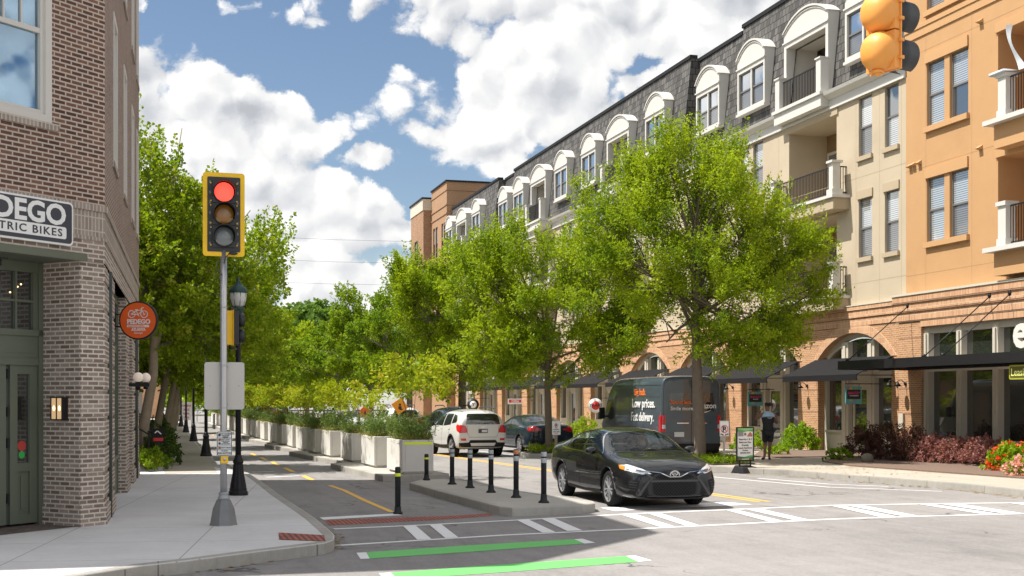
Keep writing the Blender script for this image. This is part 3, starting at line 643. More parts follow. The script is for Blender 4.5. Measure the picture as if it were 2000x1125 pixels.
# ground-floor piers with rusticated courses (every sixth course proud)
def pier(M, a0, a1, depth, ends=(0, 0)):
    mb = MB(M); z = 0.15; k = 0
    while z < 4.0:
        h = min(0.0667 * 6, 4.01 - z)
        e = 0.0
        mb.box(a0 - e, a1 + e, -depth, 0.0 if z > .3 else 0.0, z, z + h - 0.0667)
        mb.box(a0 - .0, a1 + .0, -depth, -0.022, z + h - 0.0667, z + h)
        z += h
    mb.box(a0 - .02, a1 + .02, -depth, .025, 0.15, 0.15 + .0667 * 4)
    return mb
C_end = CL - .55
for (M, a0, a1, dp) in ((FC, 0.0, 0.46, .84), (FC, C_end, CL, .84), (FS, -1.0, -0.001, .5), (FS, -2.55, -1.35, .45), (FS, -7.9, -6.6, .45), (FS, -10.9, -9.5, .45), (FS, -13.12, -11.9, .5)):
    pier(M, a0, a1, dp).build('pier', 'brick_grey', bl)
# recessed green entrance
yd = -0.84
mb = MB(FC)
mb.box(.46, C_end, -1.2, -.02, 4.012, 4.10)                               # soffit
mb.box(.36, C_end + .1, -.02, .035, 4.012, 4.115)                         # green lintel beam
mb.box(.46, .54, yd - .05, yd + .06, .15, 4.01)                           # jamb
mb.box(.46, C_end, yd - .05, yd + .06, 2.93, 3.02); mb.box(.46, C_end, yd - .05, yd + .03, 2.60, 2.93); mb.box(.54, C_end, yd - .05, yd + .05, 2.50, 2.60)
mb.box(.46, C_end, yd - .05, yd + .05, 3.86, 4.01)
mb.box(.62, 1.75, yd + .03, yd + .038, 2.68, 2.86)
mb.build('entrance_frame', 'green_paint', bl)
def door_leaf(a0, a1):
    mb = MB(FC); zt = 2.5; s = .13
    mb.box(a0, a0 + s, yd - .04, yd + .02, .19, zt); mb.box(a1 - s, a1, yd - .04, yd + .02, .19, zt)
    mb.box(a0 + s, a1 - s, yd - .04, yd + .02, zt - .13, zt); mb.box(a0 + s, a1 - s, yd - .04, yd + .02, .95, 1.07); mb.box(a0 + s, a1 - s, yd - .04, yd + .02, .19, .32)
    mb.box(a0 + s, a1 - s, yd - .04, yd - .01, .32, .95); mb.box(a0 + s + .07, a1 - s - .07, yd - .012, yd + .004, .39, .88)
    d = mb.build('door', 'green_paint', bl)
    mb = MB(FC); mb.box(a0 + s, a1 - s, yd - .03, yd - .015, 1.07, zt - .13); mb.build('pane', 'glass_shop', d)
    return d
dr = door_leaf(.545, 1.02)
mb = MB(FC); mb.disc_y((.79, 1.32), .075, y=yd - .012); mb.build('sticker', pmat('sticker_red', (.5, .05, .04), .5), dr)
mb = MB(FC); mb.disc_y((.79, 1.19), .055, y=yd - .012); mb.build('sticker', pmat('sticker_green', (.04, .42, .08), .5), dr)
d2 = door_leaf(1.09, 1.95); d3 = door_leaf(1.98, 2.84)
for z in (.5, 1.3, 1.75, 2.3): mb = MB(FC); mb.box(1.035, 1.075, yd, yd + .03, z, z + .14); mb.build('hinge', 'black_metal', bl)
mb = MB(FC); mb.box(1.02, 1.09, yd - .05, yd - .012, .19, 2.5); mb.build('door_post', 'green_paint_dark', bl)
mb = MB(FC); mb.box(2.84, C_end, yd - .05, yd + .01, .15, 2.5); mb.build('door_post', 'green_paint_dark', bl)
# transom light with glazing bars
mb = MB(FC)
for a in (.60, .92, 1.28, 1.66, 2.1, 2.6, 3.1): mb.box(a - (.06 if a == .60 else .017), a + (.02 if a == .6 else .017), yd - .04, yd + .03, 3.02, 3.86)
mb.box(.54, C_end, yd - .04, yd + .028, 3.42, 3.455); mb.build('transom_frame', 'green_paint', bl)
mb = MB(FC); mb.box(.56, C_end, yd - .03, yd - .02, 3.02, 3.86); mb.build('transom_pane', 'glass_shop', bl)
for a, z in ((.80, 3.68), (.86, 3.64), (.99, 3.55), (1.2, 3.7)): mb = MB(FC); mb.sphere((a, yd - .015, z), .012, 8, 5); mb.build('ceiling_bulb', 'bulb', bl)
# big upper windows : frame, sashes, curtain
def up_window(M, w, wide):
    a0, a1, z0, z1 = w
    mb = MB(M)
    for (p, q, r, s_) in ((a0, a0 + .11, z0, z1), (a1 - .11, a1, z0, z1), (a0 + .11, a1 - .11, z1 - .11, z1), (a0 + .11, a1 - .11, z0, z0 + .10)): mb.box(p, q, -.10, .02, r, s_)
    for (p, q, r, s_) in ((a0 + .11, a0 + .17, z0 + .10, z1 - .11), (a1 - .17, a1 - .11, z0 + .10, z1 - .11), (a0 + .17, a1 - .17, z1 - .17, z1 - .11), (a0 + .17, a1 - .17, z0 + .10, z0 + .16)): mb.box(p, q, -.10, -.02, r, s_)
    zm = (z0 + z1) / 2; mb.box(a0 + .17, a1 - .17, -.10, -.03, zm - .035, zm + .035)
    n = 6 if wide else 2
    for k in range(1, n):
        a = a0 + .17 + (a1 - a0 - .34) * k / n
        th = .05 if (wide and k == 3) else .012
        mb.box(a - th, a + th, -.09, -.045, (z0 + .16) if th > .02 else zm + .035, z1 - .17)
    mb.box(a0 + .17, a1 - .17, -.09, -.045, zm + .58, zm + .60)
    f = mb.build('window', 'trim_white', bl)
    mb = MB(M); mb.box(a0 + .15, a1 - .15, -.085, -.075, z0 + .12, z1 - .14); mb.build('pane', 'glass_window_left', f)
    mb = MB(M)
    n = 40
    for side in (0, 1) if wide else (0,):
        b0, b1 = (a0 + .2, a0 + .62) if side == 0 else (a1 - .62, a1 - .2)
        vs = []; fs = []
        for k in range(n + 1):
            x = b0 + (b1 - b0) * k / n; y = -.16 + .025 * math.sin(k * 1.1)
            vs += [(x, y, z0 + .1), (x, y, z1 - .1)]
        for k in range(n): fs.append((2 * k, 2 * k + 2, 2 * k + 3, 2 * k + 1))
        mb.smooth = True; mb.add(vs, fs)
    mb.build('curtain', 'curtain', f)
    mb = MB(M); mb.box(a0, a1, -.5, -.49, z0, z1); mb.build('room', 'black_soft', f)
glass_mat('glass_window_left', (0.05, 0.09, 0.14), 0.34, transp=0.85, tint=(.62, .82, 1.0))  # blue tint puts a reflected blue sky into the glass colour
for w in wins_c: up_window(FC, w, True)
for w in wins_s: up_window(FS, w, False)
# side shopfronts in green timber
for (a0, a1) in ((-6.6, -2.55), (-9.5, -7.9), (-11.9, -10.9), (-1.35, -1.0)):
    mb = MB(FS); y = -.22
    mb.box(a0, a1, y - .05, y + .06, 3.85, 4.01); mb.box(a0, a1, y - .05, y + .04, 2.9, 3.05); mb.box(a0, a1, y - .05, y + .05, .15, .85); mb.box(a0, a1, y - .04, y + .09, .85, .92)
    n = max(1, round((a1 - a0) / 1.3))
    for k in range(n + 1):
        a = a0 + (a1 - a0) * k / n; mb.box(max(a0, a - .06), min(a1, a + .06), y - .05, y + .07, .15, 3.9)
    f = mb.build('shopfront', 'green_paint', bl)
    mb = MB(FS); mb.box(a0, a1, y - .04, y - .03, .9, 3.9); mb.build('pane', 'glass_shop', f)
mb = MB(FS); mb.tube([(-1.17, -.02, .15), (-1.17, -.02, 4.0)], .06, 10); mb.build('downpipe', 'green_paint_dark', bl)
mb = MB(FS); mb.tube([(-11.4, .0, .15), (-11.4, .0, 4.3)], .05, 10); mb.build('downpipe', 'green_paint_dark', bl)
# ---- fascia sign (right-hand end is in the picture)
def rounded(x0, x1, z0, z1, r, n=5):
    out = []
    for cx, cz, a in ((x1 - r, z1 - r, 0), (x0 + r, z1 - r, 90), (x0 + r, z0 + r, 180), (x1 - r, z0 + r, 270)):
        for k in range(n + 1): t = R(a + 90 * k / n); out.append((cx + r * math.cos(t), cz + r * math.sin(t)))
    return out
fs = thing('shop_sign', 'wide dark fascia sign reading PEDEGO ELECTRIC BIKES over the green corner entrance', 'shop sign', M=FC @ Matrix.Translation((.67, .035, 4.19)))
# local frame: x along wall (reader's left), y out, z up
SW = 1.86
mb = MB(); mb.prism_y(rounded(0, SW, 0, .62, .07), 0, .05); mb.build('border', 'sign_white', fs)
mb = MB(); mb.prism_y(rounded(.028, SW - .028, .028, .592, .05), .05, .056); mb.build('panel', 'sign_navy', fs)
mb = MB(); mb.prism_y(rounded(.13, SW - .13, .085, .255, .035), .056, .060); mb.build('strip', 'sign_white', fs)
text_mesh('PEDEGO', .40, 'sign_white', fs, face_y(SW - .06, .057, .285), bold=.012, sx=1.09, spacing=1.0)
text_mesh('ELECTRIC BIKES', .15, 'sign_navy', fs, face_y(SW - .10, .061, .12), bold=.002, sx=1.24, spacing=1.2)
# ---- round projecting sign
SX, SY = at_v(271, 22.5), 22.5
rs = thing('projecting_sign', 'round orange sign with white bicycle and PEDEGO lettering projecting from the side wall', 'sign', M=frame((SX, SY, 3.33), (1, 0.02, 0), (0.02, -1, 0), (0, 0, 1)) if False else frame((SX, SY, 3.33), (-math.cos(R(16)), math.sin(R(16)), 0), (-math.sin(R(16)), -math.cos(R(16)), 0)))
# local: y faces the viewer, x = reader's left
mb = MB(); mb.lathe([(.315, -.04), (.325, -.03), (.325, .03), (.315, .04), (.296, .04)], 40, axis='y'); mb.build('rim', 'black_metal', rs)
mb = MB(); mb.disc_y((0, 0), .30, 40, y=.043); mb.build('panel', 'sign_orange', rs)
mb = MB(); y = .046
for cx in (-.105, .105):
    mb.ring_y((cx, .105), .052, .063, y); mb.ring_y((cx, .105), .0, .014, y)
    for a in (0, 60, 120, 180, 240, 300): mb.poly([(cx + .052 * math.cos(R(a)), y, .105 + .052 * math.sin(R(a))), (cx + .052 * math.cos(R(a + 4)), y, .105 + .052 * math.sin(R(a + 4))), (cx, y, .105)])
def seg(mb, a, b, w, y):
    d = Vector((b[0] - a[0], b[1] - a[1])).normalized(); n_ = Vector((-d.y, d.x)) * w / 2
    mb.poly([(a[0] + n_.x, y, a[1] + n_.y), (b[0] + n_.x, y, b[1] + n_.y), (b[0] - n_.x, y, b[1] - n_.y), (a[0] - n_.x, y, a[1] - n_.y)])
for a, b in (((.105, .105), (.03, .165)), ((.03, .165), (-.06, .175)), ((.03, .165), (.0, .095)), ((.0, .095), (.105, .105)), ((.0, .095), (-.065, .16)), ((-.105, .105), (-.05, .205)), ((-.05, .205), (-.10, .215)), ((.05, .18), (.0, .18)), ((.14, .165), (.08, .165)), ((.0, .095), (-.02, .07))): seg(mb, a, b, .013, y)
mb.build('bicycle_emblem', 'sign_white', rs)
text_mesh('PEDEGO', .105, 'sign_white', rs, face_y(.185, .046, -.055), bold=.004, sx=.98)
mb = MB(); mb.box(-.185, .185, .043, .047, -.115, -.075); mb.build('strip', 'sign_white', rs)
text_mesh('ELECTRIC BIKES', .032, 'sign_orange', rs, face_y(.17, .049, -.106), sx=1.25)
text_mesh('ATLANTA', .066, 'sign_white', rs, face_y(.11, .046, -.175), bold=.003, sx=.8)
text_mesh('Georgia', .045, 'sign_white', rs, face_y(.07, .046, -.225), shear=.3)
mb = MB()
for z in (.10, -.10): mb.tube([(.26, 0, z), (.41, 0, z)], .012, 6)
mb.box(.39, .41, -.03, .03, -.16, .16); mb.build('bracket', 'black_metal', rs)
# ---- wall lantern on the reveal
FR = frame((LB[0] - .46 * r2, LB[1] - .46 * r2, 0), (-r2, r2, 0), (-r2, -r2, 0))   # reveal: x into the building, y outward
wl = thing('wall_lantern', 'small black framed wall lantern glowing warm on the brick door reveal', 'wall lamp', M=FR @ Matrix.Translation((.36, 0, 1.70)))
mb = MB()
for a in (-.115, 0, .115): mb.box(a - .008, a + .008, .02, .13, 0, .33)
for z in (0, .318): mb.box(-.123, .123, .0, .138, z, z + .014)
mb.box(-.07, .07, -.02, .02, .1, .24); mb.build('frame', 'black_metal', wl)
mb = MB(); mb.box(-.107, -.008, .03, .12, .014, .318); mb.box(.008, .107, .03, .12, .014, .318); mb.build('glass', 'lantern_glow', wl)
mb = MB(); mb.sphere((-.057, .122, .17), .024, 10, 6, (1, .3, 1.6)); mb.sphere((.057, .122, .17), .024, 10, 6, (1, .3, 1.6)); mb.build('bulb', 'bulb', wl)
# ---- twin globe wall light
gx, gy = at_v(270, 27.6), 27.6
gl_ = thing('globe_wall_light', 'pair of pale globe lamps on a black bracket on the side brick wall', 'wall lamp', loc=(gx, gy, 0))
z0 = CAMH + (780 - 737) * 26.5 / 2500
for dx, dy in ((0, 0), (.26, .55)):
    mb = MB(); mb.sphere((dx * .55, dy, z0), .105); mb.build('globe', 'globe', gl_)
mb = MB(); mb.box(-.22, .22, -.05, .62, z0 - .19, z0 - .12); mb.tube([(0, 0, z0 - .26), (0, 0, z0 - .09)], .05, 10); mb.tube([(.143, .55, z0 - .24), (.143, .55, z0 - .09)], .05, 10); mb.build('bracket', 'black_metal', gl_)
# small spot light under the lintel
sp_ = thing('spot_light', 'small black spotlight hung under the green lintel', 'lamp', M=FC @ Matrix.Translation((1.72, -.2, 3.88)))
mb = MB(); mb.tube([(0, 0, -.04), (0, .0, .05)], .05, 10); mb.tube([(0, 0, .05), (0, 0, .13)], .012, 6); mb.box(-.16, .0, -.01, .01, .06, .075); mb.build('housing', 'black_metal', sp_)
# ------------------------------------------------------------------ right-hand apartment buildings (local x = up the street, y = towards the street)
FW = frame((23.2, 0, 0), (0, 1, 0), (-1, 0, 0))
WC = {}; WR = random.Random(9)
def hung(root, a0, a1, z0, z1, y=-.12, style='dark', mull=0):
    """double-hung window with blinds; one mesh per size, copied"""
    key = (root.name, round(a1 - a0, 2), round(z1 - z0, 2), style, mull)
    if key in WC:
        o = inst(WC[key], root, loc=(a0, y, z0)); c = list(o.children); k = WR.random()
        for q, m_ in ((0, 'glass_blind_pale' if k < .3 else ('glass_room' if k > .85 else None)), (1, 'glass_blind' if WR.random() < .3 else ('glass_room' if k > .7 else None))):
            if m_: c[q].material_slots[0].link = 'OBJECT'; c[q].material_slots[0].material = MATS[m_]
        return o
    w, h = a1 - a0, z1 - z0
    fr = {'dark': 'frame_dark', 'grey': 'frame_window_grey', 'white': 'trim_white'}[style]; t = .045
    mb = MB()
    mb.box(0, t, 0, .06, 0, h); mb.box(w - t, w, 0, .06, 0, h); mb.box(t, w - t, 0, .06, 0, t); mb.box(t, w - t, 0, .06, h - t, h)
    n = mull + 1
    for k in range(1, n): mb.box(w * k / n - .05, w * k / n + .05, -.0, .075, t, h - t)
    mb.m = 1 if style == 'white' else 0
    for k in range(n):
        b0, b1 = w * k / n + (.05 if k else t), w * (k + 1) / n - (.05 if k < n - 1 else t)
        mb.box(b0, b1, .005, .05, h * .5 - .03, h * .5 + .03)
        mb.box(b0, b0 + .03, 0, .03, t, h * .5 - .03); mb.box(b1 - .03, b1, 0, .03, t, h * .5 - .03)
    f = mb.build('window', [fr, 'frame_window_grey'], root, loc=(a0, y, z0))
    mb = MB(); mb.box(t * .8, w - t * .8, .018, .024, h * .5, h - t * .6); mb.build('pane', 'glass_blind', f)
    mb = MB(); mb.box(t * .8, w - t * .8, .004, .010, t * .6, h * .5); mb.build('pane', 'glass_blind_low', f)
    WC[key] = f
    return f
def cached(key, fn, root, loc):
    k = (root.name, key)
    if k in WC: return inst(WC[k], root, loc=loc)
    o = fn(); o.location = loc; WC[k] = o
    return o
def railing(root, w, h=1.0, mat='black_metal'):
    def mk():
        mb = MB(); mb.box(0, w, -.02, .02, h - .04, h); mb.box(0, w, -.015, .015, .06, .09)
        n = int(w / .11)
        for k in range(n + 1): mb.box(w * k / n - .009, w * k / n + .009, -.009, .009, .07, h - .03)
        return mb.build('railing', mat, root, uv=False)
    return mk
# =============== cream apartment building with mansard
V0, V1 = 36.32, 101.0
ab = thing('apartment_building', 'long cream stucco apartment building with grey slate mansard, white arched dormers and orange brick shopfronts', 'building', M=FW)
winb = [(47.5, 1.24), (51.75, 1.22), (56.9, 1.22), (66.65, 1.2), (71.65, 1.2), (80.85, 1.2), (84.75, 1.18), (90.55, 1.2), (99.5, 1.2)]
balb = [(42.95, 1.68), (62.0, 1.64), (76.3, 1.62), (95.2, 1.65)]
holes = []
for f0 in (6.84, 10.3):
    for a, b in ((38.37, 39.22), (36.76, 37.58)): holes.append((a, b, f0, f0 + 2.02, .14))
    for c, hw in winb:
        for s in (-1, 1): holes.append((c + s * .62 - .43, c + s * .62 + .43, f0, f0 + 2.02, .14))
for c, hw in balb:
    for z in (5.55, 9.05): holes.append((c - 2.25, c + 1.30, z, z + (3.0 if z < 6 else 3.05), 1.6))
for c in (68.9, 87.2): pass
mb = MB(); wall_holes(mb, V0, V1, 5.2, 12.35, holes, .14)
mb.box(V0 + .03, V1, -11, -1.75, 5.2, 17.2)
mb.build('upper_wall', 'stucco_cream', ab)
for h in holes:
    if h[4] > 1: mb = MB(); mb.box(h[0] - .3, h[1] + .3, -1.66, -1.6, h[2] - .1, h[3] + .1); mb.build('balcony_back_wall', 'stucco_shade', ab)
for h in holes:
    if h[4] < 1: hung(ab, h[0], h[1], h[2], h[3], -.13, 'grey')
# lintel panels and sills
def bar(root, name, mat, w, y0, y1, h, loc):
    def mk():
        mb = MB(); mb.box(0, w, y0, y1, 0, h); return mb.build(name, mat, root)
    cached((name, round(w, 3), y0, y1, h), mk, root, loc)
for h in holes:
    if h[4] < 1: bar(ab, 'lintel', 'stucco_cream2', h[1] - h[0] + .14, .001, .05, .28, (h[0] - .07, 0, h[3])); bar(ab, 'sill', 'stucco_cream2', h[1] - h[0] + .14, .001, .09, .15, (h[0] - .07, 0, h[2] - .15))
    else: bar(ab, 'lintel', 'stucco_cream2', h[1] - h[0] + .24, .001, .05, .26, (h[0] - .12, 0, h[3]))
jt = MB()
for z in (6.0, 9.62): jt.box(V0, V1, .0005, .003, z - .012, z + .012)
for c in [36.6, 37.9, 39.4, 45.1, 49.6, 54.2, 59.4, 64.4, 69, 73.9, 78.5, 82.6, 87.5, 92.4, 97.6]: jt.box(c - .01, c + .01, .0005, .003, 5.2, 12.3)
jt.build('stucco_joint', 'joint_cream', ab)
# recessed balconies
def balcony(c, z):
    def mk():
        mb = MB(); mb.box(-3.1, 1.66, -.2, .62, -.42, -.03); mb.m = 1; mb.box(-3.18, 1.74, -.2, .70, -.03, .07)
        return mb.build('balcony_slab', ['stucco_cream2', 'trim_white'], ab)
    cached('slab', mk, ab, (c, 0, z))
    def mkp():
        mb = MB(); mb.box(-.14, .14, -.14, .14, 0, 1.12); mb.box(-.21, .21, -.21, .21, 1.12, 1.2); mb.box(-.2, .2, -.2, .2, 0, .2)
        return mb.build('balcony_post', 'trim_white', ab)
    for dx in (-2.92, 1.48): cached('post', mkp, ab, (c + dx, .47, z + .07))
    cached('rail', railing(ab, 4.1, 1.0), ab, (c - 2.76, .5, z + .1))
    def mks():
        mb = MB(); mb.M = frame((0, 0, 0), (0, 1, 0), (-1, 0, 0)); mb.box(0, .32, -.02, .02, .96, 1.0); mb.box(0, .32, -.015, .015, .06, .09)
        for k in range(4): mb.box(.1 * k - .009 + .03, .1 * k + .039, -.009, .009, .07, .97)
        return mb.build('railing', 'black_metal', ab, uv=False)
    for dx in (-2.92, 1.48): cached('srail', mks, ab, (c + dx, 0.0, z + .1))
    # door and window in the back wall
    def mkd():
        mb = MB(); mb.box(0, .09, 0, .05, 0, 2.3); mb.box(.91, 1.0, 0, .05, 0, 2.3); mb.box(.09, .91, 0, .05, 2.2, 2.3); mb.box(.09, .91, 0, .04, 0, .25)
        d = mb.build('door', 'trim_cream', ab); mb = MB(); mb.box(.09, .91, .01, .02, .25, 2.2); mb.build('pane', 'glass_blind_low', d); return d
    cached('bdoor', mkd, ab, (c + .15, -1.58, z + .07))
    hung(ab, c - 1.75, c - .75, z + .55, z + 2.5, -1.58, 'dark')
for c, hw in balb:
    for z in (9.05, 5.55): balcony(c, z)
# cornice
mb = MB()
mb.box(V0, V1, -.1, .10, 12.35, 12.42); mb.box(V0, V1, -.1, .06, 12.42, 12.70)
mb.prism_x([(-.1, 12.70), (.10, 12.70), (.30, 12.84), (.34, 12.95), (.30, 12.97), (-.1, 12.97)], V0, V1)
mb.build('cornice', 'trim_white', ab)
# mansard segments (base y, top y)
def mans(a0, a1, yo, zt, name='mansard_roof'):
    mb = MB(); y0, y1 = -.12 + yo, -.62 + yo
    mb.add([(a0, y0, 12.9), (a1, y0, 12.9), (a1, y1, zt), (a0, y1, zt), (a0, -8, 12.9), (a1, -8, 12.9), (a1, -8, zt), (a0, -8, zt)],
           [(0, 3, 7, 4), (1, 5, 6, 2), (3, 2, 6, 7)])
    gaps = [(c - hw + .3, c + hw - .3) for c, hw in balb if a0 < c < a1]; zg = 15.35; yg = y0 + (y1 - y0) * (zg - 12.9) / (zt - 12.9); x = a0
    for g0, g1 in gaps + [(a1, a1)]:
        mb.add([(x, y0, 12.9), (g0, y0, 12.9), (g0, y1, zt), (x, y1, zt)], [(0, 1, 2, 3)])
        if g1 > g0: mb.add([(g0, yg, zg), (g1, yg, zg), (g1, y1, zt), (g0, y1, zt)], [(0, 1, 2, 3)])
        x = g1
    mb.build(name, 'slate', ab)
    mb = MB(); mb.box(a0 - .02, a1 + .02, y1 - .3, y1 + .07, zt - .02, zt + .14); mb.build('roof_edge', 'black_soft', ab)
mans(V0 + .02, 49.5, 0, 17.68); mans(49.5, 54.0, 0.0, 17.42); mans(54.0, 84.0, .42, 17.55); mans(84.0, 86.3, 0.42, 17.3); mans(86.3, 101.0, .9, 17.35)
# dormers
def arch_pts(w, zs, rise, n=14):   # from right to left over the top
    hw = w / 2; Rr = (hw * hw + rise * rise) / (2 * rise); zc = zs + rise - Rr; a = math.asin(hw / Rr)
    return [(Rr * math.sin(a - 2 * a * k / n), zc + Rr * math.cos(a - 2 * a * k / n)) for k in range(n + 1)]
def dormer(c, hw, balc, yo=0.0):
    w = hw * 2
    def mk():
        zb = 12.98 if balc else 13.72; zs = 16.02; rise = .54; yf = .02
        d = MB()
        # cheeks and arched roof
        ap = arch_pts(w, zs, rise); body = [(-hw, zb), (hw, zb)] + ap
        ow = hw - (.19 if balc else .12); ot = 15.42; ob = zb + (.0 if balc else .20)
        # front frame made of pieces around the opening
        d.box(-hw, -ow, -1.3, yf, zb, ot); d.box(ow, hw, -1.3, yf, zb, ot)
        if not balc: d.box(-ow, ow, -1.2, yf, zb, ob); d.box(-hw - .04, hw + .04, -.2, yf + .05, zb - .03, zb + .07)
        d.prism_y([(-hw, ot), (hw, ot)] + ap, -1.3, yf)
        # moulded arch: outer band + keyed tympanum line
        for (gr, y0, y1, t) in ((.0, yf, yf + .07, .075), (-.14, yf, yf + .035, .03)):
            o = arch_pts(w + .10 + gr * 2.2, zs - .02, rise + .06 + gr * .9, 18); i_ = arch_pts(w + .10 + gr * 2.2 - 2 * t, zs - .02, rise + .06 + gr * .9 - t, 18)
            for k in range(18):
                q = [o[k], o[k + 1], i_[k + 1], i_[k]]; d.prism_y(q, y0 - (.0 if gr else 1.3), y1)
        d.box(-hw - .05, hw + .05, yf, yf + .05, zs - .42, zs - .36)
        o = d.build('dormer', 'trim_white', ab, uv=False)
        if balc:
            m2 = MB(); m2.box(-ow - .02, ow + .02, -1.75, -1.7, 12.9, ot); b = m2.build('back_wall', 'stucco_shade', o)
            m2 = MB(); m2.box(-hw - .12, hw + .12, -.3, .38, 12.5, 12.98); m2.box(-hw - .18, hw + .18, -.3, .46, 12.90, 13.02); m2.build('balcony_slab', 'trim_white', o)
            for s in (-1, 1): m2 = MB(); m2.box(s * (hw - .10) - .17, s * (hw - .10) + .17, .03, .36, 13.02, 14.22); m2.box(s * (hw - .1) - .2, s * (hw - .1) + .2, .03, .4, 14.22, 14.28); m2.build('balcony_post', 'trim_white', o)
            m2 = MB(); W2 = hw - .27; m2.box(-W2, W2, .17, .21, 14.06, 14.10); m2.box(-W2, W2, .175, .205, 13.08, 13.11); nn = int(2 * W2 / .115)
            for k in range(nn + 1): x = -W2 + 2 * W2 * k / nn; m2.box(x - .01, x + .01, .18, .2, 13.1, 14.08)
            m2.build('railing', 'black_metal', o, uv=False)
            m2 = MB(); m2.box(.0, .09, -1.69, -1.62, 13, 15.2); m2.box(.85, .94, -1.69, -1.62, 13, 15.2); m2.box(.09, .85, -1.69, -1.62, 15.2, 15.3); dd = m2.build('door', 'trim_cream', o)
            m2 = MB(); m2.box(.09, .85, -1.68, -1.66, 13, 15.2); m2.build('pane', 'glass_dark', dd)
        else:
            m2 = MB(); zb2, zt2 = ob, ot; t = .05
            m2.box(-.05, .05, -.1, .0, zb2, zt2)
            for s0, s1 in ((-ow, -.05), (.05, ow)):
                m2.m = 1; m2.box(s0, s0 + t, -.1, -.03, zb2, zt2); m2.box(s1 - t, s1, -.1, -.03, zb2, zt2); m2.box(s0 + t, s1 - t, -.1, -.03, zb2, zb2 + t); m2.box(s0 + t, s1 - t, -.1, -.03, zt2 - t, zt2)
                zm = (zb2 + zt2) / 2; m2.box(s0 + t, s1 - t, -.1, -.04, zm - .03, zm + .03); m2.m = 0
            f = m2.build('window', ['trim_white', 'frame_window_grey'], o)
            m2 = MB(); zm = (zb2 + zt2) / 2; m2.box(-ow + .02, ow - .02, -.09, -.08, zm, zt2 - .02); m2.build('pane', 'glass_sky', f)
            m2 = MB(); m2.box(-ow + .02, ow - .02, -.095, -.085, zb2 + .02, zm); m2.build('pane', 'glass_blind_low', f)
        return o
    cached(('dormer', hw, balc), mk, ab, (c, yo, 0))
for c, hw in winb: dormer(c, hw, False, 0 if c < 54 else (.42 if c < 86 else .9))
dormer(38.95, 1.15, False)
for c, hw in balb: dormer(c, hw, True, 0 if c < 54 else (.42 if c < 86 else .9))
# ---- ground floor of orange brick
GF = 5.2; archc = [39.5 + 6.35 * k for k in range(10)]; aw = 2.42; zsp = 3.45; rise = .86
gh = [(c - aw, c + aw, .15, zsp + rise, .42) for c in archc if c + aw < V1]
mb = MB()
wall_holes(mb, V0, V1, 0.15, 4.50, gh, .42, y=.06)
for c in archc:     # spandrels that turn the square head into an arch
    ap = arch_pts(2 * aw, zsp, rise, 16)
    L = [(c - aw, zsp + rise + .001)] + [(c + x, z) for x, z in ap[::-1]][:9]
    mb.add([(x, .06, z) for x, z in L] + [(x, -.36, z) for x, z in L], [tuple(range(len(L)))] + [(i, i + 1, len(L) + i + 1, len(L) + i) for i in range(len(L) - 1)])
    L = [(c + aw, zsp + rise + .001)] + [(c + x, z) for x, z in ap][:9]
    mb.add([(x, .06, z) for x, z in L] + [(x, -.36, z) for x, z in L], [tuple(range(len(L)))] + [(i, i + 1, len(L) + i + 1, len(L) + i) for i in range(len(L) - 1)])
mb.build('ground_floor_wall', 'brick_orange', ab)
mb = MB(); 
for z, y in ((4.52, .09), (4.80, .13)): mb.box(V0, V1, -.1, y, z, z + .24)
mb.box(V0, V1, -.1, .17, 5.06, 5.2); mb.build('brick_cornice', 'brick_orange_soldier', ab)
mb = MB(); mb.box(V0, V1, -.1, .19, 5.2, 5.235); mb.build('coping', 'trim_cream', ab)
mb = MB()   # dark rustication grooves as recessed lines on the piers, arch ring
mb.box(V0, V1, .055, .064, 4.49, 4.52); mb.box(V0, V1, .055, .094, 4.76, 4.80); mb.box(V0, V1, .06, .134, 5.04, 5.06)
for k in range(len(archc)):
    a = archc[k] + aw; b = archc[k] + 6.35 - aw
    for z in (.75, 1.55, 2.35, 3.15, 3.95): 
        e = 0 if z < 3.2 else -.0
        mb.box(a + e, min(b - e, V1), .0585, .066, z - .022, z + .022)
mb.build('groove', 'brick_brown', ab)
for c in archc:
    mb = MB(); o = arch_pts(2 * aw + .62, zsp - .02, rise + .36, 16); i_ = arch_pts(2 * aw, zsp - .02, rise + .01, 16)
    for k in range(16): mb.prism_y([(c + p[0], p[1]) for p in (o[k], o[k + 1], i_[k + 1], i_[k])], .05, .085)
    mb.build('brick_arch', 'brick_orange_soldier', ab)
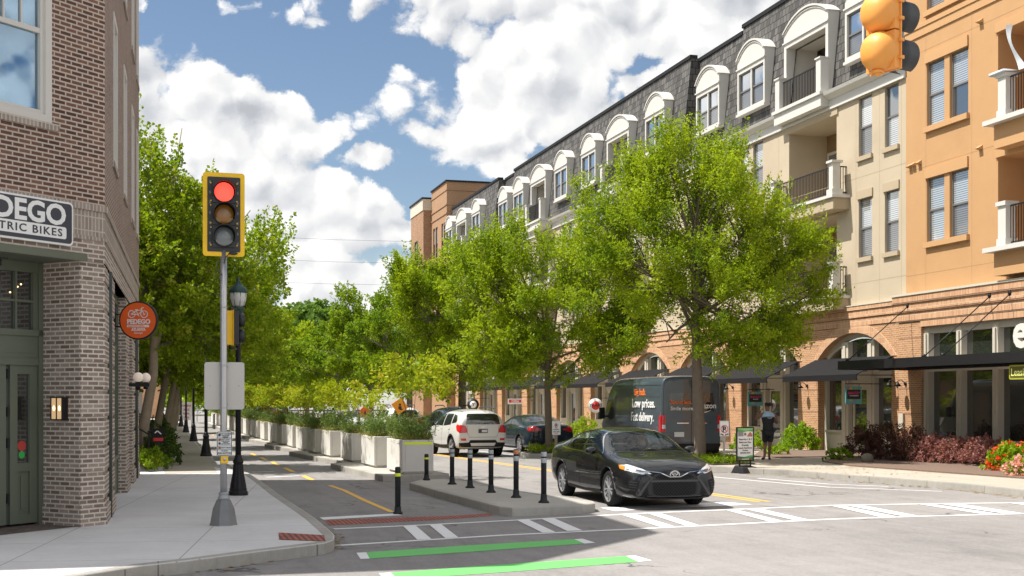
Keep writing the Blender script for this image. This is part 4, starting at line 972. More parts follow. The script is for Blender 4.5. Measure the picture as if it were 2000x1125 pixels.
def shopfront_arch(c):
    def mk():
        mb = MB(); y = -.28
        ap = arch_pts(2 * aw - .02, zsp, rise, 16); ip_ = arch_pts(2 * aw - .34, zsp, rise - .16, 16)
        for k in range(16): mb.prism_y([ap[k], ap[k + 1], ip_[k + 1], ip_[k]], y - .05, y + .10)
        mb.box(-aw, aw, y - .05, y + .12, 2.72, 2.95); mb.box(-aw, -aw + .2, y - .05, y + .1, .15, 3.5); mb.box(aw - .2, aw, y - .05, y + .1, .15, 3.5)
        for x in (-.85, .85): mb.box(x - .22, x + .22, y - .05, y + .16, .15, 4.02); mb.box(x - .08, x + .08, y + .16, y + .2, .3, 3.9)
        for a, b in ((-aw + .2, -1.07), (1.07, aw - .2)): mb.box(a, b, y - .05, y + .1, .15, .82); mb.box(a + .08, b - .08, y + .1, y + .12, .25, .72); mb.box(a - .05, b + .05, y - .02, y + .17, .82, .9)
        mb.box(-.63, .63, y - .05, y + .08, 2.45, 2.72)
        s = mb.build('shopfront', 'trim_cream', ab)
        mb = MB(); mb.box(-aw + .1, aw - .1, y - .03, y - .02, .85, 2.8); mb.build('pane', 'glass_shop', s)
        mb = MB(); q = [(x, z) for x, z in arch_pts(2 * aw - .4, zsp, rise - .2, 12)]; mb.prism_y([(-aw + .2, 2.9), (aw - .2, 2.9)] + q, y - .03, y - .02); mb.build('transom_pane', 'glass_shop', s)
        mb = MB(); mb.box(-.5, -.4, y - .02, y + .04, .2, 2.45); mb.box(.4, .5, y - .02, y + .04, .2, 2.45); mb.box(-.4, .4, y - .02, y + .04, .2, .42); mb.box(-.4, .4, y - .02, y + .04, 2.33, 2.45); d = mb.build('door', 'trim_cream', s)
        mb = MB(); mb.box(-.4, .4, y, y + .01, .42, 2.33); mb.build('pane', 'glass_shop', d)
        return s
    cached('shop', mk, ab, (c, 0, 0))
for c in archc: shopfront_arch(c)
# ---- black shop awnings (each a thing)
def awning(c, label, a=2.55):
    t = thing('awning', label, 'awning', M=FW @ Matrix.Translation((c, .07, 2.82)), group='black awnings over the arched shopfronts')
    mb = MB(); mb.add([(-a, 0, .62), (a, 0, .62), (a, 1.35, 0), (-a, 1.35, 0), (-a, 0, .60), (a, 0, .60), (a, 1.33, -.02), (-a, 1.33, -.02), (a, 1.35, -.2), (-a, 1.35, -.2), (a, 1.33, -.2), (-a, 1.33, -.2)],
                   [(0, 1, 2, 3), (4, 7, 6, 5), (3, 2, 8, 9), (7, 11, 10, 6), (9, 8, 10, 11), (0, 3, 7, 4), (1, 5, 6, 2), (0, 4, 5, 1)])
    mb.build('canvas', 'awning_black', t)
    mb = MB(); mb.tube([(-a, 1.33, -.03), (-a, .0, -.03)], .015, 5); mb.tube([(a, 1.33, -.03), (a, 0, -.03)], .015, 5); mb.tube([(-a, 1.32, -.18), (a, 1.32, -.18)], .015, 5); mb.build('frame', 'black_metal', t)
AWL = ['black canvas awning over the arched shop window nearest the orange building', 'black canvas awning above the shop door behind the person walking', 'black canvas awning over the arched window behind the big street tree', 'black canvas awning above the arched window over the delivery van', 'black canvas awning half hidden by leaves just left of the van']
for k, c in enumerate(archc[:9]):
    awning(c, AWL[k] if k < 5 else 'black canvas awning over the %s arched shopfront from the orange building' % ORD[k])
# =============== orange stucco building at the right
ob_ = thing('stucco_building', 'orange stucco building with brick shopfront, white balconies and paired windows at the right edge', 'building', M=FW)
ZH = 17.6; A0 = 20.0
oh = []
for z in (6.90, 10.50, 14.12): oh += [(33.02, 33.95, z, z + 2.0, .15), (34.22, 35.15, z, z + 2.0, .15)]
for z in (6.22, 9.80): oh.append((26.6, 31.62, z, z + 2.70, 1.7))
mb = MB(); wall_holes(mb, A0, 36.30, 5.35, ZH, oh, .15, y=.02); mb.box(A0, 36.30, -11, -2.0, 5.3, ZH)
mb.add([(36.30, .02, .2), (36.30, .02, ZH), (36.30, -6, ZH), (36.30, -6, .2)], [(0, 1, 2, 3)]); mb.add([(A0, .02, 5.3), (A0, .02, ZH), (A0, -11, ZH), (A0, -11, 5.3)], [(0, 1, 2, 3)])
mb.build('upper_wall', 'stucco_orange', ob_)
mb = MB(); mb.box(A0, 36.3, -12, -.2, 17.4, 17.5); mb.build('roof', 'black_soft', ob_)
for h in oh:
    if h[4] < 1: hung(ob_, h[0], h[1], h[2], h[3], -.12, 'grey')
for z in (6.90, 10.50, 14.12): bar(ob_, 'lintel', 'stucco_orange2', 2.2, .021, .075, .32, (33.0, 0, z + 2.0)); bar(ob_, 'sill', 'stucco_orange2', 2.25, .021, .13, .17, (32.95, 0, z - .17))
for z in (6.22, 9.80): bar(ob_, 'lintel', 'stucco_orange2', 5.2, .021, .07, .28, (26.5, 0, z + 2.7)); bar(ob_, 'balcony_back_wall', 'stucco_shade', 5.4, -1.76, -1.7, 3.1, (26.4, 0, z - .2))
mb = MB(); mb.box(A0, 36.30, .02, .09, 13.70, 13.84); mb.box(A0, 36.30, .02, .06, 13.44, 13.70); mb.build('band_course', 'stucco_orange2', ob_)
jt = MB()
for z in (5.95, 9.3, 12.95): jt.box(A0, 36.3, .0205, .023, z - .01, z + .01)
for c in (32.85, 35.2): jt.box(c - .01, c + .01, .0205, .023, 5.4, 13.4)
jt.build('stucco_joint', 'joint', ob_)
for z in (6.22, 9.80):
    def mk():
        mb = MB(); mb.box(26.5, 31.15, -.2, .50, -.75, -.09); mb.m = 1; mb.box(26.4, 31.35, -.2, .74, -.09, .04)
        return mb.build('balcony_slab', ['stucco_orange2', 'trim_white'], ob_)
    cached('oslab', mk, ob_, (0, 0, z))
    def mkp():
        mb = MB(); mb.box(30.55, 30.89, .22, .56, 0.04, 1.17); mb.box(30.50, 30.94, .17, .61, 1.17, 1.29); mb.box(30.52, 30.92, .19, .59, .04, .26); return mb.build('balcony_post', 'trim_white', ob_)
    cached('opost', mkp, ob_, (0, 0, z))
    cached('orail', railing(ob_, 3.95, 1.12), ob_, (26.6, .40, z + .06))
mb = MB(); mb.m = 0
vb = []
for (px_, py_, n_) in ((1780, 325, 1), (1787, 322, 1), (1798, 318, 1), (1917, 289, 1), (1918, 42, 1), (1788, 103, 1)):
    t = (px_ - 1000) / 2500; d = 23.2 / (t * CS + SN); a = d * CS - t * d * SN; z = CAMH + (780 - py_) * d / 2500
    v_ = MB(); v_.add([(a - .09, .02, z + .08), (a + .09, .02, z + .08), (a + .09, .16, z - .01), (a - .09, .16, z - .01), (a - .09, .02, z - .05), (a + .09, .02, z - .05), (a - .09, .15, z - .03), (a + .09, .15, z - .03)],
        [(0, 1, 2, 3), (0, 3, 6, 4), (1, 5, 7, 2), (4, 6, 7, 5), (3, 2, 7, 6)]); v_.build('vent_hood', 'stucco_orange2', ob_)
# balcony wall lights, cloth
for z in (6.22, 9.80):
    t = thing('barn_light', 'black and white gooseneck wall light in the %s orange balcony' % ('upper' if z > 8 else 'lower'), 'wall lamp', M=FW @ Matrix.Translation((29.5, -1.7, z + 2.02)))
    mb = MB(); mb.lathe([(.05, .0), (.05, .05)], 10, axis='y', c=(0, 0, .1)); mb.tube([(0, .02, .1), (0, .22, .14), (0, .26, .06)], .018, 6); mb.lathe([(.02, .08), (.06, .04), (.16, -.04)], 14, c=(0, .26, 0)); mb.build('shade', 'black_metal', t)
    mb = MB(); mb.sphere((0, .26, -.04), .05, 8, 6); mb.build('bulb_globe', 'trim_white', t)
cl = thing('cloth', 'white cloth strip hanging over the post of the upper orange balcony', 'cloth', M=FW @ Matrix.Translation((30.6, .25, 11.1)))
mb = MB(); mb.smooth = True; vs = []
for k in range(14):
    q = k / 13; x = .0 - .42 * q ** 2.2 ; vs += [(x - .02 - .05 * q, .05 + .1 * math.sin(q * 5), 1.3 * (1 - q) ** 1.1 + .03), (x + .04 + .12 * q, .12 + .12 * math.cos(q * 4), 1.3 * (1 - q) ** 1.1)]
mb.add(vs, [(2 * k, 2 * k + 2, 2 * k + 3, 2 * k + 1) for k in range(13)]); mb.box(-.1, .55, -.05, .42, -.03, .05); mb.build('drape', 'curtain', cl)
# orange ground floor, brick
mb = MB()
wall_holes(mb, A0, 36.40, .15, 4.47, [(24.5, 35.15, .15, 4.26, .35)], .35, y=.22)
mb.add([(36.40, .22, .15), (36.40, .22, 4.6), (36.40, -.5, 4.6), (36.40, -.5, .15)], [(0, 1, 2, 3)])
mb.build('ground_floor_wall', 'brick_brown_orange' if 'brick_brown_orange' in MATS else 'brick_orange', ob_)
mb = MB(); mb.box(A0, 35.15, .21, .245, 4.27, 4.47); mb.box(A0, 36.45, .1, .27, 4.50, 4.76); mb.box(A0, 36.5, .1, .32, 4.80, 5.04); mb.box(A0, 36.55, .1, .37, 5.08, 5.28); mb.build('brick_cornice', 'brick_orange_soldier', ob_)
mb = MB(); mb.box(A0, 36.5, .1, .26, 4.47, 4.50); mb.box(A0, 36.55, .1, .31, 4.76, 4.80); mb.box(A0, 36.6, .1, .36, 5.04, 5.08)
for z in (.75, 1.55, 2.35, 3.15, 3.95): mb.box(35.16, 36.41, .215, .226, z - .02, z + .02)
mb.build('groove', 'brick_brown', ob_)
mb = MB(); mb.box(A0, 36.6, 0, .40, 5.28, 5.345); mb.build('coping', 'trim_cream', ob_)
mb = MB(); y = -.02
mb.box(24.5, 35.15, y - .1, y + .12, 4.05, 4.26); mb.box(24.5, 35.15, y - .1, y + .1, .15, .72); mb.box(24.5, 35.15, y - .1, y + .2, .72, .82); mb.box(24.5, 35.15, y - .1, y + .14, 2.86, 3.2)
for a in (35.02, 33.33, 31.60, 29.9, 28.2, 26.5): mb.box(a - .13, a + .13, y - .1, y + .15, .15, 4.2); mb.box(a - .05, a + .05, y + .15, y + .2, .82, 4.05)
for a in (34.2, 32.45, 30.75, 29.05): mb.box(a - .62, a + .62, y + .1, y + .115, .24, .64)
s = mb.build('shopfront', 'trim_cream', ob_)
mb = MB(); mb.box(24.6, 35.1, y - .06, y - .05, .8, 4.15); mb.build('pane', 'glass_shop', s)
mb = MB(); mb.box(36.40 - .35, 36.40 - .10, .22, .30, 1.05, 1.55) ; mb.build('meter_box', 'trim_cream', ob_)
# canopy
cp = thing('entrance_canopy', 'long flat black steel canopy hung on rods over the brick shopfront at the right', 'canopy', M=FW)
mb = MB(); mb.box(24, 35.9, 2.60, 2.70, 2.92, 3.19); mb.box(24, 35.9, .25, .33, 2.92, 3.19); mb.box(35.82, 35.9, .33, 2.60, 2.92, 3.19)
for a in np.arange(24.6, 35.8, .62): mb.box(a - .02, a + .02, .33, 2.6, 2.96, 3.12)
mb.build('beam', 'black_metal', cp)
mb = MB(); mb.box(24, 35.82, .33, 2.6, 3.125, 3.15); mb.build('deck', 'black_soft', cp)
for a in (35.75, 31.6, 30.7, 26.0):
    mb = MB(); a2 = a - (.0 if a > 35 else .0); mb.tube([(a, 2.45, 3.2), (a2, .3, 4.95)], .016, 6); mb.sphere((a, 2.45, 3.22), .06, 8, 5); mb.lathe([(.09, .0), (.09, .06), (.03, .1)], 8, c=(a2, .26, 4.97), axis='y'); mb.build('rod', 'black_metal', cp)
le_ = tag(text_mesh('e', 1.18, 'trim_white', None, Matrix(), name='channel_letter', depth=.07, bold=.03), 'big white three-dimensional letter e standing on the black canopy', 'sign')
le_.matrix_world = FW @ face_y(27.36, 2.66, 3.30)
lsn = thing('leasing_sign', 'lime green sign reading Leasing hung under the black canopy', 'sign', M=FW @ Matrix.Translation((26.34, 2.5, 2.50)))
mb = MB(); mb.prism_y(rounded(0, 1.42, 0, .36, .05), -.03, .03); mb.build('border', 'lime_sign', lsn)
mb = MB(); mb.prism_y(rounded(.04, 1.38, .04, .32, .03), .03, .036); mb.build('panel', pmat('sign_olive', (.10, .09, .02), .5), lsn)
text_mesh('Leasing', .27, 'lime_text', lsn, face_y(1.34, .037, .09), sx=.95)
# wall lamps between shopfronts
for k, (a, y_) in enumerate(((36.0, .22), (36.75, .07), (42.7, .07), (49.05, .07))):
    t = thing('sconce', ['black barn sconce on the brown brick under the canopy', 'black barn sconce just left of the canopy end on orange brick', 'black barn sconce on the brick pier right of the leafy bush', 'black barn sconce on the brick pier behind the big tree'][k], 'wall lamp', M=FW @ Matrix.Translation((a, y_, 2.5)))
    mb = MB(); mb.lathe([(.06, .0), (.06, .04)], 10, axis='y'); mb.tube([(0, .02, 0), (0, .16, .12), (0, .28, .1), (0, .3, 0)], .014, 6); mb.lathe([(.03, .05), (.06, .0), (.14, -.09)], 14, c=(0, .3, 0)); mb.build('shade', 'black_metal', t)
# =============== buildings further along
fb = thing('stucco_building', 'tall brown stucco building beyond the slate mansard roof', 'building', M=FW)
Y = .75
fh = []
for z in (13.7, 10.2, 6.7): fh += [(101.4, 102.1, z, z + 2.7, .15), (102.3, 103.0, z, z + 2.7, .15), (104.5, 105.3, z, z + 2.7, .15), (105.5, 106.3, z, z + 2.7, .15)]
mb = MB(); wall_holes(mb, 101.0, 107.0, .15, 19.6, fh, .15, y=Y)
mb.add([(101, Y, .15), (101, Y, 19.6), (101, -14, 19.6), (101, -14, .15)], [(0, 1, 2, 3)]); mb.add([(107.0, Y, .15), (107.0, Y, 19.6), (107.0, -14, 19.6), (107.0, -14, .15)], [(0, 1, 2, 3)])
mb.add([(101, Y, 19.5), (107.0, Y, 19.5), (107.0, -14, 19.5), (101, -14, 19.5)], [(0, 1, 2, 3)])
mb.build('wall', 'stucco_brown', fb)
for h in fh: hung(fb, h[0], h[1], h[2], h[3], Y - .13, 'dark')
mb = MB(); mb.box(100.9, 106.95, -14, Y + .1, 19.6, 19.72); mb.build('coping', 'black_soft', fb)
mb = MB(); mb.box(100.94, 106.95, -14, Y + .06, 17.7, 17.8); mb.box(100.94, 106.95, -14, Y + .06, 17.0, 17.1); mb.box(100.94, 106.95, -14, Y + .05, 18.9, 19.0); mb.box(100.94, 106.95, -14, Y + .09, 13.0, 13.2); mb.build('band_course', 'stucco_brown', fb)
rb = thing('brick_building', 'red brick building with pale parapet at the far end of the row', 'building', M=FW)
fh = [(109.3, 110.9, 13.3, 15.8, .15), (109.3, 110.9, 9.0, 11.5, .15)]
mb = MB(); Y2 = 1.45; wall_holes(mb, 107.0, 112.5, .15, 18.1, fh, .15, y=Y2); mb.add([(107.0, Y2, .15), (107.0, Y2, 18.1), (107.0, -12, 18.1), (107.0, -12, .15)], [(0, 1, 2, 3)]); mb.add([(112.5, Y2, .15), (112.5, Y2, 18.1), (112.5, -12, 18.1), (112.5, -12, .15)], [(0, 1, 2, 3)])
mb.build('wall', 'brick_red', rb)
for h in fh: hung(rb, h[0], h[1], h[2], h[3], Y2 - .13, 'dark', 1)
mb = MB(); mb.box(106.97, 112.55, -12, Y2 + .06, 18.1, 19.05); mb.build('parapet', 'trim_cream', rb)
mb = MB(); mb.box(106.96, 112.65, -12, Y2 + .14, 19.05, 19.2); mb.build('coping', 'black_soft', rb)
mb = MB(); mb.add([(108.2, Y2, 13.0), (112, Y2, 13.0), (112, Y2 + 1.3, 12.2), (108.2, Y2 + 1.3, 12.2), (108.2, Y2, 12.9), (112, Y2, 12.9), (112, Y2 + 1.3, 12.1), (108.2, Y2 + 1.3, 12.1)], [(0, 1, 2, 3), (4, 7, 6, 5), (3, 2, 6, 7), (0, 3, 7, 4), (1, 5, 6, 2)]); mb.build('awning_roof', 'black_soft', rb)
# ------------------------------------------------------------------ vegetation
def leaves_mesh(name, C, A, L, size, mat, rng, aspect=0.5, per=40, spread=0.35, droop=0.0):
    """C clump centres (n,3), A unit spray axes (n,3), L spray lengths (n,) -> one mesh of small leaf faces"""
    n = len(C); N_ = n * per
    c = np.repeat(C, per, 0); a = np.repeat(A, per, 0); l = np.repeat(L, per)
    t = rng.random(N_) ** 0.8
    rad = rng.normal(size=(N_, 3)); rad -= (rad * a).sum(1)[:, None] * a; rad /= np.linalg.norm(rad, axis=1)[:, None] + 1e-9
    sp_ = np.repeat(spread, per) if isinstance(spread, np.ndarray) else spread
    r = np.sqrt(rng.random(N_)) * l * sp_ * (1.05 - t)
    p = c + a * (t * l)[:, None] + rad * r[:, None]; p[:, 2] -= droop * r
    d = a * 0.5 + rad * 0.8 + rng.normal(size=(N_, 3)) * 0.45; d /= np.linalg.norm(d, axis=1)[:, None]
    s = np.cross(d, rng.normal(size=(N_, 3))); s /= np.linalg.norm(s, axis=1)[:, None] + 1e-9
    sz = size * (0.6 + 0.8 * rng.random(N_)); hl = (d * sz[:, None]); hw = s * (sz * aspect)[:, None]
    V = np.empty((N_, 4, 3)); V[:, 0] = p; V[:, 1] = p + hl * .5 + hw * .5; V[:, 2] = p + hl; V[:, 3] = p + hl * .5 - hw * .5
    me = bpy.data.meshes.new(name); me.vertices.add(N_ * 4); me.vertices.foreach_set('co', V.reshape(-1))
    me.loops.add(N_ * 4); me.loops.foreach_set('vertex_index', np.arange(N_ * 4, dtype=np.int32))
    me.polygons.add(N_); me.polygons.foreach_set('loop_start', np.arange(0, N_ * 4, 4, dtype=np.int32)); me.polygons.foreach_set('loop_total', np.full(N_, 4, dtype=np.int32))
    me.materials.append(MATS[mat]); me.update(calc_edges=True); me.validate()
    return me
def crown_obj(name, parent, *a, **k):
    me = leaves_mesh(name, *a, **k); o = bpy.data.objects.new(name, me); COL.objects.link(o)
    if parent: o.parent = parent
    return o
def tree(label, u, v, trunk_r, fork, lobes, n, per, leaf, mat, bark, seed, group=None, name='street_tree', up=0.55, L=(0.45, 0.95), lean=(0, 0), z0=0.15, multi=False, aspect=.5, shell=.5, cat='tree', clump=.24, airy=99, zs=1.0, keepf=.42):
    """lobes: (dx, dy, z, rx, ry, rz) relative to the trunk foot in plan, z absolute"""
    rng = np.random.default_rng(seed); rr = random.Random(seed)
    t = thing(name, label, cat, loc=(u, v, z0), group=group)
    wt = np.array([l[6] if len(l) > 6 else 1.0 for l in lobes]); lb = np.array([l[:6] for l in lobes], float); lb[:, 2] -= z0; lb[:, 2] *= zs; lb[:, 5] *= zs
    vol = lb[:, 3] * lb[:, 4] * lb[:, 5]; pr = wt * vol ** .8 / (wt * vol ** .8).sum()
    ns = max(20, n // 16); ks = rng.choice(len(lb), ns, p=pr); ds = rng.normal(size=(ns, 3)); ds /= np.linalg.norm(ds, axis=1)[:, None]
    rs = shell + (1 - shell) * rng.random(ns) ** .7; rs *= np.where(rng.random(ns) < .10, 1.10, 1.0)
    SUB = lb[ks, :3] + ds * lb[ks, 3:6] * rs[:, None]; q_ = rng.choice(ns, n); k = ks[q_]
    d = rng.normal(size=(n, 3)); d /= np.linalg.norm(d, axis=1)[:, None]; msz = lb[:, 3:6].mean()
    C = SUB[q_] + d * (rng.random(n) ** .5 * clump * msz)[:, None] * np.array([1.15, 1.15, .75])
    d = d * .5 + ds[q_] * .5; d /= np.linalg.norm(d, axis=1)[:, None]
    ctr = (lb[:, :3] * pr[:, None]).sum(0)
    out = C - ctr * np.array([1, 1, .8]); out /= np.linalg.norm(out, axis=1)[:, None]
    A = out * .65 + d * .35 + np.array([0, 0, up]) + rng.normal(size=(n, 3)) * .30; A /= np.linalg.norm(A, axis=1)[:, None]
    Ln = L[0] + (L[1] - L[0]) * rng.random(n)
    sprd = np.full(n, .35)
    if airy < 90:
        hi = C[:, 2] + rng.normal(size=n) * .5 > airy - z0; keep = ~hi | (rng.random(n) < keepf)
        A[hi] += np.array([0, 0, .5]); A /= np.linalg.norm(A, axis=1)[:, None]; Ln = np.where(hi, Ln * 1.45, Ln); sprd = np.where(hi, .15, .32)
        C, A, Ln, sprd, k = C[keep], A[keep], Ln[keep], sprd[keep], k[keep]; n = len(C)
    crown_obj('crown', t, C, A, Ln, leaf, mat, rng, per=per, aspect=aspect, spread=sprd)
    mb = MB(); mb.smooth = True
    fk = Vector((lean[0], lean[1], fork - z0))
    top = Vector((ctr[0] * .5 + lean[0] * .5, ctr[1] * .5 + lean[1] * .5, ctr[2] + .2 * (lb[:, 2].max() - ctr[2])))
    mid = fk.lerp(Vector((lean[0] * 1.3, lean[1] * 1.3, top.z)), .55)
    mb.tube([(0, 0, -.02), (.01, 0, .12), (lean[0] * .3, lean[1] * .3, fk.z * .45), fk, mid, top], [trunk_r * 1.35, trunk_r * 1.05, trunk_r * .95, trunk_r * .85, trunk_r * .5, trunk_r * .15], 10)
    for q, l_ in enumerate(lb):
        e = Vector(l_[:3]); s0 = fk.lerp(mid, rr.random() * .9); m1 = s0.lerp(e, .5) + Vector((rr.uniform(-.2, .2), rr.uniform(-.2, .2), rr.uniform(-.1, .3)))
        r0 = trunk_r * rr.uniform(.32, .5); mb.tube([s0, m1, e], [r0, r0 * .6, r0 * .3], 7)
        idx = [i for i in range(n) if k[i] == q]; rr.shuffle(idx)
        for i in idx[:max(4, int(24 * pr[q] * len(lb) / 2))]:
            b0 = m1.lerp(e, rr.random()); ce = Vector(C[i]) + Vector(A[i]) * Ln[i] * .5
            mb.tube([b0, b0.lerp(ce, .5) + Vector((rr.uniform(-.12, .12), rr.uniform(-.12, .12), rr.uniform(-.05, .12))), ce], [r0 * .32, r0 * .2, r0 * .06], 5, cap=False)
    mb.build('trunk', bark, t, uv=False)
    return t
# -- right-hand row
G1 = 'street trees along the right kerb'
tree('large bright green street tree in the kerb bed beside the delivery van', 15.62, 35.4, .17, 3.3,
     [(-.3, 0, 7.0, 2.3, 2.2, 2.3), (.1, .3, 8.7, 1.15, 1.3, 1.25), (-2.1, -.3, 6.0, 1.6, 1.6, 1.7), (1.6, .2, 7.2, 1.55, 1.6, 1.6), (1.4, .2, 5.2, 1.6, 1.6, 1.5), (3.0, .2, 5.7, 1.5, 1.4, 1.1), (2.4, .2, 6.8, 1.1, 1.2, 1.0), (.2, -.8, 4.6, 1.9, 1.6, 1.3), (-1.8, .8, 7.7, 1.3, 1.3, 1.1), (.8, 0, 3.7, 1.3, 1.2, .75), (-3.0, .4, 5.4, 1.0, 1.1, 1.1), (3.9, .3, 5.3, .9, .6, .35, .7), (1.9, .3, 3.7, 1.4, 1.2, .9), (2.9, .3, 4.5, 1.2, 1.1, .8), (-1.0, .2, 3.7, 1.3, 1.1, .8, .9), (4.3, .4, 5.6, .8, .7, .5, .6), (-1.0, 0, 9.0, .8, .9, .9, .8), (1.1, .2, 8.8, .8, .9, .9, .8), (-2.9, 0, 6.6, .8, .9, .8)],
     3900, 42, .086, 'leaf_lime', 'bark', 11, G1, lean=(-.12, 0), L=(.4, .95), up=.75, airy=7.2, keepf=.85, clump=.27)
tree('spreading yellow-green street tree with forked trunk in front of the dark parked saloon', 13.05, 42.4, .13, 2.3,
     [(-.3, 0, 5.4, 2.0, 1.9, 1.9), (-2.2, 0, 5.6, 1.4, 1.5, 1.5), (-2.2, .3, 4.2, 1.1, 1.3, 1.0), (1.8, 0, 5.6, 1.6, 1.6, 1.5), (.5, .2, 7.0, 1.1, 1.3, 1.1), (1.9, .2, 4.0, 1.2, 1.3, .95), (-.2, -.4, 3.7, 1.6, 1.3, .9), (-1.2, .2, 7.0, .9, 1.0, .8), (1.2, 0, 3.1, 1.3, 1.0, .6), (-1.4, 0, 3.3, 1.3, 1.0, .6), (2.8, 0, 4.6, .9, 1, .9), (-2.6, 0, 5.2, .8, 1, 1.2)],
     2800, 40, .094, 'leaf_lime', 'bark', 12, G1, lean=(-.05, 0), up=.75, airy=6.0, keepf=.85, clump=.27)
tree('yellow-green street tree behind the white SUV', at_v(902, 57), 57, .18, 3.0,
     [(0, 0, 6.4, 2.3, 2.2, 2.1), (-1.7, 0, 6.0, 1.4, 1.5, 1.7), (1.6, 0, 5.4, 1.6, 1.5, 1.5), (.4, 0, 8.0, 1.3, 1.3, 1.1), (-1.2, 0, 4.3, 1.5, 1.3, .9), (2.0, 0, 7.0, 1.2, 1.2, 1.2), (-2.0, 0, 7.7, 1.0, 1.0, .9), (.8, 0, 3.7, 1.8, 1.3, .9), (-.8, 0, 3.4, 1.8, 1.3, .9), (2.4, 0, 4.4, 1.3, 1.2, 1.1)],
     2300, 38, .12, 'leaf_lime', 'bark', 13, G1, zs=.93, up=.8, airy=7.0, keepf=.85, clump=.27)
tree('dense mid green street tree left of the tree behind the SUV', at_v(800, 71), 71, .18, 3.0,
     [(0, 0, 6.8, 2.7, 2.3, 2.4), (-1.8, 0, 5.6, 1.7, 1.6, 1.9), (1.9, 0, 6.2, 1.7, 1.6, 1.8), (.3, 0, 8.8, 1.4, 1.4, 1.2), (0, 0, 4.4, 2.2, 1.4, 1.0)],
     1300, 38, .145, 'leaf_mid', 'bark', 14, G1, zs=.9)
tree('tall green street tree with spiky top in the middle distance', at_v(725, 86), 86, .18, 3.2,
     [(0, 0, 6.6, 2.8, 2.3, 2.6), (-1.4, 0, 8.4, 1.3, 1.3, 1.6), (1.4, 0, 8.2, 1.4, 1.4, 1.7), (-2.2, 0, 5.6, 1.7, 1.5, 1.8), (2.2, 0, 5.4, 1.8, 1.5, 1.8), (0, 0, 4.3, 2.4, 1.4, 1.1)],
     1300, 36, .16, 'leaf_mid', 'bark', 15, G1, up=.9, zs=.86, airy=6.8, keepf=.8)
tree('green street tree left of the spiky-topped tree', at_v(660, 98), 98, .18, 3.2,
     [(0, 0, 6.0, 2.8, 2.3, 2.4), (-1.8, 0, 6.8, 1.5, 1.3, 1.6), (1.4, 0, 7.8, 1.4, 1.4, 1.5), (-2.6, 0, 5.0, 2.0, 1.5, 1.7), (2.4, 0, 5.4, 2.1, 1.5, 2.0)],
     1150, 34, .18, 'leaf_mid', 'bark', 16, G1, up=.8, zs=.86)
tree('yellow-green street tree at the far end of the right-hand row', at_v(600, 112), 112, .18, 3.2,
     [(0, 0, 6.0, 2.8, 2.3, 2.6), (-1.8, 0, 5.0, 1.9, 1.5, 1.9), (1.6, 0, 6.8, 1.7, 1.4, 1.7), (0, 0, 8.0, 1.4, 1.4, 1.3)],
     1000, 32, .2, 'leaf_lime', 'bark', 17, G1, up=.8, zs=.95)
tree('pale green small street tree beyond the planters at the far end', at_v(556, 125), 125, .16, 2.6,
     [(0, 0, 4.6, 2.8, 2.3, 2.2), (-1.6, 0, 4.0, 2.0, 1.5, 1.8), (1.8, 0, 5.6, 2.0, 1.4, 1.9)], 900, 30, .22, 'leaf_lime', 'bark', 18, G1, up=.6)
# -- left-hand row over the footpath
G2 = 'leafy trees over the left footpath'
LT = [(285, 37.5, 'nearest leafy tree with pale leaning trunk over the left footpath', [(.3, .6, 6.6, 1.9, 2.2, 2.0), (-.9, .5, 8.6, 1.3, 1.6, 1.5, .45), (1.3, .4, 5.6, 1.5, 2.0, 1.6), (.9, .8, 8.7, .8, 1.0, 1.3, .4), (0, .2, 4.9, 1.8, 2, 1.3), (1.9, .6, 7.0, .8, 1.2, 1.0, .5), (1.15, 1.0, 9.9, .35, .5, .9, .35), (-1.5, 1, 10.3, .4, .5, .6, .4), (1.6, 1.4, 3.9, 1.5, 1.6, .9), (2.6, 1.0, 8.4, .35, .5, .35, .4)], 1500),
      (312, 45, 'second leafy tree over the left footpath', [(.6, 0, 6.6, 2.3, 2.3, 2.6), (1.9, .4, 5.0, 1.9, 2.0, 1.7), (2.5, .4, 6.8, 1.1, 1.4, 1.2, .6), (0, 0, 8.4, 1.3, 1.5, 1.2, .5), (.2, 0, 4.0, 1.8, 1.8, 1.2), (3.7, .6, 7.0, .7, .7, .7, .5), (1.8, 0, 3.5, 1.6, 1.6, .9), (3.2, .5, 8.6, .3, .5, .3, .5)], 1200),
      (330, 54, 'third leafy tree over the left footpath', [(.6, 0, 6.4, 2.5, 2.4, 2.7), (2.6, .4, 5.2, 1.9, 2.0, 2.1), (3.8, .4, 7.6, 1.1, 1.3, 1.2, .5), (1.0, 0, 8.2, 1.6, 1.6, 1.2, .7), (.6, 0, 4.0, 1.8, 1.8, 1.0), (2.2, 0, 3.5, 2.0, 1.6, .9), (4.6, .5, 5.9, .9, .8, .8, .5)], 1000),
      (340, 65, 'fourth leafy tree over the left footpath', [(1.0, 0, 6.0, 2.6, 2.4, 2.7), (3.2, .4, 5.0, 2.0, 2.0, 2.1), (3.9, .4, 7.6, 1.5, 1.5, 1.8), (1, 0, 3.8, 2.2, 1.8, .9)], 800),
      (345, 78, 'fifth leafy tree over the left footpath', [(1.4, 0, 6.0, 2.8, 2.4, 2.9), (4.2, .4, 5.4, 2.4, 2.0, 2.6), (1.4, 0, 3.6, 2.2, 1.8, .9)], 700),
      (348, 94, 'sixth leafy tree over the left footpath', [(1.6, 0, 5.6, 3.0, 2.4, 2.9), (5.0, .4, 5.4, 2.9, 2.0, 2.9), (2, 0, 3.4, 2.2, 1.8, .9)], 600),
      (350, 112, 'farthest leafy tree over the left footpath', [(2, 0, 5.6, 3.4, 2.6, 3.2), (6.2, .4, 5.0, 3.4, 2.0, 3.2), (2.4, 0, 3.2, 2.4, 1.8, 1.0)], 550)]
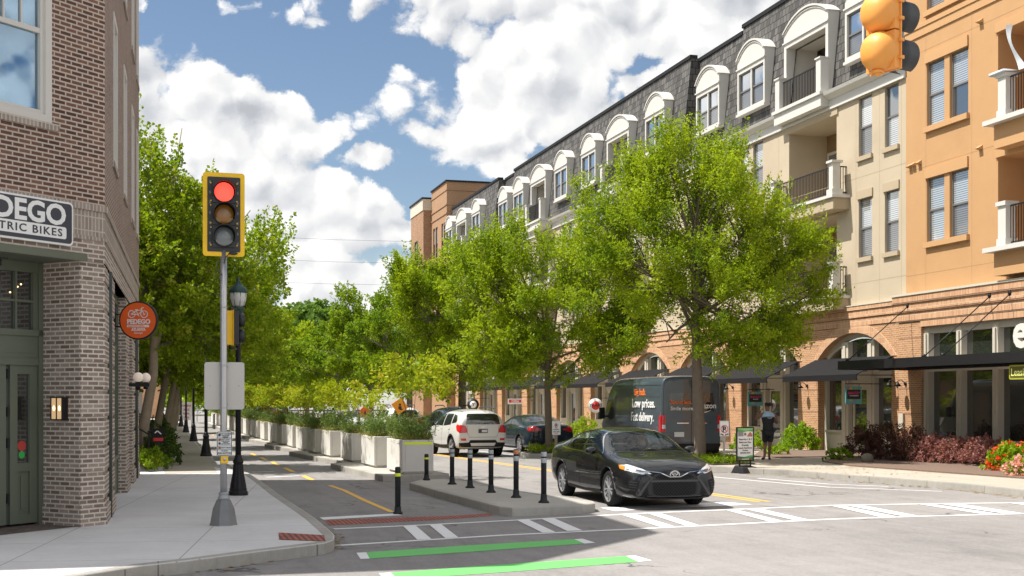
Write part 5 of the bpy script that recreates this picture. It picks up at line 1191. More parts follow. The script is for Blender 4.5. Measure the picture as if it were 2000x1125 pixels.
for i, (x, v, lab, lobes, n) in enumerate(LT):
    tree(lab, at_v(x, v) - .15, v, .16 if i == 0 else .14, 2.7, lobes, int(n * 1.6), 34, .10 + .013 * i, 'leaf_plane', 'bark_pale', 40 + i, G2, name='plane_tree', up=.35, L=(.45, 1.0), lean=(.35, 0), aspect=.8, shell=.3, clump=.34, airy=[6.0, 5.8, 6.0, 6.8, 8, 9, 9][i])
# far wooded rise closing the street
def wood(name, label, lobes, n, leaf, mat, seed, kind='stuff'):
    rng = np.random.default_rng(seed); lb = np.array(lobes, float); vol = lb[:, 3] * lb[:, 4] * lb[:, 5]; pr = vol ** .7 / (vol ** .7).sum()
    k = rng.choice(len(lb), n, p=pr); d = rng.normal(size=(n, 3)); d[:, 2] = np.abs(d[:, 2]) * 1.0 - .2; d[:, 1] = -np.abs(d[:, 1]); d /= np.linalg.norm(d, axis=1)[:, None]
    C = lb[k, :3] + d * lb[k, 3:6] * (.9 + .13 * rng.random(n))[:, None]
    A = d + np.array([0, 0, .4]) + rng.normal(size=(n, 3)) * .3; A /= np.linalg.norm(A, axis=1)[:, None]
    o = crown_obj(name, None, C, A, 1.4 + 1.6 * rng.random(n), leaf, mat, rng, per=26, aspect=.8, spread=.5)
    return tag(o, label, 'woodland', kind=kind)
lob = []
rw = random.Random(5)
for x, ty in ((330, 655), (380, 640), (440, 650), (500, 640), (545, 632), (575, 622), (605, 618), (640, 640), (680, 655), (720, 660), (790, 670)):
    u, v, z = at_d(x, ty, 235 + rw.uniform(-10, 10)); lob.append((u, v, z * .45, 9, 9, z * .58))
wood('far_wood', 'dense green wooded rise closing the far end of the street', lob, 4200, .75, 'leaf_far', 61)
lob = []
for x in range(345, 620, 22):
    u, v, z = at_d(x, 775 + rw.uniform(-14, 6), 165 + rw.uniform(-8, 8)); lob.append((u, v, 1.6, 3.0, 3.0, 1.6 + (z - 1.6)))
wood('far_hedge', 'bright green bushes and hedge across the far end of the street', lob, 900, .42, 'leaf_bright', 62)
# -- bushes and beds
def bush(label, u, v, r, h, n, per, leaf, mat, seed, name='bush', z0=.15, cat='bush', group=None, ry=None, extra=None, up=.6, L=None):
    rng = np.random.default_rng(seed); t = thing(name, label, cat, loc=(u, v, z0), group=group); ry = ry or r
    d = rng.normal(size=(n, 3)); d[:, 2] = np.abs(d[:, 2]); d /= np.linalg.norm(d, axis=1)[:, None]
    q = (.45 + .55 * rng.random(n) ** .5); C = d * np.array([r, ry, h * .82]) * q[:, None] * (1 + .12 * np.sin(d[:, :1] * 7 + d[:, 1:2] * 5)) ; C[:, 2] += .04
    A = d + np.array([0, 0, up]) + rng.normal(size=(n, 3)) * .35; A /= np.linalg.norm(A, axis=1)[:, None]
    l0 = L or (h * .14, h * .28)
    crown_obj('foliage', t, C, A, l0[0] + (l0[1] - l0[0]) * rng.random(n), leaf, mat, rng, per=per, aspect=.6)
    if extra:
        m2, n2, s2 = extra; d = rng.normal(size=(n2, 3)); d[:, 2] = np.abs(d[:, 2]) * .8; d /= np.linalg.norm(d, axis=1)[:, None]; C = d * np.array([r, ry, h]) * .97; 
        crown_obj('blossom', t, C, d, np.full(n2, .09), s2, m2, rng, per=9, aspect=.9, spread=.8)
    mb = MB(); rr = random.Random(seed)
    for k in range(7):
        a = rr.uniform(0, 6.28); mb.tube([(0, 0, -.02), (math.cos(a) * r * .3, math.sin(a) * ry * .3, h * .4), (math.cos(a) * r * .6, math.sin(a) * ry * .6, h * .75)], [.018, .012, .004], 5)
    mb.build('stem', 'stem', t, uv=False)
    return t
def gb(x, y): return gp(x, y, .15)
B = [(1672, 897, .55, 1.05, 'leaf_maroon', 'dark maroon shrub at the left end of the shopfront bed'), (1715, 900, .62, 1.12, 'leaf_maroon', 'tallest dark maroon shrub below the black awning'),
     (1762, 903, .6, 1.05, 'leaf_maroon', 'dark maroon shrub in front of the brown brick pier'), (1806, 905, .55, .78, 'leaf_pink', 'small pink-tinged shrub in the middle of the shopfront bed'),
     (1858, 908, .62, .80, 'leaf_pink', 'pale pink shrub under the first shop window'), (1905, 912, .60, .85, 'leaf_pink', 'full pink shrub left of the orange flowers'),
     (1945, 905, .65, .82, 'leaf_maroon', 'dark maroon shrub behind the orange flowers'), (1830, 896, .6, .72, 'leaf_maroon', 'low dark shrub behind the pink shrubs')]
for i, (x, y, r, h, m, lab) in enumerate(B):
    u, v = gb(x, y); bush(lab, u + .3, v, r, h, 200, 30, .055, m, 70 + i, group='shrubs in the shopfront bed')
u, v = gb(1975, 922)
bush('bright green plant mound with orange and pink flowers at the right edge', u + .1, v, .62, .72, 170, 26, .075, 'leaf_bright', 84, name='flower_bed', cat='flowers', extra=('petal_orange', 90, .075))
u, v = gb(1996, 931)
bush('low clump of pale pink and orange flowers in front of the green mound', u, v, .38, .45, 60, 20, .06, 'leaf_bright', 85, name='flower_bed', cat='flowers', extra=('petal_pink', 60, .07))
u, v = gb(1553, 880); bush('bright lime green bush beside the brick pier right of the walking person', u + .2, v, .62, .98, 190, 28, .07, 'leaf_bright', 86)
u, v = gb(1520, 889); bush('small pale green plant at the foot of the lime bush', u, v, .35, .3, 60, 20, .06, 'leaf_bright', 87)
u, v = gb(1640, 900); bush('low green ground cover left of the maroon shrubs', u, v, .4, .35, 70, 22, .06, 'leaf_mid', 88)
u, v = gb(1440, 880); bush('green and yellow bush behind the advertising board', u + .4, v, .55, .75, 120, 24, .07, 'leaf_bright', 89)
u, v = gb(1118, 868); bush('leafy green bush behind the small tree and the black saloon', u + .6, v, .9, 1.1, 150, 26, .08, 'leaf_lime', 90)
u, v = gb(1560, 893)
rk = thing('rock', 'pale boulder half under the maroon shrubs', 'rock', loc=(*gb(1694, 905), .15)); mb = MB(); mb.sphere((0, 0, .12), .2, 9, 6, (1, .8, .9)); rkp = mb.build('boulder', 'rock', rk)
def tuft(label, u, v, n, rad, h, mat, seed, z0=.18, name='ground_cover'):
    rng = np.random.default_rng(seed); t = np.c_[rng.uniform(-1, 1, n) * rad[0], rng.uniform(-1, 1, n) * rad[1], np.zeros(n)]
    A = np.c_[rng.normal(size=(n, 2)) * .45, np.ones(n)]; A /= np.linalg.norm(A, axis=1)[:, None]
    me = leaves_mesh(name, t, A, h * (.5 + .6 * rng.random(n)), .09, mat, rng, per=12, aspect=.28, spread=.3)
    o = bpy.data.objects.new(name, me); COL.objects.link(o); o.location = (u, v, z0); return tag(o, label, 'plants', kind='stuff')
tuft('low green planting around the foot of the big street tree', 15.7, 34.4, 260, (.65, 1.1), .22, 'leaf_mid', 91)
tuft('low green planting around the small forked street tree', 13.3, 42.5, 240, (.9, .45), .28, 'leaf_lime', 92)
# left front gardens : hedge and stoops
for i, v in enumerate([35.0, 37.2, 40, 43.5, 47, 51, 56, 62, 69]):
    bush('%s dark green garden bush along the left footpath' % ORD[i], (-.30 if v < 36 else .0) - .0 + .004 * (v - 34), v, .55, .55 + .25 * (i % 3), 90, 24, .09, 'leaf_hedge' if i % 3 else 'leaf_mid', 100 + i, group='garden bushes beside the left footpath', ry=1.1)

# fallen leaves along the kerbs
def litter(name, label, pts, n, w, z, seed):
    rng = np.random.default_rng(seed); P = np.array(pts); k = rng.integers(0, len(P) - 1, n); t = rng.random(n)[:, None]
    C = P[k] * (1 - t) + P[k + 1] * t + rng.normal(size=(n, 2)) * w; C3 = np.c_[C, np.full(n, z)]; a = rng.random(n) * 6.28; s = (.03 + .03 * rng.random(n))
    V = np.empty((n, 4, 3)); 
    for j in range(4): V[:, j] = C3 + np.c_[np.cos(a + j * 1.57) * s * (1 if j % 2 else .55), np.sin(a + j * 1.57) * s * (1 if j % 2 else .55), rng.random(n) * .012]
    me = bpy.data.meshes.new(name); me.vertices.add(n * 4); me.vertices.foreach_set('co', V.reshape(-1)); me.loops.add(n * 4); me.loops.foreach_set('vertex_index', np.arange(n * 4, dtype=np.int32)); me.polygons.add(n)
    me.polygons.foreach_set('loop_start', np.arange(0, n * 4, 4, dtype=np.int32)); me.polygons.foreach_set('loop_total', np.full(n, 4, dtype=np.int32)); me.materials.append(MATS['leaf_dry']); me.update(calc_edges=True)
    o = bpy.data.objects.new(name, me); COL.objects.link(o); return tag(o, label, 'leaves', kind='stuff')
leaf_mat('leaf_dry', (0.16, 0.09, 0.03), (0.40, 0.28, 0.10), trans=0.1)
litter('fallen_leaves', 'dry fallen leaves scattered along the right kerb', [(19.5, 17.1), (17.4, 20.0), (16.9, 22.4), (16.95, 24.5), (16.6, 26.5), (16.05, 28.6), (15.75, 30.4), (14.7, 32.5)], 420, .11, .006, 201)
litter('fallen_leaves', 'dry fallen leaves and grit at the left kerb corner', [gp(x, y, 0) for x, y in [(505, 945), (560, 985), (632, 1035), (660, 1055), (640, 1075), (500, 1100), (300, 1128)]], 260, .10, .006, 202)
litter('fallen_leaves', 'dry leaves scattered over the tree-shaded right pavement', [(17.2, 27), (17.6, 31), (17.5, 35), (19, 40)], 220, .9, .158, 203)
# ------------------------------------------------------------------ concrete planters on the separator
PV = [(5.80, 31.15), (5.62, 34.3), (5.46, 37.4), (5.27, 40.8), (5.12, 43.7), (5.02, 46.3), (4.92, 49.2), (4.80, 52.2), (4.68, 55.2), (4.58, 58.3), (4.50, 61.4), (4.44, 64.5), (4.38, 67.6), (4.32, 70.7), (4.27, 73.8), (4.23, 76.9), (4.2, 80), (4.18, 83.1), (4.16, 86.2), (4.14, 89.3), (4.12, 92.4), (4.1, 95.5), (4.08, 98.6), (4.06, 101.7)]
def planter_mesh(w, l, h):
    mb = MB(); t = .07
    mb.box(.06, w - .06, .06, l - .06, 0, .05)
    mb.box(0, t, 0, l, .05, h); mb.box(w - t, w, 0, l, .05, h); mb.box(t, w - t, 0, t, .05, h); mb.box(t, w - t, l - t, l, .05, h)
    return mb
psrc = None; lsrc = {}
def rosemary(seed, w, l):
    rng = np.random.default_rng(seed); n = 120
    C = np.c_[rng.uniform(.08, w - .08, n), rng.uniform(.1, l - .1, n), np.zeros(n)]
    A = np.c_[(C[:, 0] - w / 2) * 1.1 + rng.normal(size=n) * .22, (C[:, 1] - l / 2) * .35 + rng.normal(size=n) * .25, np.ones(n)]; A /= np.linalg.norm(A, axis=1)[:, None]
    return leaves_mesh('foliage', C, A, .30 + .36 * rng.random(n), .075, 'leaf_rosemary', rng, per=46, aspect=.22, spread=.13)
def straw(seed, w, l):
    rng = np.random.default_rng(seed); n = 70
    C = np.c_[rng.uniform(0.03, w - .03, n), rng.uniform(.0, l, n), np.zeros(n)]; A = np.c_[rng.normal(size=(n, 2)) * .7, np.ones(n) * .8]; A /= np.linalg.norm(A, axis=1)[:, None]
    return leaves_mesh('dry_grass', C, A, .14 + .16 * rng.random(n), .10, 'leaf_straw', rng, per=22, aspect=.15, spread=.5)
RM = [rosemary(s, .80, 1.7) for s in (1, 2, 3)]; ST = [straw(s, .80, 1.7) for s in (4, 5)]
def sapling(seed, h):
    rng = np.random.default_rng(seed); rr = random.Random(seed); n = 85
    mb = MB(); tips = []
    for k in range(4):
        a = rr.uniform(0, 6.28); e = Vector((math.cos(a) * .35, math.sin(a) * .5, h * .8)); m = Vector((math.cos(a) * .12, math.sin(a) * .14, h * .4)); mb.tube([(math.cos(a) * .03, math.sin(a) * .03, 0), m, e], [.016, .012, .005], 5); tips.append((m, e))
    z = rng.uniform(.56, 1.02, n) * h; th = rng.uniform(0, 6.28, n); r = rng.uniform(.1, 1, n) ** .6 * (.78 - .35 * np.abs(z / h - .68))
    C = np.c_[np.cos(th) * r * .75, np.sin(th) * r * 1.05, z]; A = np.c_[np.cos(th), np.sin(th), rng.uniform(-.1, .6, n)]; A /= np.linalg.norm(A, axis=1)[:, None]
    return mb, leaves_mesh('foliage', C, A, .18 + .22 * rng.random(n), .085, 'leaf_sapling', rng, per=20, aspect=.6, spread=.5)
SP = [sapling(s, h) for s, h in ((21, 1.75), (22, 1.45), (23, 1.6))]
sp_src = []
for i, (u, v) in enumerate(PV):
    w, l, h = .80, 1.7, .84
    lab = ('nearest pale concrete planter box with a yellow-green reflective strip' if i == 0 else '%s pale concrete planter box from the front of the row' % ORD[i])
    rz = R(3.0) if i < 6 else R(1.5)
    if psrc is None:
        psrc = thing('concrete_planter', lab, 'planter', loc=(u, v, .155), rz=rz, group='concrete planters along the cycle lane')
        planter_mesh(w, l, h).build('box', 'concrete_planter', psrc, bevel=.012)
        mb = MB(); mb.box(.07, w - .07, .07, l - .07, .3, h - .07); mb.build('soil', 'soil', psrc)
        first = psrc
    else:
        t = copy_tree(psrc); t['label'] = lab; t.location = (u, v, .155); t.rotation_euler = (0, 0, rz)
    # rosemary shrub
    r_ = thing('planter_shrub', 'bushy grey-green rosemary shrub in the %s planter from the front' % ORD[i], 'shrub', loc=(u, v, .155 + h - .08), rz=rz, group='shrubs filling the concrete planters')
    o = bpy.data.objects.new('foliage', RM[i % 3]); COL.objects.link(o); o.parent = r_
    if i in (0, 1, 3, 5, 8): o.scale = (1.05, 1.05, 1.2)
    if i % 3 == 2: o.scale = (1, 1, .7)
    o = bpy.data.objects.new('dry_grass', ST[i % 2]); COL.objects.link(o); o.parent = r_
    if i not in (1,):
        k = i % 3
        s_ = thing('sapling', 'yellow-green slender sapling standing in the %s planter from the front' % ORD[i], 'sapling', loc=(u + .42, v + .85 + .25 * (i % 2), .155 + h - .08), rz=i * 1.3, group='saplings in the concrete planters')
        if i < 4 or not sp_src or len(sp_src) < 3:
            pass
        o = bpy.data.objects.new('foliage', SP[k][1]); COL.objects.link(o); o.parent = s_
        sc = [1.0, .88, .82, .92][i % 4]; o.scale = (1, 1, sc) if i else (1.35, 1.0, 1.22)
        if len(sp_src) <= k: sp_src.append(SP[k][0].build('stem', 'stem', s_, uv=False))
        else:
            o = sp_src[k].copy(); COL.objects.link(o); o.parent = s_
# reflective strip of the first planter only
mb = MB(); mb.box(.05, .78, -.004, .0, .725, .785); mb.build('reflective_strip', 'reflect_lime', first)
# ------------------------------------------------------------------ street furniture
def FCAM(u, v, z, r=0.0):    # local +y looks back at the camera side, x = reader's left
    c, s = math.cos(r), math.sin(r)
    return frame((u, v, z), (-c, -s, 0), (s, -c, 0))
# ---- traffic signal on its pole (left corner)
PU, PVv = 0.93, 19.33
ts = thing('traffic_signal', 'traffic signal showing red in a yellow-bordered black plate on a silver pole', 'traffic light', M=FCAM(PU, PVv, .15, R(2)))
mb = MB(); mb.lathe([(.215, 0), (.205, .02), (.165, .24), (.105, .37), (.075, .385), (.06, .385)], 8, smooth=False, a0=R(22)); mb.build('base', 'cast_grey', ts)
mb = MB(); mb.lathe([(.075, .375), (.085, .385), (.085, .41), (.072, .42), (.07, .455), (.076, .46), (.076, .475), (.05, .485)], 20); mb.build('collar', 'galv', ts)
mb = MB(); mb.lathe([(.051, .4), (.050, 1.6), (.049, 3.2), (.048, 4.05)], 20)
for z in (1.72, 2.34, 3.2): mb.lathe([(.053, z), (.053, z + .02)], 16)
pole = mb.build('pole', 'aluminium', ts)
hz = CAMH + 360 * 18.9 / 2500 - .15
mb = MB(); mb.prism_y(rounded(-.302, .302, hz - .615, hz + .615, .045), .02, .035); mb.build('plate_border', 'signal_yellow', ts)
mb = MB(); mb.prism_y(rounded(-.238, .238, hz - .55, hz + .55, .02), .036, .042); bp = mb.build('backplate', 'housing', ts)
mb = MB()
rr = random.Random(3)
for k in range(7):
    for x in (-.20, .20): mb.box(x - .012, x + .012, .042, .046, hz - .45 + k * .15, hz - .41 + k * .15)
mb.build('plate_slots', 'frame_window_grey', bp)
for k, (m, core) in enumerate((('light_red', True), ('light_amber', False), ('light_clear', False))):
    zc = hz + .325 - .325 * k
    mb = MB(); mb.box(-.165, .165, -.17, .07, zc - .158, zc + .158); mb.ring_y((0, zc), .142, .163, .085, 32)
    mb.lathe([(.163, .07), (.163, .086)], 28, c=(0, 0, zc), axis='y'); sec = mb.build('signal_section', 'housing', ts)
    # open visor: upper two thirds of a tube
    mb = MB(); mb.smooth = True; n = 22; vs = []
    for q in range(n + 1):
        t = R(-25 + 230 * q / n); dpt = .20 if 15 < math.degrees(t) < 165 else .12
        for r_, y_ in ((.160, .08), (.160, .08 + dpt), (.154, .08 + dpt), (.154, .08)): vs.append((r_ * math.cos(t), y_, zc + r_ * math.sin(t)))
    fs_ = []
    for q in range(n):
        for j in range(4): fs_.append((q * 4 + j, q * 4 + (j + 1) % 4, (q + 1) * 4 + (j + 1) % 4, (q + 1) * 4 + j))
    mb.add(vs, fs_); mb.build('visor', 'housing', sec)
    mb = MB(); mb.sphere((0, .078, zc), .145, 24, 12, (1, .22, 1)); mb.build('lens', m, sec)
    mb = MB()
    for dx in (-.19, .19):
        for dz in (-.13, .13): mb.sphere((dx * .98, .05, zc + dz), .012, 6, 4)
    mb.build('bolt', 'signal_yellow', sec)
mb = MB(); mb.sphere((-.13, .09, hz - .575), .07, 12, 6, (1, .5, .35)); mb.tube([(-.08, .09, hz - .58), (-.02, .09, hz - .63), (0, .05, hz - .72)], .008, 5); mb.build('detector', 'housing', ts)
mb = MB(); mb.tube([(.04, .05, hz - .66), (.10, .08, hz - .72), (.09, .08, hz - .84), (.03, .05, hz - .88), (.08, .07, hz - .93), (.05, .06, hz - .98)], .008, 5); mb.build('cable', 'cable', ts)
bs = thing('sign_back', 'blank grey back of a rectangular road sign strapped behind the silver signal pole', 'sign', M=FCAM(PU + .015, PVv + .06, 0, R(2)))
mb = MB(); mb.prism_y(rounded(-.29, .29, 1.85, 2.55, .04), -.004, .004); mb.build('panel', 'sign_back', bs)
mb = MB(); mb.box(-.052, .052, .0, .02, 1.92, 1.94); mb.box(-.052, .052, 0, .02, 2.47, 2.49); mb.sphere((.21, .006, 2.2), .008, 6, 4); mb.sphere((-.21, .006, 2.2), .008, 6, 4); mb.build('strap', 'galv', bs)
pb = thing('crossing_sign', 'small white crossing instruction sign with yellow push button on the silver signal pole', 'sign', M=FCAM(PU + .008, PVv - .058, 1.17, R(2)))
mb = MB(); mb.prism_y(rounded(-.112, .112, 0, .36, .02), -.004, .003); mb.build('panel', 'sign_white', pb)
mb = MB(); o_, i_ = rounded(-.107, .107, .005, .355, .018), rounded(-.098, .098, .014, .346, .012)
for k in range(len(o_)):
    k2 = (k + 1) % len(o_); mb.poly([(o_[k][0], .005, o_[k][1]), (o_[k2][0], .005, o_[k2][1]), (i_[k2][0], .005, i_[k2][1]), (i_[k][0], .005, i_[k][1])])
for z in (.09, .145, .265): mb.box(-.098, .098, .003, .005, z - .003, z + .003)
mb.build('border', 'sign_navy', pb)
for t_, z, s_ in (('START CROSSING', .315, .022), ('WATCH FOR', .290, .02), ('VEHICLES', .270, .018), ("DON'T START", .237, .022), ('Finish Crossing', .212, .02), ('If Started', .192, .02), ('TIME REMAINING', .168, .018), ("DON'T CROSS", .11, .024), ('TO CROSS', .066, .02), ('PUSH BUTTON', .030, .03)):
    text_mesh(t_, s_, 'sign_navy', pb, face_y(-.015 if z > .09 else 0, .0055, z), align='CENTER', bold=.0006)
mb = MB(); mb.box(.055, .088, .004, .006, .285, .33); mb.box(.055, .085, .004, .006, .165, .2); mb.build('symbol', 'sign_navy', pb)
mb = MB(); mb.box(.055, .088, .004, .006, .215, .255); mb.box(.055, .088, .004, .006, .1, .135); mb.build('hand_symbol', pmat('hand_brown', (.35, .12, .04), .5), pb)
mb = MB(); mb.box(-.052, .052, -.01, .03, -.11, -.005); mb.build('button_box', 'signal_yellow', pb)
mb = MB(); mb.sphere((0, .03, -.05), .026, 10, 6, (1, .6, 1)); mb.build('button', 'aluminium', pb)
# ---- lamp posts
lp = thing('street_lamp', 'tall black street lamp with green-topped lantern just behind the silver signal pole', 'street lamp', loc=(1.49, 25.25, .15), group='black lamp posts along the left kerb')
mb = MB()
mb.lathe([(.19, 0), (.19, .06), (.165, .09), (.165, .13), (.145, .17)], 12, smooth=False)
mb.lathe([(.15, .16), (.135, .22), (.105, .38), (.085, .52), (.075, .62)], 12, smooth=False)
for k in range(6): a = k * math.pi / 3; mb.tube([(math.cos(a) * .145, math.sin(a) * .145, .16), (math.cos(a) * .10, math.sin(a) * .10, .4), (math.cos(a) * .078, math.sin(a) * .078, .6)], .014, 5)
mb.lathe([(.085, .60), (.1, .63), (.1, .67), (.08, .70), (.07, .74), (.058, .78)], 16); mb.build('base', 'black_metal', lp)
mb = MB(); mb.lathe([(.056, .75), (.052, 2.0), (.048, 3.38)], 16); pl_ = mb.build('post', 'black_metal', lp)
mb = MB(); mb.lathe([(.05, 3.36), (.085, 3.38), (.085, 3.41), (.06, 3.44), (.075, 3.5), (.10, 3.55), (.115, 3.60), (.115, 3.63), (.08, 3.64)], 16); mb.build('capital', 'lamp_green', lp)
mb = MB(); mb.lathe([(.09, 3.635), (.125, 3.68), (.155, 3.80), (.165, 3.91), (.16, 3.92)], 20); gl2 = mb.build('lantern_glass', 'lamp_glass', lp)
mb = MB()
for k in range(8): a = k * math.pi / 4 + .2; mb.tube([(math.cos(a) * .095, math.sin(a) * .095, 3.63), (math.cos(a) * .128, math.sin(a) * .128, 3.68), (math.cos(a) * .17, math.sin(a) * .17, 3.93)], .006, 4)
mb.build('lantern_cage', 'lamp_green', lp)
mb = MB(); mb.lathe([(.185, 3.905), (.19, 3.93), (.165, 3.97), (.13, 4.02), (.07, 4.06), (.045, 4.12), (.02, 4.16), (.028, 4.175), (.012, 4.22)], 20); mb.build('lantern_roof', 'lamp_green', lp)
for i, v in enumerate((42.8, 58.1, 73.9, 90)):
    c = copy_tree(lp); c.location = (1.50, v, .15); c['label'] = ['black lamp post standing second from the camera on the left kerb', 'third black lamp post along the left kerb', 'fourth black lamp post along the left kerb', 'farthest black lamp post on the left kerb'][i]
# side-facing signal on the lamp post
s2_ = thing('traffic_signal', 'yellow and black traffic signal seen side-on between the silver pole and the lamp post', 'traffic light', M=frame((at_v(449, 24.6), 24.6, 3.02), (1, 0, 0), (0, 1, 0)))
mb = MB(); mb.box(-.11, .05, -.14, .14, 0, .64); mb.box(.05, .065, -.17, .17, -.02, .66); mb.build('housing', 'signal_yellow', s2_, bevel=.012); mb = MB(); mb.box(.066, .16, -.15, .15, .0, .64); mb.build('door', 'housing', s2_, bevel=.012)
for z in (.03, .33):
    mb = MB(); mb.lathe([(.125, .155), (.125, .27), (.118, .27), (.118, .16)], 16, c=(0, 0, z + .14), axis='x'); mb.build('visor', 'housing', s2_)
mb = MB(); mb.tube([(.0, 0, .64), (.0, 0, .7), (.14, .3, .7)], .02, 6); mb.tube([(.0, 0, .0), (.0, 0, -.06), (.14, .3, -.06)], .02, 6); mb.build('bracket', 'black_metal', s2_)
# ---- hanging signal upper right (seen from behind)
hu, hv, hz_ = at_d(1722, 60, 11.9)
hs = thing('traffic_signal', 'big orange-yellow traffic signal hanging at top right, seen from behind', 'traffic light', M=Matrix.Translation((hu, hv, 0)) @ Matrix.Rotation(R(19), 4, 'Z') @ Matrix.Translation((0, 0, 0)))
zc0 = CAMH + (780 - 102) * 11.9 / 2500
for k in range(3):
    zc = zc0 + .36 * k
    mb = MB(); mb.box(-.02, .05, -.165, .165, zc - .172, zc + .172); mb.box(.05, .065, -.18, .18, zc - .18, zc + .18)
    mb.smooth = True
    # domed back
    vs = []; fs_ = []; nu, nv = 22, 9
    for i in range(nv + 1):
        ph = math.pi / 2 * i / nv
        for j in range(nu):
            t = 2 * math.pi * j / nu; rx = .178 * math.sin(ph) ** .8; ex = .92
            cy = math.copysign(abs(math.cos(t)) ** ex, math.cos(t)); cz = math.copysign(abs(math.sin(t)) ** ex, math.sin(t))
            vs.append((-.02 - .165 * math.cos(ph) ** .9, rx * cy, zc + rx * 1.03 * cz))
    for i in range(nv):
        for j in range(nu): fs_.append((i * nu + j, (i + 1) * nu + j, (i + 1) * nu + (j + 1) % nu, i * nu + (j + 1) % nu))
    mb.add(vs, fs_); mb.smooth = False
    for dy in (-.178, .178): mb.box(.03, .08, dy - .018, dy + .018, zc - .09, zc - .06); mb.box(.03, .08, dy - .018, dy + .018, zc + .07, zc + .10)
    sec = mb.build('signal_section', 'signal_orange', hs)
    mb = MB(); mb.smooth = True; n = 26; vs = []
    for q in range(n + 1):
        t = R(-68 + 316 * q / n); e_ = .02 * (.5 - .5 * math.sin(t))
        for r_, x_ in ((.158, .06), (.158, .36), (.152, .36), (.152, .06)): vs.append((x_ - (e_ if x_ > .2 else 0), r_ * math.cos(t), zc - .0 + r_ * math.sin(t)))
    fs_ = []
    for q in range(n):
        for j in range(4): fs_.append((q * 4 + j, q * 4 + (j + 1) % 4, (q + 1) * 4 + (j + 1) % 4, (q + 1) * 4 + j))
    mb.add(vs, fs_); mb.build('visor', 'housing', sec)
    mb = MB(); mb.sphere((.065, 0, zc), .145, 18, 10, (.25, 1, 1)); mb.build('lens', 'light_clear', sec)
mb = MB(); mb.lathe([(.055, zc0 - .205), (.06, zc0 - .19), (.05, zc0 - .175)], 12, c=(-.05, 0, 0)); mb.lathe([(.03, zc0 - .225), (.045, zc0 - .205)], 12, c=(-.05, 0, 0)); mb.build('bottom_cap', 'signal_orange', hs)
mb = MB(); mb.tube([(.05, 0, zc0 + .88), (.05, 0, zc0 + 1.6)], .025, 8); mb.tube([(.05, 0, zc0 + 1.6), (.6, -8, zc0 + 1.9)], .05, 8); mb.build('mast_arm', 'galv', hs)
# ---- bollards
BL = [((777, 1004), 0, .82, 'lime', 'black bollard with lime band at the start of the yellow cycle line'), ((833, 938), .15, .60, 'lime', 'black bollard with lime band in front of the nearest planter'),
      ((883, 946), .15, .79, 'silver', 'first black bollard with silver bands from the far end of the island'), ((918, 953), .15, .82, 'silver', 'second black silver-banded bollard from the far end of the island'),
      ((959, 962), .15, .87, 'silver', 'middle black silver-banded bollard on the traffic island'), ((1008, 972), .15, .91, 'orange', 'black bollard with worn orange top band on the traffic island'),
      ((1062, 982), .15, .94, 'silver', 'nearest and tallest-looking black silver-banded bollard on the island')]
for (x, y), z, h, kind, lab in BL:
    u, v = gp(x, y, z); t = thing('bollard', lab, 'bollard', loc=(u, v, z), group='flexible bollards')
    mb = MB(); mb.lathe([(.10, 0), (.10, .015), (.062, .05), (.056, .12), (.052, .16)] if kind != 'lime' else [(.085, 0), (.085, .03), (.06, .05), (.058, .12), (.054, .13)], 18); mb.build('base', 'bollard_black', t)
    mb = MB(); mb.lathe([(.050, .12), (.050, h - .02), (.044, h), (.02, h + .004)], 18); mb.build('post', 'bollard_black', t)
    bands = {'lime': [(.80, .87)], 'silver': [(.76, .85), (.88, .97)], 'orange': [(.76, .86), (.90, .985)]}[kind]
    for j, (a, b) in enumerate(bands):
        mb = MB(); mb.lathe([(.0505, h * a), (.052, h * a + .003), (.052, h * b - .003), (.0505, h * b)], 18)
        mb.build('band', {'lime': 'reflect_lime', 'silver': 'reflect_silver', 'orange': 'reflect_silver' if j == 0 else 'reflect_orange'}[kind], t) if kind != 'orange' or j == 0 else mb.build('band', pmat('reflect_orange', (.6, .22, .1), .5, var=.3, vscale=20), t)
for x, y, lab in ((418, 838, 'far slim black bollard in the cycle lane'), (422, 832, 'farthest slim black bollard in the cycle lane')):
    u, v = gp(x, y, 0); t = thing('bollard', lab, 'bollard', loc=(u, v, 0), group='flexible bollards'); mb = MB(); mb.lathe([(.1, 0), (.06, .05), (.055, 1.0), (.03, 1.02)], 12); mb.build('post', 'bollard_black', t)
# ---- advertising board
u, v = gp(1455, 924, 0)
ad = thing('advertising_board', 'portable advertising board for apartments on a black rubber base by the right kerb', 'sign board', M=FCAM(u, v, 0, R(14)))
mb = MB(); mb.add([(-.30, .30, 0), (.30, .30, 0), (.30, -.25, 0), (-.30, -.25, 0), (-.27, .2, .16), (.27, .2, .16), (.24, -.15, .22), (-.24, -.15, .22)], [(0, 3, 2, 1), (4, 5, 6, 7), (0, 1, 5, 4), (1, 2, 6, 5), (2, 3, 7, 6), (3, 0, 4, 7)]); mb.build('base', 'black_soft', ad, bevel=.03)
mb = MB(); mb.box(-.2, -.17, -.02, .02, .15, .36); mb.box(.17, .2, -.02, .02, .15, .36); mb.build('strut', 'black_metal', ad)
mb = MB(); Z0, Z1 = .32, 1.25
mb.box(-.30, .30, -.02, .02, Z0, Z0 + .03); mb.box(-.30, .30, -.02, .02, Z1 - .03, Z1); mb.box(-.30, -.27, -.02, .02, Z0 + .03, Z1 - .03); mb.box(.27, .30, -.02, .02, Z0 + .03, Z1 - .03); mb.build('frame', 'black_metal', ad)
mb = MB(); mb.box(-.27, .27, -.01, .008, Z0 + .03, Z1 - .03); mb.build('panel', 'sign_white', ad)
GRN = pmat('print_green', (.10, .36, .10), .5); GR2 = pmat('print_dark_green', (.04, .14, .06), .5); GR3 = pmat('print_pale_green', (.3, .55, .25), .5)
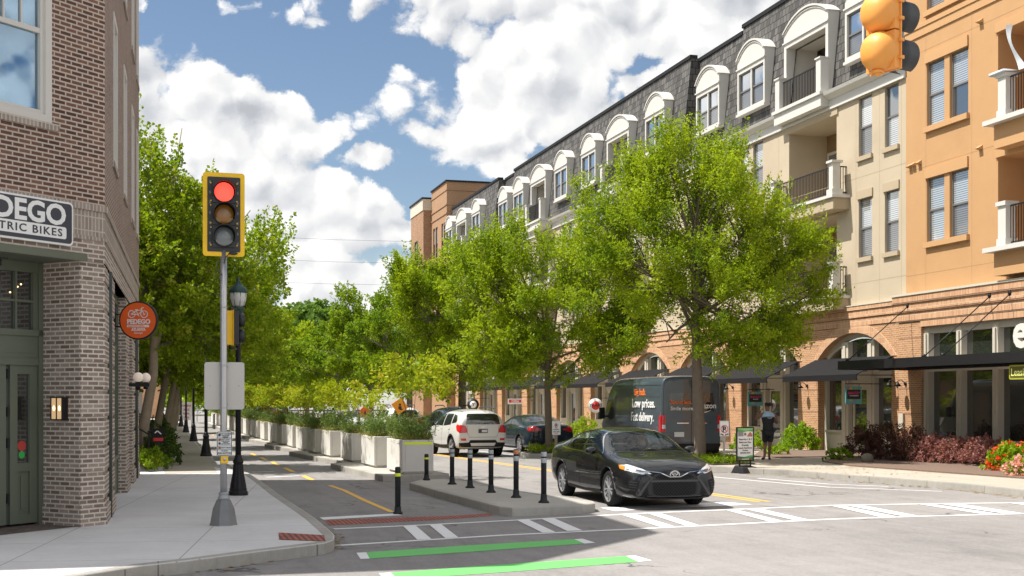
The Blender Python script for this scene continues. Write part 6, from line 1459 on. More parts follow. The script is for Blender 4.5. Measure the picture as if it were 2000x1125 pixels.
def wave(mb, z0, amp, z1, ph, y):
    n = 12
    for k in range(n):
        a, b = -.27 + .54 * k / n, -.27 + .54 * (k + 1) / n
        mb.poly([(a, y, z0 + amp * math.sin(ph + k * .5)), (b, y, z0 + amp * math.sin(ph + (k + 1) * .5)), (b, y, z1), (a, y, z1)])
mb = MB(); wave(mb, 1.12, .015, 1.22, 0, .010); mb.build('print', GRN, ad)
mb = MB(); wave(mb, 1.17, .02, 1.22, 2, .0125); mb.build('print', GR3, ad)
mb = MB(); wave(mb, .46, .02, .35, 1, .010); mb.build('print', GRN, ad)
mb = MB(); wave(mb, .43, .02, .35, 3, .0125); mb.build('print', GR2, ad)
mb = MB(); mb.box(.06, .25, .010, .0125, 1.0, 1.12); mb.build('photo', pmat('print_photo_a', (.28, .27, .27), .5, var=.9, vscale=18), ad)
mb = MB(); mb.poly([(-.06, .0125, .99), (-.25, .0125, .99), (-.25, .0125, 1.06), (-.17, .0125, 1.11), (-.10, .0125, 1.05)]); mb.build('photo', pmat('print_photo_b', (.42, .16, .10), .5, var=.7, vscale=25), ad)
mb = MB(); mb.box(-.035, .035, .010, .0125, 1.02, 1.09); mb.build('logo', pmat('print_brown', (.2, .12, .06), .5, var=.6, vscale=40), ad)
for k, (tx, z, s_) in enumerate((('Featuring 1 & 2', .895, .068), ('Bedroom Eco-', .815, .068), ('Friendly', .735, .068), ('Luxury Apartment', .665, .058), ('Homes', .60, .058), ('404-873-3676', .53, .058))):
    text_mesh(tx, s_, 'sign_black', ad, face_y(0, .012, z), align='CENTER', bold=.0012, sx=1.08, depth=.001)
mb = MB(); mb.box(-.22, -.18, .012, .0145, .365, .395); mb.box(.16, .21, .012, .0145, .365, .395); mb.build('badge', 'sign_red', ad)
mb = MB(); mb.box(-.13, .12, .012, .0145, .37, .39); mb.build('print', 'sign_white', ad)
# ---- parking signs
def p_sign(label, x, y, ztop, r=0):
    u, v = gp(x, y, .15); t = thing('parking_sign', label, 'road sign', M=FCAM(u, v, .15, r))
    mb = MB(); mb.prism_y(rounded(-.15, .15, ztop - .46, ztop, .02), .026, .030); mb.build('panel', 'sign_white', t)
    return t
t = p_sign('white no parking sign with a crossed P on a steel post beside the advertising board', 1414, 906, 1.24)
mb = MB(); mb.box(-.025, .025, -.02, .02, 0, 1.2); mb.build('post', 'galv', t)
text_mesh('P', .22, 'sign_black', t, face_y(.065, .031, .92), bold=.008)
mb = MB(); mb.ring_y((0, 1.0), .095, .115, .034, 32); seg(mb, (.07, 1.07), (-.07, .93), .02, .034); seg(mb, (-.08, .81), (.08, .81), .010, .034); mb.build('no_symbol', 'sign_red', t)
mb = MB(); o_, i_ = rounded(-.146, .146, .784, 1.236, .018), rounded(-.138, .138, .792, 1.228, .014)
for k in range(len(o_)):
    k2 = (k + 1) % len(o_); mb.poly([(o_[k][0], .0315, o_[k][1]), (o_[k2][0], .0315, o_[k2][1]), (i_[k2][0], .0315, i_[k2][1]), (i_[k][0], .0315, i_[k][1])])
mb.poly([(-.13, .032, .85), (-.09, .032, .88), (-.09, .032, .82)]); mb.poly([(.13, .032, .85), (.09, .032, .88), (.09, .032, .82)]); seg(mb, (-.1, .85), (-.03, .85), .02, .032); seg(mb, (.1, .85), (.03, .85), .02, .032)
mb.ring_y((-.04, .835), 0, .018, .032, 12); mb.ring_y((.05, .835), 0, .018, .032, 12); mb.build('print', 'sign_black', t)
t = p_sign('white parking sign with small P and lettering on a timber post behind the bollards', 1086, 886, 1.10)
mb = MB(); mb.box(-.045, .045, -.045, .025, 0, .75); mb.build('post', pmat('timber', (.28, .23, .17), .8, var=.3, vscale=10), t)
text_mesh('P', .12, 'sign_black', t, face_y(.035, .031, .92), bold=.006)
mb = MB(); mb.box(-.07, .07, .03, .0305, .90, 1.04); 
mb = MB(); mb.ring_y((0, .97), .055, .066, .033, 24); seg(mb, (.04, 1.01), (-.04, .93), .012, .033); mb.build('no_symbol', 'sign_red', t)
for tx, z in (('NO', .86), ('PARKING', .80), ('ANY TIME', .73), ('TOW', .68)): text_mesh(tx, .05, 'sign_red' if z < .7 else 'sign_black', t, face_y(0, .031, z), align='CENTER', bold=.001)
# ---- hanging shop signs
def hang_sign(label, x, y, v, w, h, shape, texts, mats, name='hanging_sign'):
    u = at_v(x, v); d = u * SN + v * CS; z = CAMH + (780 - y) * d / 2500
    t = thing(name, label, 'shop sign', M=FCAM(u, v, z, R(-4)))
    if shape == 'round':
        mb = MB(); mb.lathe([(w / 2, -.03), (w / 2, .03)], 28, axis='y'); mb.build('panel', mats[0], t)
        mb = MB(); mb.lathe([(w * .30, .03), (w * .30, .036)], 28, axis='y'); mb.build('disc', mats[1], t)
    else:
        mb = MB(); mb.box(-w / 2, w / 2, -.02, .02, -h / 2, h / 2); mb.build('panel', mats[0], t)
        if mats[1]: mb = MB(); mb.box(-w / 2 + .05, w / 2 - .05, .02, .026, -h / 2 + h * .28, h / 2 - h * .18); mb.build('inner_panel', mats[1], t)
    for tx, s_, dz, m in texts: text_mesh(tx, s_, m, t, face_y(0, .04, dz), align='CENTER', bold=s_ * .02)
    mb = MB(); mb.tube([(-1.0, 0, h / 2 + .09), (w / 2, 0, h / 2 + .09)], .016, 6); mb.tube([(-w * .35, 0, h / 2 + .09), (-w * .35, 0, h / 2)], .008, 5); mb.tube([(w * .35, 0, h / 2 + .09), (w * .35, 0, h / 2)], .008, 5); mb.build('bracket', 'black_metal', t)
    return t
m = bpy.data.materials.new('sign_teal_pattern'); m.use_nodes = True; N = NT(m.node_tree); vo = N.new('ShaderNodeTexVoronoi'); vo.inputs['Scale'].default_value = 7; N.l.new(N.new('ShaderNodeTexCoord').outputs['Object'], vo.inputs['Vector'])
sp = N.new('ShaderNodeSeparateColor'); N.l.new(vo.outputs['Color'], sp.inputs[0]); N.l.new(N.ramp(sp.outputs[0], [(0.55, (.10, .42, .42)), (0.62, (.65, .42, .06)), (0.8, (.12, .3, .4))]), N.n['Principled BSDF'].inputs['Base Color']); MATS['sign_teal_pattern'] = m
PKM = pmat('sign_pink', (.75, .08, .3), .5)
hang_sign('teal and yellow bordered black SNAZZY sign hanging under the arched shopfront near the canopy', 1667, 772, 38.0, .58, .58, 'rect', [('SNAZZY', .11, .04, PKM), ('COWORKING', .05, -.03, 'sign_white')], ('sign_teal_pattern', 'sign_black'))
hang_sign('teal and yellow bordered black SNAZZY sign hanging above the walking person', 1475, 779, 46.0, .62, .56, 'rect', [('SNAZZY', .12, .04, PKM), ('BUILDERS', .05, -.03, 'sign_white')], ('sign_teal_pattern', 'sign_black'))
hang_sign('round white YAAAS sign with a red centre hanging left of the delivery van', 1163, 792, 55.0, .66, .5, 'round', [('YAAAS', .20, -.05, 'sign_black')], ('sign_white', 'sign_red'))
hang_sign('small white and red rectangular sign hanging above the dark parked saloon', 1006, 784, 68.0, .8, .3, 'rect', [('OPEN', .16, -.05, 'sign_white')], ('sign_white', 'sign_red'))
hang_sign('round pale sign hanging above the white SUV', 924, 790, 78.0, .75, .6, 'round', [('Y', .3, -.1, 'sign_black')], ('sign_black', 'sign_white'))
# ---- construction signs beyond the planters
def diamond(label, x, y, v, s, mat, kind):
    u = at_v(x, v); d = u * SN + v * CS; z = CAMH + (780 - y) * d / 2500; t = thing('warning_sign', label, 'road sign', M=FCAM(u, v, 0, R(8)))
    mb = MB()
    if kind == 'oct': mb.prism_y([(s * math.cos(R(22.5 + 45 * k)), z + s * math.sin(R(22.5 + 45 * k))) for k in range(8)], -.01, .01)
    else: mb.prism_y([(s * math.cos(R(90 * k + 12)), z + s * math.sin(R(90 * k + 12))) for k in range(4)], -.01, .01)
    mb.build('panel', mat, t)
    mb = MB(); mb.tube([(0, -.03, 0), (0, -.03, z)], .03, 6); mb.build('post', 'galv', t)
    mb = MB(); mb.sphere((0, .012, z + s * .15), s * .14, 8, 6, (1, .1, 1)); mb.box(-s * .18, s * .18, .011, .016, z - s * .35, z - s * .02); mb.box(-s * .3, s * .05, .011, .016, z - s * .45, z - s * .3); mb.build('worker_symbol', 'sign_black', t)
diamond('orange eight-sided construction sign above the planter shrubs', 713, 805, 43, .19, 'sign_constr', 'oct')
diamond('amber diamond construction sign among the yellow-green saplings', 781, 793, 42, .30, 'sign_amber', 'dia')
# ---- far end of the street
u, v = gp(376, 834, 0); t = thing('stop_sign', 'small red stop sign at the far end of the left footpath', 'road sign', M=FCAM(at_v(385, 118), 118, 0)); mb = MB(); zz = 2.25
mb.prism_y([(.38 * math.cos(R(22.5 + 45 * k)), zz + .38 * math.sin(R(22.5 + 45 * k))) for k in range(8)], -.01, .01); mb.build('panel', 'sign_red', t); text_mesh('STOP', .25, 'sign_white', t, face_y(0, .012, zz - .09), align='CENTER', bold=.01, sx=.9)
mb = MB(); mb.tube([(0, -.03, 0), (0, -.03, zz)], .04, 6); mb.build('post', 'galv', t)
t = thing('sandwich_board', 'white board with red lettering at the end of the left footpath', 'sign board', M=FCAM(at_v(364, 92), 92, 0)); mb = MB(); mb.box(-.38, .38, -.02, .02, .55, 1.15 + .65); mb.build('panel', 'sign_white', t)
mb = MB(); mb.box(-.36, -.32, -.02, .02, 0, .55); mb.box(.32, .36, -.02, .02, 0, .55); mb.build('leg', 'galv', t)
for tx, z in (('FOR LEASE', 1.5), ('SPACE', 1.22), ('RETAIL', .95), ('OPEN', .68)): text_mesh(tx, .17, 'sign_red', t, face_y(0, .021, z), align='CENTER', bold=.006, sx=.8)
t = thing('brick_house', 'small orange brick house end at the far end of the left footpath', 'building', loc=(-1.2, 128, 0)); mb = MB(); mb.box(-7, 1.5, 0, 8, 0, 3.6); mb.build('wall', 'brick_orange', t)
mb = MB(); mb.box(-6.5, -.3, -.05, 0, .2, 2.9); mb.build('door', 'frame_window_grey', t); mb = MB(); mb.box(-7.3, 1.8, -.3, 8.3, 3.6, 3.9); mb.build('roof', 'black_soft', t)
# ---- townhouses behind the left trees
th = thing('townhouse_row', 'shaded brown brick townhouse row behind the left-hand trees', 'building', M=frame((-3.6, 35.5, 0), (0, -1, 0), (1, 0, 0)))
hh = []
for k in range(9):
    c = -4 - k * 7.5
    for z in (1.6, 4.6): hh += [(c - 2.6, c - 1.5, z, z + 1.8, .15), (c + .6, c + 1.7, z, z + 1.8, .15)]
mb = MB(); wall_holes(mb, -70, 0, .1, 8.7, hh, .15); mb.add([(0, 0, .1), (0, 0, 8.7), (0, -9, 8.7), (0, -9, .1)], [(0, 1, 2, 3)]); mb.add([(-70, 0, .1), (-70, 0, 8.7), (-70, -9, 8.7), (-70, -9, .1)], [(0, 1, 2, 3)]); mb.build('wall', 'brick_brown', th)
mb = MB(); mb.box(-70.3, .3, -9, .35, 8.7, 8.95); mb.build('roof', 'black_soft', th)
for h in hh: hung(th, h[0], h[1], h[2], h[3], -.13, 'white')
for k in range(5):
    c = 36.2 + k * 5.2
    t = thing('stoop_railing', '%s black iron stoop railing behind the garden bushes' % ORD[k], 'railing', loc=(-1.6, c, .15), group='black iron stoop railings on the left')
    mb = MB()
    for s in (0, 1.3):
        mb.tube([(1.35, s, .9), (-.3, s, 1.9), (-1.6, s, 1.9)], .022, 5); mb.tube([(1.35, s, .15), (-.3, s, 1.15), (-1.6, s, 1.15)], .015, 5)
        for q in range(14): x = 1.35 - q * .2; zb = .15 + max(0, min(1, (1.35 - x) / 1.65)); mb.tube([(x, s, zb), (x, s, zb + .76)], .010, 4)
        mb.tube([(1.35, s, 0), (1.35, s, 1.0)], .03, 6)
    mb.build('rail', 'black_metal', t, uv=False)
    mb = MB()
    for q in range(6): mb.box(-1.6, 1.2 - q * .28, .05, 1.25, q * .17 - (.02 if q else 0), (q + 1) * .17)
    mb.build('steps', 'slab', t)
t = thing('notice_board', 'small dark notice sign with red and white print in the garden beds', 'sign', M=FCAM(at_v(309, 36.3), 36.3, .15)); mb = MB(); mb.box(-.02, .02, -.02, .02, 0, .7); mb.build('post', 'black_metal', t)
mb = MB(); mb.box(-.17, .17, -.01, .015, .65, 1.05); mb.build('panel', 'black_soft', t); mb = MB(); mb.box(-.13, .13, .015, .018, .71, .80); mb.build('print', 'sign_red', t)
mb = MB(); seg(mb, (-.08, .9), (.02, .99), .03, .018); seg(mb, (.02, .99), (.09, .93), .03, .018); mb.build('print', 'sign_white', t)
# street cables high across the road
wr = thing('overhead_cables', 'three thin overhead cables crossing the far street', 'cables', loc=(0, 150, 0))
for k in range(3):
    z = 15.5 + 2.6 * k - 0
    mb = MB(); mb.tube([(x, 0, z + ((x - 20) / 60) ** 2 * 2.5) for x in range(-40, 81, 12)], .014, 4, cap=False); mb.build('cable', 'cable', wr, uv=False)
# ------------------------------------------------------------------ vehicles (local: x forward, y left, z up)
pmat('paint_black', (0.004, 0.0045, 0.006), 0.5, spec=0.15, coat=0.9)
pmat('paint_silver_white', (0.60, 0.59, 0.56), 0.30, metal=0.0, spec=0.5, coat=0.8)
pmat('paint_blue_dark', (0.008, 0.018, 0.03), 0.5, spec=0.15, coat=1.0)
pmat('paint_white_car', (0.68, 0.68, 0.67), 0.3, coat=0.8)
pmat('paint_van', (0.055, 0.075, 0.095), 0.4, spec=0.4, coat=1.0)
pmat('tyre', (0.012, 0.012, 0.013), 0.85, spec=.15)
pmat('rim', (0.36, 0.36, 0.37), 0.35, metal=0.4)
pmat('rim_dark', (0.03, 0.03, 0.033), 0.4, metal=0.4)
pmat('chrome', (0.62, 0.63, 0.65), 0.12, metal=1.0)
pmat('trim_grey', (0.05, 0.052, 0.055), 0.42, metal=0.3)
pmat('plastic_black', (0.012, 0.012, 0.013), 0.6, spec=.2)
pmat('lamp_clear', (0.60, 0.64, 0.68), 0.15, metal=0.3, spec=1.0)
pmat('lamp_dark', (0.06, 0.065, 0.07), 0.1, spec=1.0)
pmat('lamp_amber', (0.85, 0.22, 0.02), 0.2, spec=0.8)
pmat('lamp_tail', (0.55, 0.010, 0.015), 0.15, spec=0.9)
pmat('seat_grey', (0.035, 0.035, 0.04), 0.8)
pmat('dash_grey', (0.10, 0.11, 0.11), 0.7)
pmat('plate_white', (0.62, 0.62, 0.64), 0.4)
glass_mat('car_glass', (0.008, 0.010, 0.010), 0.10, fk=0.4)
glass_mat('car_glass_clear', (0.01, 0.012, 0.012), 0.04, transp=0.92, fk=0.14)
m = bpy.data.materials.new('grille_mesh'); m.use_nodes = True; N = NT(m.node_tree); tc = N.new('ShaderNodeTexCoord').outputs['Object']
ck = N.new('ShaderNodeTexVoronoi'); ck.feature = 'DISTANCE_TO_EDGE'; ck.inputs['Scale'].default_value = 24; ck.inputs['Randomness'].default_value = 0.0; mp = N.new('ShaderNodeMapping'); N.l.new(tc, mp.inputs[0]); mp.inputs['Rotation'].default_value = (R(45), 0, 0); N.l.new(mp.outputs[0], ck.inputs['Vector'])
N.l.new(N.mix(N.mapr(ck.outputs['Distance'], .03, .09, 1, 0), (.003, .003, .003, 1), (.035, .035, .037, 1)), N.n['Principled BSDF'].inputs['Base Color']); N.n['Principled BSDF'].inputs['Roughness'].default_value = .7; N.n['Principled BSDF'].inputs['Specular IOR Level'].default_value = .2; MATS['grille_mesh'] = m

def loft(rows, sub=2, wheels=(), wr=.36, wy=.62, cut=None):
    """rows: x, then (y,z) pairs of the half section from bottom centre line outwards and up to the top centre line"""
    vs = []; fs = []; n = (len(rows[0]) - 1) // 2; W = 2 * n - 2
    for r in rows:
        pts = [(r[1 + 2 * k], r[2 + 2 * k]) for k in range(n)]
        ring = pts + [(-y, z) for y, z in pts[1:-1][::-1]]
        vs += [(r[0], y, z) for y, z in ring]
    for i in range(len(rows) - 1):
        for k in range(W): fs.append((i * W + k, i * W + (k + 1) % W, (i + 1) * W + (k + 1) % W, (i + 1) * W + k))
    def capf(b, flip):
        for k in range(n - 1):
            q = [b + k, b + k + 1, b + (W - k - 1) % W if k + 1 < n - 1 else b + k + 1, b + (W - k) % W]
            q = [b + k, b + k + 1, b + (W - (k + 1)) % W, b + (W - k) % W]
            q = list(dict.fromkeys(q)); fs.append(q[::-1] if flip else q)
    capf(0, False); capf((len(rows) - 1) * W, True)
    me = bpy.data.meshes.new('b'); me.from_pydata(vs, [], fs); bm = bmesh.new(); bm.from_mesh(me); bmesh.ops.recalc_face_normals(bm, faces=bm.faces); bm.to_mesh(me); bm.free()
    o = bpy.data.objects.new('b', me); COL.objects.link(o); md = o.modifiers.new('s', 'SUBSURF'); md.levels = sub; md.render_levels = sub
    cuts = []
    for wx in wheels:
        for s in (-1, 1):
            c = MB(); c.lathe([(wr, s * wy), (wr, s * 1.4)], 40, c=(wx, 0, wr * .93), axis='y')
            co = c.build('c', 'plastic_black', uv=False); cuts.append(co); bmod = o.modifiers.new('bo', 'BOOLEAN'); bmod.operation = 'DIFFERENCE'; bmod.object = co; bmod.solver = 'EXACT'
    dg = bpy.context.evaluated_depsgraph_get(); me2 = bpy.data.meshes.new_from_object(o.evaluated_get(dg))
    for c in cuts + [o]: bpy.data.objects.remove(c)
    for p in me2.polygons: p.use_smooth = True
    me2.materials.clear(); me2.materials.append(MATS['paint_black']); me2.materials.append(MATS['plastic_black'])
    for p in me2.polygons:
        c = p.center; mi = 0
        for wx in wheels:
            if abs(math.hypot(c.x - wx, c.z - wr * .93) - wr) < .012 and abs(c.y) > wy - .02 or (math.hypot(c.x - wx, c.z - wr * .93) < wr - .01 and abs(abs(c.y) - wy) < .03): mi = 1; p.use_smooth = False
        p.material_index = mi
    me2.update()
    return me2
class Panel:
    def __init__(s, me):
        s.vn = [v.normal.copy() for v in me.vertices]; s.vc = [v.co.copy() for v in me.vertices]; s.pv = [tuple(p.vertices) for p in me.polygons]
        s.b = BVHTree.FromPolygons([tuple(v.co) for v in me.vertices], [tuple(p.vertices) for p in me.polygons])
    def make(s, name, poly, axis, mat, parent, off=.006, res=.05):
        A = {'y+': lambda a, b: ((a, 3, b), (0, -1, 0)), 'y-': lambda a, b: ((a, -3, b), (0, 1, 0)), 'x+': lambda a, b: ((5, a, b), (-1, 0, 0)), 'x-': lambda a, b: ((-5, a, b), (1, 0, 0)), 'z': lambda a, b: ((a, b, 5), (0, 0, -1))}[axis]
        P = []
        n = len(poly)
        for i in range(n):
            a, b = Vector(poly[i]), Vector(poly[(i + 1) % n]); k = max(1, int((b - a).length / res))
            for j in range(k): P.append(a.lerp(b, j / k))
        nb = len(P); edges = [(i, (i + 1) % nb) for i in range(nb)]
        xs = [p.x for p in P]; ys = [p.y for p in P]; x = min(xs) + res
        def inside(q):
            c = False
            for i in range(n):
                a, b = poly[i], poly[(i + 1) % n]
                if (a[1] > q[1]) != (b[1] > q[1]) and q[0] < (b[0] - a[0]) * (q[1] - a[1]) / (b[1] - a[1]) + a[0]: c = not c
            return c
        while x < max(xs):
            y = min(ys) + res
            while y < max(ys):
                if inside((x, y)): P.append(Vector((x, y)))
                y += res
            x += res
        v2, e2, f2, *_ = delaunay_2d_cdt([Vector((p.x, p.y)) for p in P], edges, [], 1, 1e-5)
        vs = []; ok = []; ns = []
        for q in v2:
            o, d = A(q.x, q.y); h = s.b.ray_cast(Vector(o), Vector(d))
            if h[0] is None: vs.append((0, 0, 0)); ok.append(False); ns.append((0, 0, 1))
            else:
                nn = Vector((0, 0, 0))
                for i in s.pv[h[2]]: nn += s.vn[i] / ((s.vc[i] - h[0]).length + 1e-4)
                nn.normalize()
                if nn.dot(Vector(d)) > 0: nn = -nn
                vs.append(tuple(h[0] + nn * off)); ok.append(True); ns.append(tuple(nn))
        fs = [f for f in f2 if all(ok[i] for i in f) and inside(((v2[f[0]].x + v2[f[1]].x + v2[f[2]].x) / 3, (v2[f[0]].y + v2[f[1]].y + v2[f[2]].y) / 3))]
        used = sorted({i for f in fs for i in f}); mp = {i: k for k, i in enumerate(used)}
        mb = MB(); mb.smooth = True; mb.add([vs[i] for i in used], [tuple(mp[i] for i in f) for f in fs])
        o = mb.build(name, mat, parent, uv=False); nv = [ns[i] for i in used]
        try: o.data.normals_split_custom_set_from_vertices(nv)
        except Exception: pass
        return o
def mirror(poly): return [(-a, b) for a, b in poly][::-1]
def line(a, b, w):
    a = Vector(a); b = Vector(b); d = (b - a).normalized(); n = Vector((-d.y, d.x)) * w / 2
    return [tuple(a + n), tuple(b + n), tuple(b - n), tuple(a - n)]
def pline(pts, w):
    L = []; Rr = []
    for i, p in enumerate(pts):
        a = Vector(pts[max(i - 1, 0)]); b = Vector(pts[min(i + 1, len(pts) - 1)]); d = (b - a).normalized(); n = Vector((-d.y, d.x)) * w / 2
        L.append(tuple(Vector(p) + n)); Rr.append(tuple(Vector(p) - n))
    return L + Rr[::-1]
def wheel(parent, x, y, r, spokes=10, rimmat='rim', side=1, width=.22, fine=True):
    rr_ = r * .76
    mb = MB(); yo = side * 1.0
    mb.lathe([(rr_ * .98, -width / 2), (r * .93, -width / 2), (r, -width / 2 + .03), (r, width / 2 - .03), (r * .93, width / 2), (rr_ * .98, width / 2 - .01)], 36, axis='y', caps=False)
    w = mb.build('wheel', 'tyre', parent, loc=(x, y, r), uv=False)
    mb = MB(); f = width / 2 - .02
    def yy(q): return side * q
    # rim ring, hub and spokes on the outer face
    n = 40; vs = []
    for k in range(n):
        t = 2 * math.pi * k / n
        for q, h in ((rr_ * .98, f - .005), (rr_ * .99, f + .012), (rr_ * .90, f + .006), (rr_ * .88, f - .07)): vs.append((q * math.cos(t), yy(h), q * math.sin(t)))
    fs = []
    for k in range(n):
        for j in range(3): fs.append((k * 4 + j, k * 4 + j + 1, ((k + 1) % n) * 4 + j + 1, ((k + 1) % n) * 4 + j))
    mb.add(vs, fs); mb.lathe([(.055, yy(f - .06)), (.06, yy(f)), (.03, yy(f + .012)), (.01, yy(f + .012))], 14, axis='y')
    for k in range(spokes):
        t = 2 * math.pi * (k + (.18 if (k % 2 and fine) else 0)) / spokes; c, s_ = math.cos(t), math.sin(t); hw0, hw1 = .012, .015 if fine else .045
        p = [(.04 * c - hw0 * s_, .04 * s_ + hw0 * c), (.04 * c + hw0 * s_, .04 * s_ - hw0 * c), (rr_ * .95 * c + hw1 * s_, rr_ * .95 * s_ - hw1 * c), (rr_ * .95 * c - hw1 * s_, rr_ * .95 * s_ + hw1 * c)]
        mb.add([(a, yy(f - .02), b) for a, b in p] + [(a, yy(f + .004), b) for a, b in p], [(4, 5, 6, 7), (0, 1, 5, 4), (1, 2, 6, 5), (2, 3, 7, 6), (3, 0, 4, 7)])
    mb.build('rim', rimmat, w, uv=False)
    mb = MB(); mb.lathe([(rr_ * .9, yy(f - .085)), (rr_ * .9, yy(f - .075))], 24, axis='y'); mb.build('brake_disc', 'rim_dark', w, uv=False)
    return w
def drop_faces(me, tests):
    bm = bmesh.new(); bm.from_mesh(me); dl = [f for f in bm.faces if any(t(f.calc_center_median(), f.normal) for t in tests)]
    bmesh.ops.delete(bm, geom=dl, context='FACES'); bm.to_mesh(me); bm.free()
def in_poly(poly, q):
    c = False; n = len(poly)
    for i in range(n):
        a, b = poly[i], poly[(i + 1) % n]
        if (a[1] > q[1]) != (b[1] > q[1]) and q[0] < (b[0] - a[0]) * (q[1] - a[1]) / (b[1] - a[1]) + a[0]: c = not c
    return c
def sec(x, zb, wb, z2, w2, zm, wm, zs, ws, zg, wg, zr, wr, zt):
    return (x, 0, zb, wb, zb, w2, z2, wm, zm, ws, zs, wg, zg, wr, zr, 0, zt)
def saloon_mesh():
    rows = [sec(-2.44, .46, .60, .52, .68, .66, .76, .88, .72, .98, .64, 1.00, .40, 1.01),
            sec(-2.38, .32, .76, .40, .82, .66, .87, .95, .81, 1.07, .72, 1.10, .46, 1.12),
            sec(-2.10, .23, .82, .34, .89, .66, .925, .99, .86, 1.09, .75, 1.13, .50, 1.145),
            sec(-1.75, .20, .84, .30, .91, .65, .935, .99, .88, 1.12, .75, 1.17, .52, 1.20),
            sec(-1.30, .18, .85, .28, .915, .64, .935, .98, .89, 1.21, .71, 1.30, .55, 1.34),
            sec(-.80, .17, .85, .27, .915, .63, .935, .97, .89, 1.29, .71, 1.40, .57, 1.445),
            sec(-.20, .17, .85, .27, .915, .62, .935, .95, .89, 1.31, .72, 1.42, .58, 1.475),
            sec(.35, .17, .85, .27, .915, .62, .935, .94, .89, 1.27, .72, 1.39, .58, 1.45),
            sec(.78, .17, .85, .27, .915, .62, .935, .93, .89, 1.15, .75, 1.24, .62, 1.29),
            sec(1.15, .17, .85, .27, .915, .62, .94, .92, .90, 1.02, .80, 1.06, .62, 1.09),
            sec(1.38, .17, .85, .27, .915, .62, .94, .91, .90, .97, .80, 1.00, .57, 1.015),
            sec(1.90, .18, .84, .27, .91, .60, .94, .85, .89, .91, .76, .94, .47, .955),
            sec(2.20, .19, .82, .27, .88, .56, .915, .78, .84, .84, .70, .87, .42, .88),
            sec(2.40, .19, .74, .27, .80, .50, .84, .68, .76, .74, .62, .77, .36, .78),
            sec(2.49, .24, .62, .30, .68, .44, .72, .58, .64, .63, .52, .65, .3, .655)]
    return loft(rows, 3, wheels=(1.44, -1.385), wr=.385, wy=.60)
SALM = saloon_mesh()
WS = [(.46, .56), (.46, -.56), (1.27, -.73), (1.36, 0), (1.27, .73)]
RW = [(-1.02, .56), (-1.80, .63), (-1.85, 0), (-1.80, -.63), (-1.02, -.56)]
SF = [(.98, 1.00), (.36, 1.335), (-.10, 1.375), (-.13, .99)]; SR = [(-.20, .99), (-.20, 1.375), (-.62, 1.35), (-1.08, 1.235), (-1.14, 1.02)]; SQ = [(-1.20, 1.03), (-1.17, 1.20), (-1.52, 1.06)]
def saloon(label, M, paint, clear=False, name='saloon_car'):
    t = thing(name, label, 'car', M=M); me = SALM.copy(); me.materials[0] = MATS[paint]; P = Panel(SALM)
    if clear:
        sh = lambda poly, k: [(p[0] + (sum(q[0] for q in poly) / len(poly) - p[0]) * k, p[1] + (sum(q[1] for q in poly) / len(poly) - p[1]) * k) for p in poly]
        w_, r_, a_, b_ = sh(WS, .05), sh(RW, .06), sh(SF, .08), sh(SR, .08)
        drop_faces(me, [lambda c, n: n.z > .15 and c.z > .98 and (in_poly(w_, (c.x, c.y)) or in_poly(r_, (c.x, c.y))), lambda c, n: abs(n.y) > .5 and c.z > .95 and (in_poly(a_, (c.x, c.z)) or in_poly(b_, (c.x, c.z)))])
    body = bpy.data.objects.new('body', me); COL.objects.link(body); body.parent = t
    gm = 'car_glass_clear' if clear else 'car_glass'
    P.make('windscreen', WS, 'z', gm, t); P.make('rear_window', RW, 'z', gm, t)
    for ax in ('y+', 'y-'):
        P.make('side_window', SF, ax, gm, t); P.make('side_window', SR, ax, gm, t); P.make('side_window', SQ, ax, 'car_glass', t)
        P.make('window_trim', pline([(1.02, .985), (.36, 1.362), (-.12, 1.402), (-.64, 1.375), (-1.12, 1.255), (-1.56, 1.05)], .022), ax, 'chrome', t, off=.008)
        P.make('window_trim', pline([(1.02, .975), (-.15, .972), (-1.2, .995), (-1.56, 1.03)], .018), ax, 'chrome', t, off=.008)
        for x in (-.165, .99, -1.10): P.make('door_seam', line((x, .93), (x + (.05 if x > .5 else -.03), .30), .010), ax, 'plastic_black', t, off=.003)
        for x in (.05, -.95): P.make('door_handle', line((x, .86), (x - .17, .865), .032), ax, paint, t, off=.022)
        P.make('sill_trim', pline([(1.02, .27), (0, .235), (-.98, .27)], .05), ax, 'plastic_black', t, off=.012)
    for x, r in ((1.44, .335), (-1.385, .335)):
        for s in (1, -1): wheel(t, x, s * .80, r, 10, 'rim', s)
    for s in (1, -1):
        mb = MB(); mb.sphere((.80, s * 1.02, 1.02), .12, 14, 9, (.75, 1, .62)); mb.box(.78, .86, s * .86, s * .95, .97, 1.01); mb.build('door_mirror', paint, t, uv=False)
    return t, P
# ---- the black saloon in front
blk, P = saloon('shiny black saloon car with wide mesh grille waiting at the crossing', Matrix.Translation((9.0, 24.0, 0)) @ Matrix.Rotation(R(-90), 4, 'Z'), 'paint_black', True)
